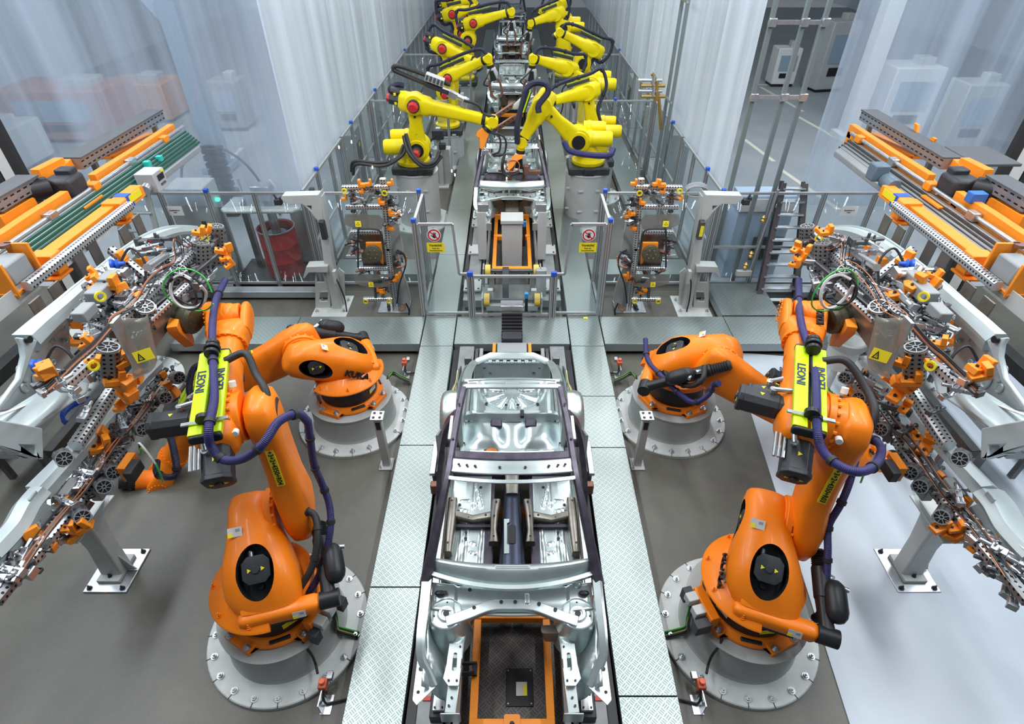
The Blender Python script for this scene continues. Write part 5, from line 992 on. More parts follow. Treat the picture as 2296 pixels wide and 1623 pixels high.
# ================= grippers, side panels, overhead conveyors (s=-1 left, s=1 right)
def pxs(px,s): return px if s<0 else 2296-px
def side(s):
    sd='left' if s<0 else 'right'
    A=lambda px,py,x=None,z=None,y=None: P(pxs(px,s),py,x=(s*abs(x) if x is not None else None),z=z,y=y)
    rs=random.Random(5 if s<0 else 9)
    # ---------- side panel (upper)
    t=thing('stamped_sidewall','grey stamped car side panel hanging on the %s upper gripper'%sd,'body panel',A(150,800,x=4.3))
    pts=[A(*q,x=4.3) for q in((496,524),(440,517),(390,519),(340,537),(290,570),(240,610),(190,652),(145,693),(100,732),(62,768))]
    m=MB(); sp=smooth(pts,4); n=len(sp); m.sweep(sp,[(-.045,-.05),(.02,-.055),(.05,-.02),(.05,.03),(.01,.055),(-.045,.045)],up=(-s,0,0),scale=[.8+1.15*i/n for i in range(n)]); m.build('roof_rail',PANEL,t,sharp=35)
    m=MB(); m.sweep(sp[3:],[(-.012,-.01),(.012,-.01),(.012,.01),(-.012,.01)],up=(-s,0,0)); fl=m.build('rail_flange',PANEL,t); fl.location+=V((s*.05,0,.065))
    def face(pp,x,th,m_,name,bev=.015,holes=()):
        PX=[A(*q,x=x) for q in pp]; F=Mx((V((0,1,0)),V((0,0,1)),V((1,0,0)))).transposed().to_4x4(); F.translation=V((s*x,0,0))
        return MB().prism([(q.y,q.z) for q in PX],F,th,[[(A(*q,x=x).y,A(*q,x=x).z) for q in h] for h in holes]).build(name,m_,t,bevel=bev,sharp=30)
    face([(150,690),(158,795),(172,822),(128,866),(60,905),(12,922),(-12,925),(38,858),(47,800),(62,770),(78,765)],4.3,.03,PANEL,'quarter_panel')
    face([(80,762),(35,756),(44,772),(48,800),(36,850),(-15,920),(2,912),(46,858),(66,800)],4.22,.05,PANEL,'rear_window_flange')
    face([(-15,935),(15,922),(62,905),(128,862),(170,826),(165,838),(110,888),(20,925)],4.15,.04,WHITE,'bright_lower_fin') 
    g=MB(); 
    def shell(u,v):
        a,b,c,d=A(-20,945,x=4.25),A(215,800,x=4.0),A(195,880,x=3.9),A(-20,1030,x=4.1); p=(a*(1-u)+b*u)*(1-v)+(d*(1-u)+c*u)*v; return p+V((-s*.12*math.sin(PI*v)*math.sin(PI*min(1,u+.2)),0,.0))
    g.grid(shell,20,10); g.build('wheel_arch_shell',PANEL,t,solid=.012,sharp=30)
    face([(-20,1000),(85,1030),(83,960),(-20,940)],3.95,.10,PANEL,'rear_lamp_corner',.02,[[(30,1018),(68,1022),(66,998),(30,996)]])
    for (px,py,rx,ry) in ((50,838,.05,.09),(85,855,.05,.08),(68,812,.03,.03),(118,812,.03,.03),(140,735,.03,.03),(118,763,.025,.025),(146,763,.03,.025),(90,828,.02,.02),(55,870,.035,.05)):
        q=A(px,py,x=4.27); m=MB(); m.lathe(q,(-s,0,0),[(1,0),(.9,.012),(.7,.014),(.6,.004),(.01,.004)],20); 
        for v in m.b.verts: v.co=V((v.co.x,q.y+(v.co.y-q.y)*rx,q.z+(v.co.z-q.z)*ry))
        m.build('pressed_dimple',PANEL,t)
    q=A(61,842-80,x=4.25); q=A(60,761,x=4.19); MB().cyl(q,q+V((-s*.03,0,0)),.032,n=16).build('round_hole',BLACK,t)
    # ---------- lower panel (sill side)
    t=thing('car_sill','long grey sill panel held by the %s lower gripper'%sd,'body panel',A(150,1050,x=4.0))
    sp=smooth([A(355,815,x=4.05),A(290,880,x=4.05),A(220,960,x=4.05),A(150,1035,x=4.05),A(85,1105,x=4.05)],5); MB().sweep(sp,[(-.05,-.05),(.03,-.06),(.06,-.01),(.05,.05),(-.02,.06),(-.05,.03)],up=(-s,0,0),scale=[.9+.6*i/20 for i in range(21)]).build('sill_tube',PANEL,t,sharp=35)
    sp=smooth([A(85,1105,x=4.05),A(60,1135,x=4.05),A(35,1180,x=4.05),A(0,1220,x=4.05),A(-30,1250,x=4.05)],5); MB().sweep(sp,[(-.06,-.02),(.02,-.11),(.04,-.06),(.05,.05),(0,.09),(-.06,.06)],up=(-s,0,0),scale=[1.3]*21).build('rear_frame',PANEL,t,sharp=35)
    face([(95,1125),(130,1140),(60,1225),(-20,1290),(-20,1245),(50,1185)],3.97,.02,PANEL,'inner_flange'); MB().box(A(78,1118,x=3.98),(.02,.1,.1)).build('hinge_patch',PANEL,t,bevel=.02)
    # ---------- gripper helper
    def wheel(p,d,L,r,t,m_=PERF):
        p=V(p); d=V(d).normalized(); m=MB(); k=r*.42; m.sweep([p,p+d*L],[(-r,-r+k),(-r+k,-r),(r-k,-r),(r,-r+k),(r,r-k),(r-k,r),(-r+k,r),(-r,r-k)]); o=m.build('octagonal_tube',PERFD,t)
        F=frame(p,-d); R=F@Mx.Rotation(PI/2,4,'Y'); m=MB(); R2=R@Mx.Translation((0,0,.006)); m.prism(circ(r*1.02,24),R2,.016,[circ(r*.88,24)]); m.prism(circ(r*.30,16),R2,.016,[circ(r*.18,12)])
        for i in range(8): m.box((0,r*.6,0),(r*.08,r*.6,.012),R@Mx.Translation((0,0,.008))@Mx.Rotation(i*PI/4,4,'Z'))
        m.build('spoked_end',mat('dull_cast_steel',(.40,.42,.44),.45,.5),o); MB().prism(circ(r*.84,24),R@Mx.Translation((0,0,.004)),.004).build('dark_inside',BLACK,o); return o
    def beamp(a,b,w,t,m_=PERF,name='perforated_beam'): 
        k=w*.2; h=w/2; return MB().sweep([a,b],[(-h,-h+k),(-h+k,-h),(h-k,-h),(h,-h+k),(h,h-k),(h-k,h),(-h+k,h),(-h,h-k)]).build(name,m_,t)
    def clampu(p,yaw,t,k=1.0,jaw=True):
        T=Mx.Translation(p)@Mx.Rotation(yaw,4,'Z')@Mx.Rotation(rs.uniform(-.4,.4),4,'X')@Mx.Scale(k,4); m=MB(T); m.box((0,0,0),(.16,.09,.08)); m.cyl((.08,.0,.02),(.2,0,.02),.028,n=10); m.cyl((-.08,.03,.0),(-.2,.03,.0),.035,n=10); m.cyl((-.08,-.03,.0),(-.2,-.03,.0),.035,n=10); m.box((-.22,0,0),(.05,.12,.1)); m.cyl((0,.02,.04),(0,.02,.10),.02,n=8); m.cyl((.05,-.02,.04),(.05,-.02,.09),.015,n=8)
        o=m.build('pneumatic_clamp',rs.choice((STEEL,STEEL,DSTEEL)),t,bevel=.004)
        if jaw: MB(T).box((.22,0,.02),(.07,.07,.05)).build('jaw',rs.choice((DSTEEL,BLACKM)),o,bevel=.006); MB(T).box((-.05,-.048,.01),(.03,.008,.02)).build('red_seal',REDM,o)
        return o
    def jaw(p,t,k=1.0,yaw=0,m_=ORANGE2):
        T=Mx.Translation(p)@Mx.Rotation(yaw,4,'Z')@Mx.Rotation(rs.uniform(-.5,.5),4,'Y')@Mx.Scale(k,4); m=MB(T); m.box((0,0,0),(.14,.09,.05)); m.box((.05,0,.05),(.05,.09,.10)); m.build('orange_jaw',m_,t,bevel=.006)
        MB(T).cyl((-.03,0,.02),(-.03,0,.04),.012,n=8).build('jaw_screw',BLACK,t)
    def wires(pts,t,m_,r=.008,name='wire'): MB().tube(pts,r,5,5).build(name,m_,t)
    # ---------- upper gripper
    x=3.6; t=thing('gripper','perforated aluminium gripper frame with orange jaws on the %s front robot'%sd,'gripper',A(300,700,x=x))
    beamp(A(489,513,x=x),A(259,728,x=x),.10,t); beamp(A(268,752,x=x),A(138,868,x=x),.11,t); beamp(A(500,560,x=x-.2),A(290,735,x=x),.05,t,DSTEEL,'side_rail')
    beamp(A(350,640,x=x),A(250,560,x=x+.45),.09,t,PERFD); beamp(A(300,700,x=x),A(190,640,x=x+.5),.07,t,PERFD); beamp(A(330,600,x=x),A(390,560,x=x+.3),.07,t); beamp(A(262,742,x=x),A(195,728,x=x+.4),.07,t); beamp(A(420,640,x=x-.25),A(335,720,x=x-.15),.06,t,PERF,'connecting_rail')
    for (px,py,qx,qy,r) in ((486,508,490,590,.075),(451,546,455,650,.085),(400,605,402,655,.075),(325,688,327,725,.085),(243,780,247,850,.085)):
        a=A(px,py,x=x-.12); b=A(qx,qy,x=x-.02); wheel(a,b-a,(b-a).length,r,t)
    # mounting plates to the robot
    F=fr(A(370,720,x=x-.15),(0,1,0),(0,0,1)); MB().prism([(-.45,-.12),(.5,-.05),(.5,.16),(-.45,.12)],F,.02).build('mounting_plate',TANBODY,t,bevel=.004)
    q=A(405,735,x=x-.18); m=MB(); F=fr(q,(s*-.3,-1,0),(0,0,1)); m.prism([(-.2,.16),(.22,.16),(.22,.08),(-.02,-.26),(-.09,-.22)],F,.1,[[(-.05,.1),(.12,.1),(.0,-.08)]]); m.build('orange_triangle_bracket',ORANGE2,t,bevel=.006)
    m=MB(); q=A(425,715,x=x-.28); m.lathe(q,(-s,-.25,0),[(.01,-.1),(.14,-.1),(.15,-.06),(.15,.05),(.12,.08),(.01,.08)],28); m.build('tool_changer_plate',mat('olive_metal',(.12,.12,.08),.4,.5,noise=.3,nscale=20),t)
    # smoked guard with electric warning
    c=A(328,790,x=x-.3); 
    def guard(u,v):
        a,b,c_,d=A(273,712,x=x-.35),A(330,705,x=x-.42),A(352,800,x=x-.42),A(300,850,x=x-.35); p=(a*(1-u)+b*u)*(1-v)+(d*(1-u)+c_*u)*v; return p+V((-s*.07*math.sin(PI*u),-.03*math.sin(PI*u),0))
    MB().grid(guard,12,10).build('cloudy_guard',SMOKE,t,solid=.006); MB().box(A(285,770,x=x-.3),(.03,.12,.5)).build('guard_plate',STEEL,t,bevel=.004)
    q=A(322,797,x=x-.46); F=fr(q,(.5,-s*.15,.1) if s<0 else (.5,-.15,-.1),(0,.35,1)); st=MB().prism([(-.075,-.05),(.075,-.05),(.075,.05),(-.075,.05)],F,.004).build('electric_warning_label',YSTICK,t); MB().prism([(-.06,-.035),(0,-.035),(-.03,.035)],F@Mx.Translation((0,0,.003)),.002,[[(-.047,-.028),(-.013,-.028),(-.03,.017)]]).build('triangle_mark',INK,st); text('!',F@Mx.Translation((-.03,-.012,.003)),.035,INK,st)
    # jaws
    for (px,py,k,dx) in ((445,522,.9,-.1),(458,518,.9,-.1),(495,563,.9,-.4),(512,558,.8,-.5),(505,580,.8,-.45),(515,594,.8,-.5),(270,585,1.0,.3),(245,640,1.1,.2),(278,662,1.3,.15),(300,668,1.0,.1),(215,640,1.0,.35),(205,618,.8,.4),(195,772,.9,.1),(105,828,1.1,.0),(100,842,1.0,0),(255,855,1.1,-.1),(275,862,1.3,-.1),(300,850,1.0,-.15),(285,885,1.2,-.1),(205,813,.8,-.05),(280,812,1.0,-.2),(268,915,.8,0)):
        jaw(A(px,py,x=x+dx),t,k,rs.uniform(-.8,.8))
    for (px,py,dx) in ((330,555,.3),(345,565,.3),(360,580,.25),(200,690,.4),(225,670,.4),(185,710,.4),(240,700,.35),(210,725,.35),(255,690,.3),(190,680,.45),(230,735,.3),(350,540,.35),(310,650,.1),(375,640,.0),(430,590,.1),(455,590,-.1),(470,620,-.15),(480,540,-.1),(300,620,.2),(270,640,.25),(350,690,.0),(380,665,-.05),(110,850,0),(130,860,-.05),(150,870,-.05),(215,760,.2),(240,755,.15),(265,700,.25),(290,680,.2),(200,740,.3),(205,700,.4),(245,610,.3),(250,630,.3),(430,650,-.1),(165,885,0),(195,920,-.05),(230,820,.05),(445,620,-.1),(420,630,0),(330,620,.15),(290,760,.0),(200,790,.2),(150,835,.1),(395,700,-.1)):
        clampu(A(px,py,x=x+dx),rs.uniform(0,PI),t,rs.uniform(.6,.95)*(1 if px>210 else .7),jaw=rs.random()<.6)
    for i in range(46):
        u=rs.random(); px=470-270*u+rs.uniform(-45,10); py=545+215*u+rs.uniform(-25,25); clampu(A(px,py,x=x+rs.uniform(.05,.45)),rs.uniform(0,PI),t,rs.uniform(.45,.75),jaw=False)
    for (px,py,k) in ((360,700,1),(250,720,.9),(225,655,1.2),(245,625,1),(190,700,1)): MB().box(A(px,py,x=x+.25),(.12*k,.2*k,.10*k)).build('servo_box',GREYP,t,bevel=.012)
    for (px,py) in ((268,592),(98,818)):
        q=A(px,py,x=x+.25); m=MB(); m.lathe(q,(-s*-1,-.3,0),[(.02,-.05),(.03,0),(.055,.02),(.03,.035),(.055,.05),(.06,.07),(.01,.06)],18); m.build('blue_suction_cup',BLUEC,t); MB().tube([q,q+V((s*-.1,.1,.12)),q+V((s*-.22,.05,.0)),q+V((s*-.2,-.1,-.25))],.012,6,5).build('air_line',RUBBER,t)
    for k in range(5):
        o=V((rs.uniform(-.09,.09),rs.uniform(-.06,.06),rs.uniform(0,.06))); wires([A(px,py,x=x-.05)+o for px,py in ((470,530),(430,560),(400,545),(402,590),(370,610),(340,640),(310,690),(262,720),(258,760))],t,(COPPER,RUBBER,COPPER,BLACK,RUBBER)[k],.005)
    for k in range(4): 
        o=V((0,0,.02*k)); wires([A(px,py,x=x-.05)+o for px,py in ((250,740),(215,780),(180,810),(140,850),(110,880))],t,(RUBBER,COPPER,BLACK,RUBBER)[k],.008)
    c=A(425,655,x=x-.5)
    for k,(rr,mm,wd) in enumerate(((.24,GREENW,.008),(.17,WSTICK,.016),(.18,BLACK,.01),(.15,RUBBER,.012))): wires([c+V((s*.02*k+rr*math.cos(a*PI/5+k)*.9,.04*math.sin(a),rr*math.sin(a*PI/5+k))) for a in range(10)],t,mm,wd,'cable_loop')
    for q_ in((815,-.1),(560,-.15)): 
        pass
    for (px,py) in ((210,820),(460,535),(225,665)): MB().lathe(A(px,py,x=x-.1),(-s,-.6,.2),[(.028,-.01),(.045,-.01),(.045,.01),(.028,.01)],16,cap=False,close=True).build('yellow_handle',YSTICK,t)
    # ---------- lower gripper
    x=3.85; t=thing('gripper','dark perforated gripper frame with spoked tube ends on the %s rear robot'%sd,'gripper',A(200,1050,x=x))
    beamp(A(392,838,x=x),A(300,958,x=x),.08,t); beamp(A(300,965,x=x+.05),A(262,1030,x=x),.08,t); beamp(A(275,1010,x=x),A(176,1130,x=x),.09,t,PERFD); beamp(A(178,1125,x=x),A(66,1258,x=x),.10,t); beamp(A(72,1250,x=x),A(-10,1350,x=x),.09,t,PERFD)
    beamp(A(250,880,x=x+.15),A(170,1000,x=x+.1),.12,t,PERF); beamp(A(330,905,x=x+.1),A(240,1040,x=x+.1),.05,t,DSTEEL,'side_rail'); beamp(A(240,1060,x=x+.05),A(90,1220,x=x+.05),.05,t,DSTEEL,'side_rail')
    for (px,py) in ((402,847),(371,892),(321,963),(255,1059),(233,1091),(185,1159),(144,1028)):
        a=A(px,py,x=x-.22); wheel(a,V((s*.7,.6,-.5)),.2,.062,t)
    for (px,py,k,dx) in ((375,867,.9,0),(392,885,.9,-.05),(365,845,.8,.1),(250,965,1.1,.2),(228,985,1.2,.15),(222,1005,1.2,.1),(260,1040,1.0,.1),(145,1132,.9,.1),(82,1205,1.3,.1),(190,1182,1.0,-.2),(155,1185,.8,-.1),(168,1200,1.0,-.1),(50,1265,1.0,.1),(195,1075,.8,.1),(355,870,.8,.1),(113,1229,.7,0)):
        jaw(A(px,py,x=x+dx),t,k,rs.uniform(-.9,.9))
    for i in range(80):
        u=rs.random(); px=385-375*u+rs.uniform(-30,18); py=850+480*u+rs.uniform(-22,10); clampu(A(px,py,x=x+rs.uniform(0,.15)),rs.uniform(0,PI),t,rs.uniform(.45,.75),jaw=rs.random()<.5)
    for (px,py) in ((250,1000),(215,1050),(160,1100),(225,1095)): MB().box(A(px,py,x=x+.1),(.1,.2,.14)).build('servo_box',GREYP,t,bevel=.012)
    for k in range(5):
        o=V((rs.uniform(-.08,.08),rs.uniform(-.06,.06),rs.uniform(0,.06))); wires([A(px,py,x=x-.02)+o for px,py in ((350,880),(300,950),(255,1000),(215,1060),(180,1110),(130,1165),(80,1230),(40,1290))],t,(COPPER,RUBBER,COPPER,BLACK,RUBBER)[k],.0055)
    m=MB(); q=A(290,1045,x=x-.3); F=fr(q,(0,-1,0),(0,0,1)); m.prism([(-.1,.08),(.1,.08),(.1,-.1),(.06,-.1),(.06,.03),(-.1,.02)],F,.08); m.build('orange_bracket',ORANGE2,t,bevel=.006)
    q=A(300,1055,x=x-.4); MB().box(q,(.08,.18,.12)).build('dark_connector_block',BLACKM,t,bevel=.01)
    for k in range(3): wires([q+V((-s*.05,.1,.1)),q+V((-s*.15,.05,.25+.03*k)),q+V((-s*.28,-.05,.15)),q+V((-s*.3,-.1,-.05))],t,(GREENW,RUBBER,WSTICK)[k],.009)
    F=fr(A(230,1130,x=x-.1),(0,-1,-.1),(0,0,1)); MB().prism([(-.2,0),(.25,.05),(.2,-.12)],F,.01).build('clear_wing_plate',ACRYL,t)
    # ---------- floor stand under the lower gripper
    t=thing('floor_stand','grey welded stand on a bolted base plate, lower %s'%sd,'stand',A(258,1285,z=0))
    c=A(258,1281,z=0); a,b,c2,d=A(187,1330,z=0),A(282,1329,z=0),A(332,1232,z=0),A(256,1232,z=0); cx=(a.x+b.x+c2.x+d.x)/4; cy=(a.y+c2.y)/2
    MB().box((cx,cy,.012),(.50,abs(c2.y-a.y),.024)).build('base_plate',STEEL,t,bevel=.006); MB().box((cx,cy,.05),(.26,.36,.05)).build('upper_plate',LGREY,t,bevel=.005)
    top=A(205,1165,z=.95); m=MB(); m.loft([(V((cx,cy,.07)),V((.13,0,0)),V((0,.10,0)),8),(V((cx,cy,.55)).lerp(V((top.x,top.y,.55)),.35),V((.11,0,0)),V((0,.10,0)),8),(V((cx,cy,.95)).lerp(top,.5),V((.13,0,0)),V((0,.13,0)),8)],16); m.build('column',LGREY,t,sharp=20)
    m=MB(); p=V((cx,cy,.95)).lerp(top,.5); F=fr(p+V((0,0,.03)),(0,1,0),(-1,0,.0)); m.prism([(-.3,-.1),(.32,-.15),(.32,.15),(-.3,.15)],F,.02); m.loft([(p,V((.13,0,0)),V((0,.13,0)),8),(p+V((s*.02,-.05,.12)),V((.17,0,0)),V((0,.3,0)),8)],16); m.build('head_plate',LGREY,t,bevel=.004)
    for i in(-1,1):
        for j in(-1,1): bolt((cx+i*.19,cy+j*.24,.02),(0,0,1),t,.02,'base_bolt',BLACKM); 
    for i in(-1,1): bolt((cx,cy+i*.12,.07),(0,0,1),t,.015,'base_bolt',BLACKM)
    MB().prism([(0,-.03),(.14,-.03),(.02,.3),(0,.3)],fr((cx+.1,cy,.07),(1,0,0),(0,0,1)),.015).build('gusset',LGREY,t)
    # ---------- overhead conveyor
    t=thing('overhead_rail','%s overhead aluminium transport rail %s'%(sd,'packed with dark green strips' if s<0 else 'with grey grooved profile'),'rail',A(215,450,x=5.3))
    a,b=A(425 if s<0 else 402,318 if s<0 else 334,x=5.3),A(-20,612,x=5.3); b.z=a.z; hh=.30 if s<0 else .22
    F=Mx((V((1,0,0)),V((0,0,1)),V((0,-1,0)))).transposed().to_4x4(); F.translation=V((a.x,(a.y+b.y)/2,a.z)); MB().prism([(s*.12,-hh/2),(s*.12,hh/2),(s*.03,hh/2),(-s*.15,-hh/2+.08),(-s*.15,-hh/2)],F,abs(a.y-b.y)).build('rail_body',ALU,t,bevel=.01)
    for k in range(6 if s<0 else 4): MB().box((a.x+s*(.03-.033*k),(a.y+b.y)/2,a.z+hh/2+.005-.034*k),(.022,abs(a.y-b.y)+.1,.03)).build('green_strip' if s<0 else 'profile_groove',mat('dark_green_strip',(.02,.11,.08),.4) if s<0 else DSTEEL,t)
    MB().box((a.x+s*.09,(a.y+b.y)/2,a.z+hh/2+.01),(.07,abs(a.y-b.y),.03)).build('top_track',ALU,t,bevel=.005)
    MB().cyl((a.x+s*.10,a.y+.15,a.z+.20),(a.x+s*.10,b.y,a.z+.20),.026,n=14).build('guide_shaft',STEEL,t)
    for yy in(9.1,8.1,7.2,6.3,5.3): MB().box((a.x+s*.10,yy,a.z+.20),(.11,.14,.10)).build('shaft_bearing',STEEL if yy in(8.1,6.3) else ORANGE2,t,bevel=.01)
    # orange frame beams
    t=thing('overhead_gantry','orange welded overhead frame of the %s conveyor'%sd,'frame',A(200,400,x=5.6))
    def ob(pp,x_,w=.10,h=.20,name='orange_beam',m_=ORANGE2): 
        q=[A(*k,x=x_) for k in pp]; return MB().sweep(q,[(-w/2,-h/2),(w/2,-h/2),(w/2,h/2),(-w/2,h/2)]).build(name,m_,t,bevel=.006)
    ob([(388,292),(300,352),(276,367),(212,408)],5.5); ob([(152,445),(75,495),(10,540),(-20,558)],5.5); ob([(345,300),(250,345),(232,352)],5.9,.2,.05,'orange_cross_plate'); ob([(270,352),(190,355)],5.9,.2,.04,'orange_cross_plate'); ob([(140,370),(85,398)],5.95,.12,.2); ob([(75,455),(0,500)],5.8,.1,.16); ob([(160,372),(130,400)],5.9); ob([(230,400),(205,432)],5.6)
    for px,py in((385,300),(295,368),(20,545),(150,462)): q=A(px,py,x=5.5); MB().box(q-V((0,0,.12)),(.1,.12,.3)).build('hanger_leg',ORANGE2,t,bevel=.006)
    # lower orange beam with slats
    t=thing('lift_beam','orange lifting beam hanging below the %s overhead rail'%sd,'beam',A(150,540,x=5.0))
    a,b=A(312,432,x=5.0),A(98,579,x=5.0); MB().box(((a.x+b.x)/2,(a.y+b.y)/2,(a.z+b.z)/2),(.16,abs(a.y-b.y),.15)).build('beam_body',ORANGE2,t,bevel=.008); z=(a.z+b.z)/2
    for px,py in((262,468),(110,590)): q=A(px,py,x=4.95); m=MB(); m.box((q.x,q.y,z+.0),(.24,.16,.22)); m.box((q.x-s*.02,q.y,z-.15),(.2,.26,.03)); m.build('beam_clamp',ORANGE2,t,bevel=.01)
    for px,py in((278,450),(60,625)): q=A(px,py,x=5.0); MB().box((q.x,q.y,z),(.17,.12,.16)).build('blue_band',BLUEC,t)
    if s<0:
        a2,b2=A(235,500,x=4.95),A(135,575,x=4.95); sl=MB(); n=22
        for k in range(n): sl.box((a2.x,a2.y+(b2.y-a2.y)*k/n,z-.12),(.02,.035,.09))
        sl.build('slatted_cover',WSTICK,t,kind='stuff')
    q=A(290,442,x=5.0); MB().box((q.x-s*.085,q.y,z+.02),(.006,.28,.09)).build('yellow_label',YSTICK,t)
    # perforated beam with hook plates
    t=thing('hook_beam','perforated beam with hanging hook plates below the %s lift beam'%sd,'beam',A(180,560,x=4.8))
    a,b=A(292,462,x=4.8),A(58,640,x=4.8); a.z=b.z=(a.z+b.z)/2; beamp(a,b,.10,t); z=a.z
    for px,py,hx in((312,505,4.65),(278,520,4.65),(112,628,4.65),(72,665,4.65),(178,578,4.9),(210,556,4.9)):
        q=A(px,py,x=hx); MB().box((q.x,q.y,z-.28),(.02,.16,.46)).build('hanger_plate',TANBODY if hx<4.8 else PERFD,t,bevel=.004)
        if hx<4.8: m=MB(); m.box((q.x-s*.06,q.y-.02,z-.50),(.14,.10,.12)); m.box((q.x-s*.2,q.y-.02,z-.56),(.26,.08,.05)); m.build('orange_hook',ORANGE2,t,bevel=.008)
    # cable duct
    for k,(pa,pb) in enumerate((((352,258),(168,372)),((70,408),(-25,462)))):
        t=thing('cable_duct','grey slotted cable duct over the %s conveyor, %s section'%(sd,('far','near')[k]),'cable duct',A(*pa,x=5.85)); a,b=A(*pa,x=5.85),A(*pb,x=5.85); b.z=a.z
        MB().sweep([a,b],[(-.11,-.07),(.11,-.07),(.11,.07),(-.11,.07)]).build('slotted_duct',SLOT,t); MB().box(((a.x+b.x)/2,(a.y+b.y)/2,a.z+.08),(.26,abs(a.y-b.y),.02)).build('lid',CABLET,t)
        for q in((a.y*.9+b.y*.1),(a.y*.15+b.y*.85)): MB().box((a.x-s*.02,q,a.z-.35),(.08,.06,.6)).build('bracket_post',MATS['mast_zinc'],t,bevel=.006)
    # motor
    t=thing('gear_motor','black ribbed gear motor on the %s overhead frame'%sd,'motor',A(150,415,x=5.6)); q=A(150,418,x=5.6)
    MB().box(q,(.34,.34,.28)).build('gearbox',BLACKM,t,bevel=.05); m=MB(); m.cyl(q+V((s*.1,-.15,.05)),q+V((s*.35,-.45,.08)),.13,n=18); m.build('motor_body',BLACK,t,bevel=.01); m=MB(); m.box(q+V((0,.1,.16)),(.2,.16,.08)); m.build('terminal_box',BLACKM,t,bevel=.02); MB().box(q+V((-s*.18,-.1,-.16)),(.3,.4,.03)).build('motor_plate',ORANGE2,t,bevel=.006)
    if s<0:
        q=A(340,403,x=5.05); t=thing('control_box','grey control box with small display beside the left green rail','control box',q); MB().box(q,(.26,.30,.26)).build('housing',mat('box_grey',(.55,.56,.58),.4,.3),t,bevel=.008); F=fr(q+V((.134,.0,.03)),(0,1,0),(0,0,1)); MB().prism([(-.06,-.03),(.1,-.03),(.1,.05),(-.06,.05)],F,.004).build('display',BLACK,t); text('ROTA',F@Mx.Translation((.03,-.085,.002)),.05,NAVYINK,t); MB().box(q+V((.132,.1,.10)),(.006,.08,.03)).build('yellow_label',YSTICK,t); m=MB(); m.cyl(q+V((-.0,-.15,-.04)),q+V((0,-.23,-.06)),.07,n=12); m.build('cable_gland',STEEL,t)
        for px,py in((330,367),(357,355)): 
            q=A(px,py,x=5.25); MB().box(q,(.08,.08,.07)).build('teal_stopper',TEAL,label='teal stopper block on the left rail, %s of the control box'%('just above' if px==330 else 'farther up'),cat='stopper')
    else:
        q=A(310,402,x=5.05); t=thing('gear_motor','blue grey geared motor at the right rail head','motor',q); mm=mat('blue_grey_motor',(.12,.17,.22),.4); m=MB(); m.lathe(q+V((.02,-.2,-.03)),(0,1,.05),[(.01,0),(.09,0),(.1,.03),(.1,.22),(.08,.25),(.01,.25)],24); m.build('motor_body',mm,t); MB().box(q+V((-.05,.15,.05)),(.2,.2,.22)).build('gearbox',mm,t,bevel=.02)
        q=A(113,438,x=5.5); MB().box(q+V((0,-.05,.0)),(.18,.12,.12)).build('blue_drive_unit',mat('drive_blue',(.03,.16,.55),.4),label='small bright blue drive unit beside the black gear motor, right',cat='drive unit',bevel=.01)
        q=A(225,305,x=5.98); MB().prism([(-.3,.1),(-.2,.1),(-.15,0),(.15,-.02),(.2,.05),(.28,.05),(.24,-.2),(-.2,-.05)],fr(q,(0,-1,0),(0,0,1)),.04).build('lifting_lug',ORANGE2,label='orange lifting lug plate with cable above the right duct',cat='lug',bevel=.006)
        MB().box(A(95,350,x=6.3),(.6,.7,.04)).build('cover_plate',CABLET,label='dark flat cover plate framed in orange, upper right',cat='cover',bevel=.01)
    q=A(22,604,x=5.0); t=thing('belt_drive','orange bracket with grey drive box at the lower end of the %s rail'%sd,'drive',q); MB().box(q,(.22,.3,.22)).build('drive_box',GREYP,t,bevel=.02); m=MB(); m.box(q+V((-s*.02,-.2,-.02)),(.24,.03,.36)); m.box(q+V((-s*.02,.2,.02)),(.24,.03,.34)); m.box(q+V((0,0,-.17)),(.26,.44,.03)); m.build('orange_bracket',ORANGE2,t,bevel=.006)
    for a_ in(-.18,.18): MB().cyl(q+V((s*.08,a_,.16)),q+V((s*.08,a_,.19)),.06,n=16).build('brown_roller',COPGUN,t)
    q=A(25,665,x=4.9); MB().prism([(-.3,.05),(.3,.05),(.36,-.12),(-.3,-.12)],fr(q,(0,1,0),(0,0,1)),.01).build('sheet_guard',LGREY,label='light bent sheet guard below the %s drive head'%sd,cat='guard')
    # floor level conveyor profiles in the back
    for k,(px,py,x_,w,h,mm) in enumerate(((120,640,6.3,.22,.16,GREYP),(60,640,6.9,.30,.12,LGREY),(20,620,7.5,.2,.2,DARKPIT),(180,640,5.75,.12,.14,DARKPIT))):
        q=A(px,py,x=x_); z=max(.3,min(1.2,q.z)); t=thing('floor_conveyor',('grey wide','pale flat','black outer','black inner')[k]+' conveyor profile running along the floor, %s side'%sd,'conveyor',(s*x_,7.2,0)); MB().box((s*x_,7.3,.85),(w,4.9,h)).build('profile',mm,t,bevel=.008)
        for yy in(5.2,7.2,9.4): MB().box((s*x_,yy,.39),(.07,.07,.78)).build('leg',DSTEEL,t)
side(-1); side(1)
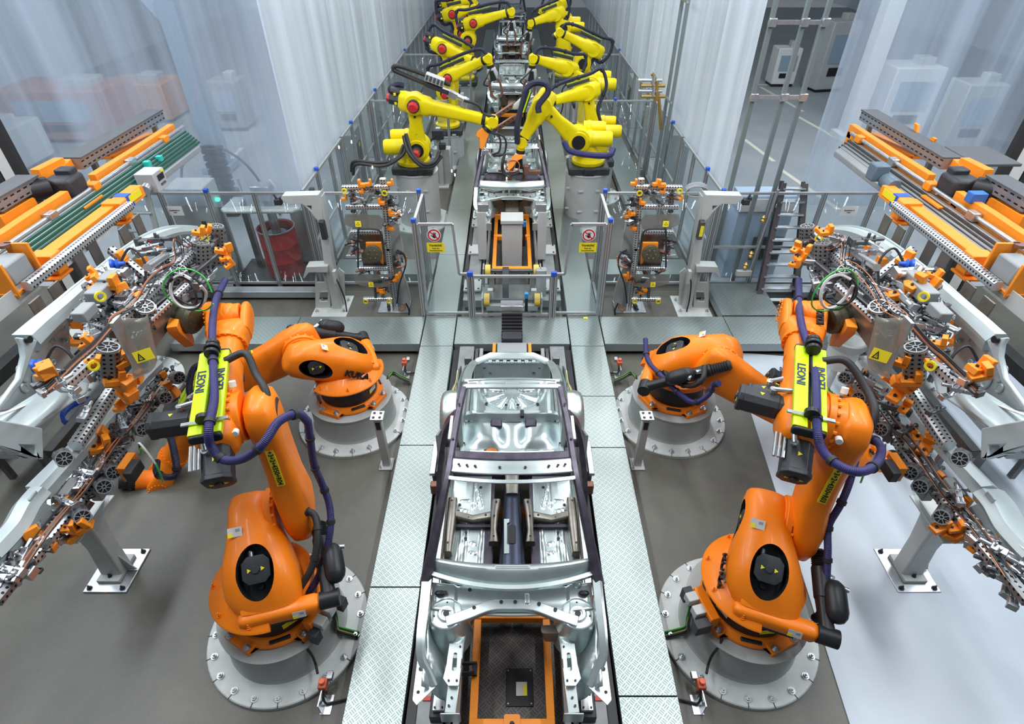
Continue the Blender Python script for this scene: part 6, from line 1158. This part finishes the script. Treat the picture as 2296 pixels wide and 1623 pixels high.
# ================= standing equipment (mirrored pairs)
def pair(s):
    sd='left' if s<0 else 'right'
    A=lambda px,py,x=None,z=None,y=None: P(pxs(px,s),py,x=(s*abs(x) if x is not None else None),z=z,y=y)
    rs=random.Random(3)
    # ---- steel C-stand
    t=thing('sensor_stand','tall light grey welded C-shaped stand with hooked arm, %s of the crossing'%sd,'stand',A(755,700,z=0)); Yp=9.55
    a,b,c,d=A(697,712,z=.0),A(775,712,z=0),A(797,665,z=0),A(720,665,z=0); cx=(a.x+b.x+c.x+d.x)/4; cy=(a.y+c.y)/2
    MB().box((cx,cy,.012),(abs(b.x-a.x),abs(c.y-a.y),.024)).build('base_plate',PEDL,t,bevel=.005)
    for i in(-1,1):
        for j in(-1,1): bolt((cx+i*.26,cy+j*.2,.024),(0,0,1),t,.02,'base_bolt')
    def plate(pp,yy,th,name,holes=(),bev=.006,mm=LGREY):
        F=Mx((V((1,0,0)),V((0,0,1)),V((0,-1,0)))).transposed().to_4x4(); F.translation=V((0,yy,0)); return MB().prism([(A(*q,y=yy).x,A(*q,y=yy).z) for q in pp],F,th,[[(A(*q,y=yy).x,A(*q,y=yy).z) for q in h] for h in holes]).build(name,mm,t,bevel=bev)
    y0=cy-.05
    plate([(708,700),(706,600),(738,600),(742,700)],y0,.03,'windowed_plate',[[(711,632),(727,632),(728,612),(711,612)],[(716,675),(735,675),(736,650),(718,650)]])
    plate([(738,705),(744,640),(760,600),(772,610),(775,690),(790,706)],y0+.1,.03,'gusset_plate',[[(752,690),(770,690),(768,660)]])
    plate([(690,592),(738,590),(738,604),(696,604),(686,618),(683,616)],y0-.02,.22,'hook_shelf')
    q=A(748,640,y=cy); top=A(722,480,y=cy)
    m=MB(); m.loft([(V((q.x,cy,.02)),V((.09,0,0)),V((0,.11,0)),8),(V((q.x*.6+top.x*.4,cy,1.1)),V((.085,0,0)),V((0,.1,0)),8),(V((top.x,cy,1.75)),V((.08,0,0)),V((0,.09,0)),8),(V((top.x,cy,2.3)),V((.10,0,0)),V((0,.1,0)),8)],16); m.build('column',LGREY,t,sharp=20)
    plate([(634,441),(636,434),(716,432),(722,425),(728,490),(714,488),(700,470),(685,455),(680,452),(650,453)],cy,.20,'upper_arm',[[(690,456),(702,456),(702,468)]])
    q=A(624,452,y=cy); m=MB(); m.box(q,(.12,.1,.1)); m.cyl(q+V((0,0,0)),q+V((-.05*s*-1,0,.14)),.02,n=8); m.box(q+V((.06,0,.06)),(.05,.08,.06)); m.build('sensor_head',BLACKM,t,bevel=.008)
    q=A(725,515,y=cy-.15); MB().box(q,(.09,.12,.34),None).build('proximity_unit',BLACKM if s<0 else DSTEEL,t,bevel=.01); 
    if s>0: F=fr(q+V((0,-.065,0)),(0,0,-1),(1,0,0)); MB().prism([(-.1,-.03),(.1,-.03),(.1,.03),(-.1,.03)],F,.004).build('yellow_label',YSTICK,t)
    q=A(752,620,y=y0-.1); m=MB(); m.box(q,(.06,.1,.26)); m.build('cable_bracket',LGREY,t); MB().tube([q,q+V((.05,-.06,-.1)),q+V((.1,-.04,-.5)),q+V((.08,-.1,-.9)),V((q.x+.12,q.y-.3,.06))],.014,6,5).build('cable',RUBBER,t)
    # ---- parked gripper
    t=thing('parked_gripper','parked perforated gripper with orange jaws on a grey stand, %s of the crossing'%sd,'gripper',A(850,700,z=0)); Yg=A(850,690,z=.1).y; yg=Yg
    a,b,c,d=A(838,712,z=0),A(920,712,z=0),A(932,665,z=0),A(850,672,z=0); cx=(a.x+b.x+c.x+d.x)/4; cy=(a.y+c.y)/2
    MB().box((cx,cy,.012),(.6,.45,.024)).build('base_plate',STEEL,t,bevel=.005)
    plate([(905,706),(922,672),(915,640),(885,560),(875,560),(880,620),(890,700)],cy+.12,.03,'stand_plate'); plate([(888,470),(905,560),(898,600),(880,590),(872,480)],cy+.1,.05,'stand_head')
    pd=lambda px,py,dy=0:A(px,py,y=cy-.12+dy)
    def bm(p,q,w,mm=PERF,dy=0,name='perforated_beam'): 
        k=w*.2; h=w/2; return MB().sweep([pd(*p,dy),pd(*q,dy)],[(-h,-h+k),(-h+k,-h),(h-k,-h),(h,-h+k),(h,h-k),(h-k,h),(-h+k,h),(-h,h-k)],up=(0,1,0)).build(name,mm,t)
    for p,q in(((768,421),(874,419)),((776,464),(864,463)),((788,521),(856,520)),((803,602),(870,601)),((816,671),(881,670))): bm(p,q,.085)
    bm((858,400),(872,560),.10,PERF,.02); bm((870,555),(888,704),.10,PERF,.02); bm((862,425),(864,465),.09,PERFD); bm((790,425),(793,475),.09,PERFD,.05); bm((840,640),(843,670),.06,PERFD); bm((800,585),(812,583),.05); 
    plate([(802,522),(858,522),(868,600),(815,600)],cy-.02,.02,'brown_plate',mm=TANBODY); q=pd(838,567,-.12); m=MB(); m.lathe(q,(0,-1,.15),[(.01,0),(.14,0),(.16,.03),(.16,.07),(.10,.09),(.01,.09)],28); m.build('round_tool_changer',MATS['olive_metal'],t,bevel=.008)
    MB().bolts(q+V((0,-.09,.02)),(0,-1,.15),.08,6,.012,.015).build('changer_bolts',STEEL,t); plate([(820,543),(855,543),(860,592),(855,588),(846,556),(822,560)],cy-.2,.06,'orange_bracket',mm=ORANGE2)
    def sm(pp,name): plate(pp,cy-.22,.01,name,mm=SMOKE,bev=0)
    sm([(774,480),(850,482),(862,495),(855,515),(800,515),(770,502)],'cloudy_cover'); sm([(794,617),(880,615),(875,642),(830,645),(796,635)],'cloudy_cover')
    for px,py,w in((803,502,.10),(832,638,.09)):
        F=fr(pd(px,py,-.16),(1,0,0),(0,.2,1)); st=MB().prism([(-w/2,-w/2),(w/2,-w/2),(w/2,w/2),(-w/2,w/2)],F,.004).build('electric_warning_label',YSTICK,t); MB().prism([(0,w*.35),(-w*.33,-w*.2),(w*.33,-w*.2)],F@Mx.Translation((0,0,.003)),.002,[[(0,w*.24),(-w*.23,-w*.14),(w*.23,-w*.14)]]).build('triangle_mark',INK,st)
    def jw(px,py,k=1):
        T=Mx.Translation(pd(px,py,-.06))@Mx.Rotation(rs.uniform(-.4,.4),4,'Z')@Mx.Scale(k,4); m=MB(T); m.box((0,0,0),(.16,.1,.08)); m.box((.05*rs.choice((-1,1)),0,.06),(.05,.1,.12)); m.build('orange_jaw',ORANGE2,t,bevel=.008)
    for q in((772,446),(812,415),(826,413),(811,430),(875,412),(856,455),(880,480),(876,512),(892,622),(886,628),(858,655),(852,650),(872,630),(893,618),(890,484)): jw(*q,rs.uniform(.5,.85))
    for i in range(70):
        px,py=rs.choice(((790,440),(815,445),(840,440),(850,430),(885,450),(890,470),(885,490),(875,440),(800,560),(795,545),(805,575),(820,612),(850,612),(865,625),(885,650),(870,655),(860,640),(880,690),(895,590),(900,575),(830,425)));px+=rs.uniform(-12,12);py+=rs.uniform(-12,12)
        T=Mx.Translation(pd(px,py,rs.uniform(-.08,.1)))@Mx.Rotation(rs.uniform(0,3),4,'Z')@Mx.Rotation(rs.uniform(-1,1),4,'X'); T=T@Mx.Scale(rs.uniform(.5,.9),4); m=MB(T); m.box((0,0,0),(.12,.08,.07)); m.cyl((-.05,0,.0),(-.18,0,0),.028,n=8); m.cyl((.05,.02,.0),(.14,.02,0),.02,n=8); m.build('pneumatic_clamp',rs.choice((STEEL,DSTEEL,DSTEEL,BLACKM,COPGUN)),t,bevel=.004)
    for px,py in((772,429),(862,433),(820,676),(873,676)): MB().lathe(pd(px,py,-.08),(0,-1,0),[(.03,-.01),(.05,-.01),(.05,.01),(.03,.01)],16,cap=False,close=True).build('yellow_handle',YSTICK,t)
    for pp,mm in((((803,600),(803,520),(812,514),(848,516),(855,530),(858,545),(866,545)),RUBBER),(((890,560),(905,570),(910,590),(905,610),(895,640),(890,680)),RUBBER),(((895,690),(900,695),(908,690),(905,680)),COPPER),(((910,680),(917,695),(915,712),(905,725)),RUBBER),(((890,600),(908,595),(912,575)),COPPER)): MB().tube([pd(*q,-.16) for q in pp],.016,6,5).build('cable',mm,t)
    # ---- sensor post with perforated square head
    p=A(868,1042,z=0); t=thing('marker_post','slim grey post with square perforated head beside the %s walkway'%sd,'post',p); h=A(852,935,y=p.y-.02).z
    MB().box((p.x,p.y,.012),(.19,.22,.024)).build('base_plate',LGREY,t,bevel=.004); MB().box((p.x,p.y,h/2),(.10,.10,h-.03)).build('square_tube',LGREY,t,bevel=.006); MB().box((p.x,p.y,h+.0),(.17,.17,.025)).build('head_plate',STEEL,t,bevel=.003); MB().box((p.x+.0,p.y-.052,h-.14),(.06,.01,.13)).build('black_reader',BLACK,t,bevel=.003)
    for i in(-1,1):
        for j in(-1,1): MB().cyl((p.x+i*.042,p.y+j*.042,h+.012),(p.x+i*.042,p.y+j*.042,h+.018),.018,n=14).build('dark_bore',BLACK,t)
    bolt((p.x-.07,p.y-.08,.024),(0,0,1),t,.012)
    # ---- small red switch units
    for k,(px,py,lab) in enumerate(((722,1530,'small red topped proximity switch on a bracket at the foot of the front %s pedestal'%sd),(905,800,'small red topped proximity switch near the rear %s pedestal'%sd))):
        q=A(px,py,z=.22 if k==0 else .3); t=thing('switch_unit',lab,'switch',V((q.x,q.y,0)))
        m=MB(); m.box((q.x+.04*-s,q.y-.12,.006),(.10,.18,.012)); m.box((q.x-.0,q.y-.12,.09),(.012,.16,.17)); m.build('steel_angle',STEEL,t); MB().box((q.x,q.y,.17),(.08,.10,.09)).build('orange_housing',mat('switch_orange',(.6,.12,.05),.45),t,bevel=.01); MB().cyl((q.x,q.y,.21),(q.x-.0,q.y,.26),.03,n=14).build('red_knob',mat('switch_red',(.85,.15,.08),.35),t,bevel=.005); MB().box((q.x-s*.05,q.y+.08,.18),(.06,.08,.06)).build('connector',STEEL,t,bevel=.006); MB().box((q.x,q.y-.03,.075),(.03,.05,.13)).build('stem',BLACKM,t)
        MB().tube([(q.x,q.y-.05,.15),(q.x-s*.03,q.y-.12,.05),(q.x-s*.12,q.y-.1,.03),(q.x-s*.28,q.y-.06,.03)],.012,6,5).build('cable',RUBBER,t)
    # ---- cable bundle leaving the pedestals
    for k,(pp,lab) in enumerate(((((742,1352,.55),(752,1400,.45),(755,1418,.2),(775,1425,.1),(802,1432,.06)),'bundle of black and yellow green cables leaving the front %s pedestal'%sd),(((868,850,.5),(880,840,.2),(900,850,.1),(918,858,.05)),'bundle of black and yellow green cables leaving the rear %s pedestal'%sd))):
        t=thing('cable_bundle',lab,'cables',V(A(pp[-1][0],pp[-1][1],z=0)))
        for j,mm in enumerate((RUBBER,RUBBER,mat('yellow_green_cable',(.35,.45,.03),.4),RUBBER,GREENW)):
            o=V((0,.018*j,.012*(j%2))); MB().tube([A(a,b,z=c)+o for a,b,c in pp],.011,6,5).build('cable',mm,t)
    if True:
        t=thing('hanging_cable','black cable running down the front %s pedestal to the switch'%sd,'cable',A(722,1500,z=0)); pp=((677,1400,.55),(680,1440,.5),(700,1470,.35),(708,1490,.2),(712,1510,.2)); MB().tube([A(a,b,z=c) for a,b,c in pp],.013,6,5).build('cable_run',RUBBER,t)
        # paper notice on the rear fence
        q=A(392,473,y=10.09); MB().box((q.x,10.092,q.z),(.30,.006,.18)).build('paper_notice',WHITE,label='white paper notice taped on the %s rear fence'%sd,cat='notice')
        nt_=[o for o in bpy.data.objects if o.name.startswith('paper_notice')][-1]
        ORG[nt_.name]=V(nt_.location); F=fr(V((q.x,10.087,q.z)),(1,0,0),(0,0,1)); text('Eingabeplatz 34',F@Mx.Translation((0,.012,.001)),.03,INK,nt_); text('LH/RH',F@Mx.Translation((0,-.03,.001)),.022,INK,nt_)
    # floor rail under rear fence
    MB().box((s*5.0,9.85,.13),(3.0,.22,.14)).build('floor_channel',mat('channel_zinc',(.33,.36,.37),.45,.4),label='long grey galvanised floor channel below the %s rear fence'%sd,cat='channel',bevel=.01,org=(s*5,9.85,0))
    for x_ in(3.7,6.3): MB().box((s*x_,9.85,.03),(.08,.1,.06)).build('channel_block',DSTEEL,label='short foot under the %s floor channel, %s end'%(sd,'inner' if x_<4 else 'outer'),cat='foot')
    # aisle clutter behind the drums: junction stand
    for k,(px,py,yy) in enumerate(((985,330,15.7),(1020,195,21.5))):
        q=A(px,py,y=yy); t=thing('cable_stand','grey tubular stand with hanging black cables, %s of the line, %s'%(sd,('nearer','farther')[k]),'stand',(q.x,yy,0)); MB().box((q.x,yy,.8),(.12,.12,1.6)).build('post',LGREY,t,bevel=.01); MB().box((q.x,yy,.02),(.4,.4,.04)).build('foot',LGREY,t); m=MB(); m.box((q.x,yy-.1,1.45),(.3,.15,.25)); m.box((q.x+.1,yy-.12,1.15),(.18,.14,.16)); m.build('terminal_block',BLACKM,t,bevel=.02); MB().tube([(q.x,yy-.15,1.5),(q.x-.25,yy-.2,1.2),(q.x-.2,yy-.2,.7),(q.x-.3,yy-.25,.3)],.025,7,5).build('cable',RUBBER,t); MB().box((q.x-s*.05,yy+.25,.5),(.45,.3,1.0)).build('cabinet',LGREY,t,bevel=.02)
    for yy,h in((11.6,1.3),(15.5,1.6),(18.5,1.5),(21.5,1.6)):
        t=thing('control_cabinet','grey switch cabinet standing against the %s aisle fence, %s'%(sd,{11.6:'nearest',15.5:'second from the crossing',18.5:'third from the crossing',21.5:'fourth from the crossing'}[yy]),'cabinet',(s*4.3,yy,0)); MB().box((s*4.35,yy,h/2),(.5,.9,h)).build('housing',rs.choice((GREYP,LGREY)),t,bevel=.02); MB().box((s*4.09,yy,h*.6),(.02,.5,h*.4)).build('front_panel',DSTEEL,t); MB().box((s*4.085,yy+.1,h*.75),(.02,.12,.1)).build('yellow_label',YSTICK,t)
for s in(-1,1): pair(s)
# ---- red drum with pump behind the left fence
q=P(628,640,z=.12); cx,cy=P(632,625,z=.12).x,10.75
t=thing('adhesive_drum','large dark red open drum behind the left rear fence','drum',(cx,cy,.1)); 
MB().lathe((cx,cy,.12),(0,0,1),[(.01,0),(.36,0),(.365,.02),(.36,.3),(.368,.32),(.36,.34),(.36,.62),(.368,.64),(.36,.66),(.36,.95),(.37,.96),(.37,.98),(.345,.98),(.345,.2),(.01,.2)],40).build('shell',RED,t,sharp=30); MB().lathe((cx,cy,.4),(0,0,1),[(.01,0),(.343,0),(.343,.56),(.336,.56),(.336,.02),(.01,.02)],32).build('black_liner',BLACK,t)
m=MB(); m.lathe((cx,cy,1.105),(0,0,1),[(.362,0),(.38,0),(.38,.02),(.362,.02)],40,cap=False,close=True); m.build('bright_rim',STEEL,t)
t=thing('drum_pump','white U-shaped pump frame with steel pump head over the red drum','pump',(cx,cy,.05)); z=1.62; F=Mx.Translation((cx-.05,cy-.1,z)); MB().prism([(-.75,-.25),(-.65,-.35),(.65,-.35),(.75,-.25),(.75,.35),(.55,.35),(.45,-.12),(-.45,-.12),(-.5,.35),(-.72,.35)],F,.06).build('u_plate',PEDL,t,bevel=.02)
for a in(-.6,.62): MB().cyl((cx+a,cy+.28,.05),(cx+a,cy+.28,2.0),.03,n=12).build('guide_column',STEEL,t)
for a in(-.68,.8): MB().box((cx+a,cy+.3,.9),(.09,.09,1.8)).build('frame_post',PROF,t)
m=MB(); m.cyl((cx,cy,1.0),(cx,cy,1.7),.09,n=16); m.box((cx-.05,cy,1.85),(.36,.3,.3)); m.cyl((cx+.2,cy,1.5),(cx+.2,cy,1.9),.06,n=12); m.build('pump_head',STEEL,t,bevel=.02); MB().cyl((cx,cy,.6),(cx,cy,1.0),.2,n=24).build('follower_plate',DSTEEL,t); MB().tube([(cx+.1,cy,1.95),(cx+.2,cy-.1,2.1),(cx+.3,cy-.1,1.7),(cx+.1,cy-.15,1.5)],.02,7,5).build('white_hose',WHITE,t); MB().box((cx,cy,.06),(1.9,1.1,.08)).build('base_tray',DARKPIT,t)
p=P(485,600,y=10.7); t=thing('pump_cabinet','tall light grey cabinet left of the red drum','cabinet',(p.x,10.75,0)); MB().box((p.x,10.8,1.0),(.75,.6,2.0)).build('housing',LGREY,t,bevel=.02); MB().box((p.x+.2,10.49,1.2),(.08,.02,.3)).build('signal_strip',BLACK,t); MB().tube([(p.x+.45,10.5,1.0),(p.x+.6,10.45,.6),(p.x+.5,10.4,.2),(p.x+.3,10.4,.08)],.04,8,5).build('grey_hose',GREYP,t)
# ---- blue grey shelf and brass fittings on the right
p=P(1690,560,y=10.7); t=thing('wall_cabinet','white and blue cabinet seen through the right rear fence','cabinet',(p.x,10.9,0)); MB().box((p.x,10.9,.9),(1.1,.5,1.8)).build('housing',mat('pale_blue_paint',(.45,.58,.75),.5),t,bevel=.02); MB().box((p.x,10.63,1.62),(1.1,.03,.25)).build('white_band',WHITE,t); MB().box((p.x+.2,10.62,.7),(.6,.03,.5)).build('dark_opening',BLACK,t)
t=thing('valve_pipe','thin steel pipe with brass valves hanging at the right mast frame','pipe',P(1700,500,y=10.0)); a,b,c=P(1740,440,y=10.0),P(1700,530,y=10.0),P(1655,640,y=9.95); MB().cyl(P(1745,425,y=10.0),P(1680,610,y=10.0),.025,n=10).build('pipe',STEEL,t)
for px,py in((1712,490),(1684,570),(1672,595)): q=P(px,py,y=9.97); MB().lathe(q-V((0,0,.08)),(0,0,1),[(.01,0),(.04,.01),(.05,.05),(.03,.08),(.05,.11),(.01,.15)],12).build('brass_valve',mat('brass',(.5,.33,.1),.35,.8),t)
MB().box(P(1667,612,y=9.97),(.3,.08,.12)).build('mounting_bracket',LGREY,t,bevel=.01)
t=thing('cable_tangle','coil of grey cables above the right sensor stand','cables',P(1560,420,y=10.0)); 
for k in range(5): c=P(1563,430,y=10.08); MB().tube([c+V((.2*math.cos(a*PI/4+k),.02*k,.1*math.sin(a*PI/4+k)+.01*k)) for a in range(9)],.012,6,4).build('cable_loop',GREYP,t)
t=thing('valve_manifold','brass and steel valve manifold on top of the right aisle fence','valves',P(1465,200,y=14.3))
for k in range(4): q=P(1455+7*(k%2),180+12*k,y=14.3); m=MB(); m.cyl(q-V((.25,0,0)),q+V((.3,0,0)),.04,n=10); m.cyl(q+V((.1,0,-.1)),q+V((.1,0,.1)),.05,n=8); m.build('valve_row',MATS['brass'] if k%2 else STEEL,t)
MB().tube([P(1482,290,y=14.3),P(1478,230,y=14.3),P(1470,180,y=14.3),P(1462,165,y=14.3)],.04,8,5).build('feed_pipe',MATS['brass'],t)
MB().box((P(1462,190,y=14.3).x,14.45,1.0),(.06,.06,2.9)).build('support_post',STEEL,[o for o in bpy.data.objects if o.name=='valve_manifold'][0])
# ---- ladders
def ladder(bl,br,tl,tr,n,lab,m1,m2,dbl=False):
    t=thing('ladder',lab,'ladder',(bl+br)/2); up=(0,-1,.2)
    for a,b in((bl,tl),(br,tr)):
        MB().beam(a,b,.035,.10,up=(1,0,0)).build('side_rail',m1,t,bevel=.004); MB().cyl(a-V((0,0,0)),a+(b-a).normalized()*.08,.045,n=10).build('rubber_foot',BLACK,t)
        if dbl: MB().beam(a+V((0,.12,0)),b+V((0,.10,0)),.03,.07,up=(1,0,0)).build('rear_rail',m1,t)
    for i in range(n): f=(i+.6)/n; p,q=bl.lerp(tl,f),br.lerp(tr,f); MB().box((p+q)/2,((q-p).length,.10,.03),).build('rung',m2,t,bevel=.003)
    return t
bl,br=P(1697,688,z=0),P(1775,672,z=0); tl,tr=P(1758,410,y=bl.y+.75),P(1806,412,y=bl.y+.75); br.y=bl.y; br=P(1783,688,z=0)
ladder(bl,br,tl,tr,10,'dark double ladder with bright aluminium rungs leaning at the right rear fence',BARREL,STEEL,True)
bl,br=P(300,690,z=0),P(400,690,z=0); tl,tr=P(240,330,y=bl.y+.6),P(300,330,y=bl.y+.6)
ladder(bl,br,tl,tr,9,'grey green aluminium ladder behind the left gripper',mat('ladder_aluminium',(.42,.46,.44),.4,.5),ALU)
# ---- bin and post behind the right gripper
p=P(1885,800,z=.75); t=thing('waste_bin','plastic bag lined round bin on a grey post near the right gripper','bin',(p.x,p.y,0)); MB().cyl((p.x,p.y,0),(p.x,p.y,.62),.05,n=12).build('post',LGREY,t); MB().lathe((p.x,p.y,.6),(0,0,1),[(.01,0),(.20,0),(.24,.45),(.25,.47),(.23,.47),(.19,.03),(.01,.03)],28).build('clear_bag_body',PEDL,t); MB().lathe((p.x,p.y,.98),(0,0,1),[(.235,0),(.27,.02),(.26,.12),(.24,.14),(.23,.08)],28,cap=False,close=True).build('dark_bag_rim',GREYP,t); MB().lathe((p.x,p.y,0),(0,0,1),[(.01,0),(.2,0),(.2,.03),(.01,.03)],24).build('foot',LGREY,t)
p=P(185,920,z=.6); t=thing('waste_bin','white bucket with blue bag under the left gripper','bin',(p.x,p.y,0)); MB().lathe((p.x,p.y,0),(0,0,1),[(.01,0),(.2,0),(.26,.6),(.24,.6),(.18,.03),(.01,.03)],28).build('bucket',PEDL,t); MB().lathe((p.x,p.y,.5),(0,0,1),[(.25,0),(.28,.06),(.26,.14),(.22,.1)],24,cap=False,close=True).build('blue_bag',BLUEC,t)
# outer pedestals seen behind the grippers
pedestal(P(350,850,z=.05).x-.3,P(350,860,z=.05).y,'partly hidden pale flange left of the rear left robot',r=.4,h=.3,R=.75,n=12)
pedestal(P(1940,850,z=.05).x+.3,P(1940,860,z=.05).y,'partly hidden pale flange right of the rear right robot',r=.4,h=.3,R=.75,n=12)
MB().box(P(1313,713,z=.255),(.08,.05,.012)).build('yellow_clip',YSTICK,label='tiny yellow clip lying on the right walkway',cat='clip')
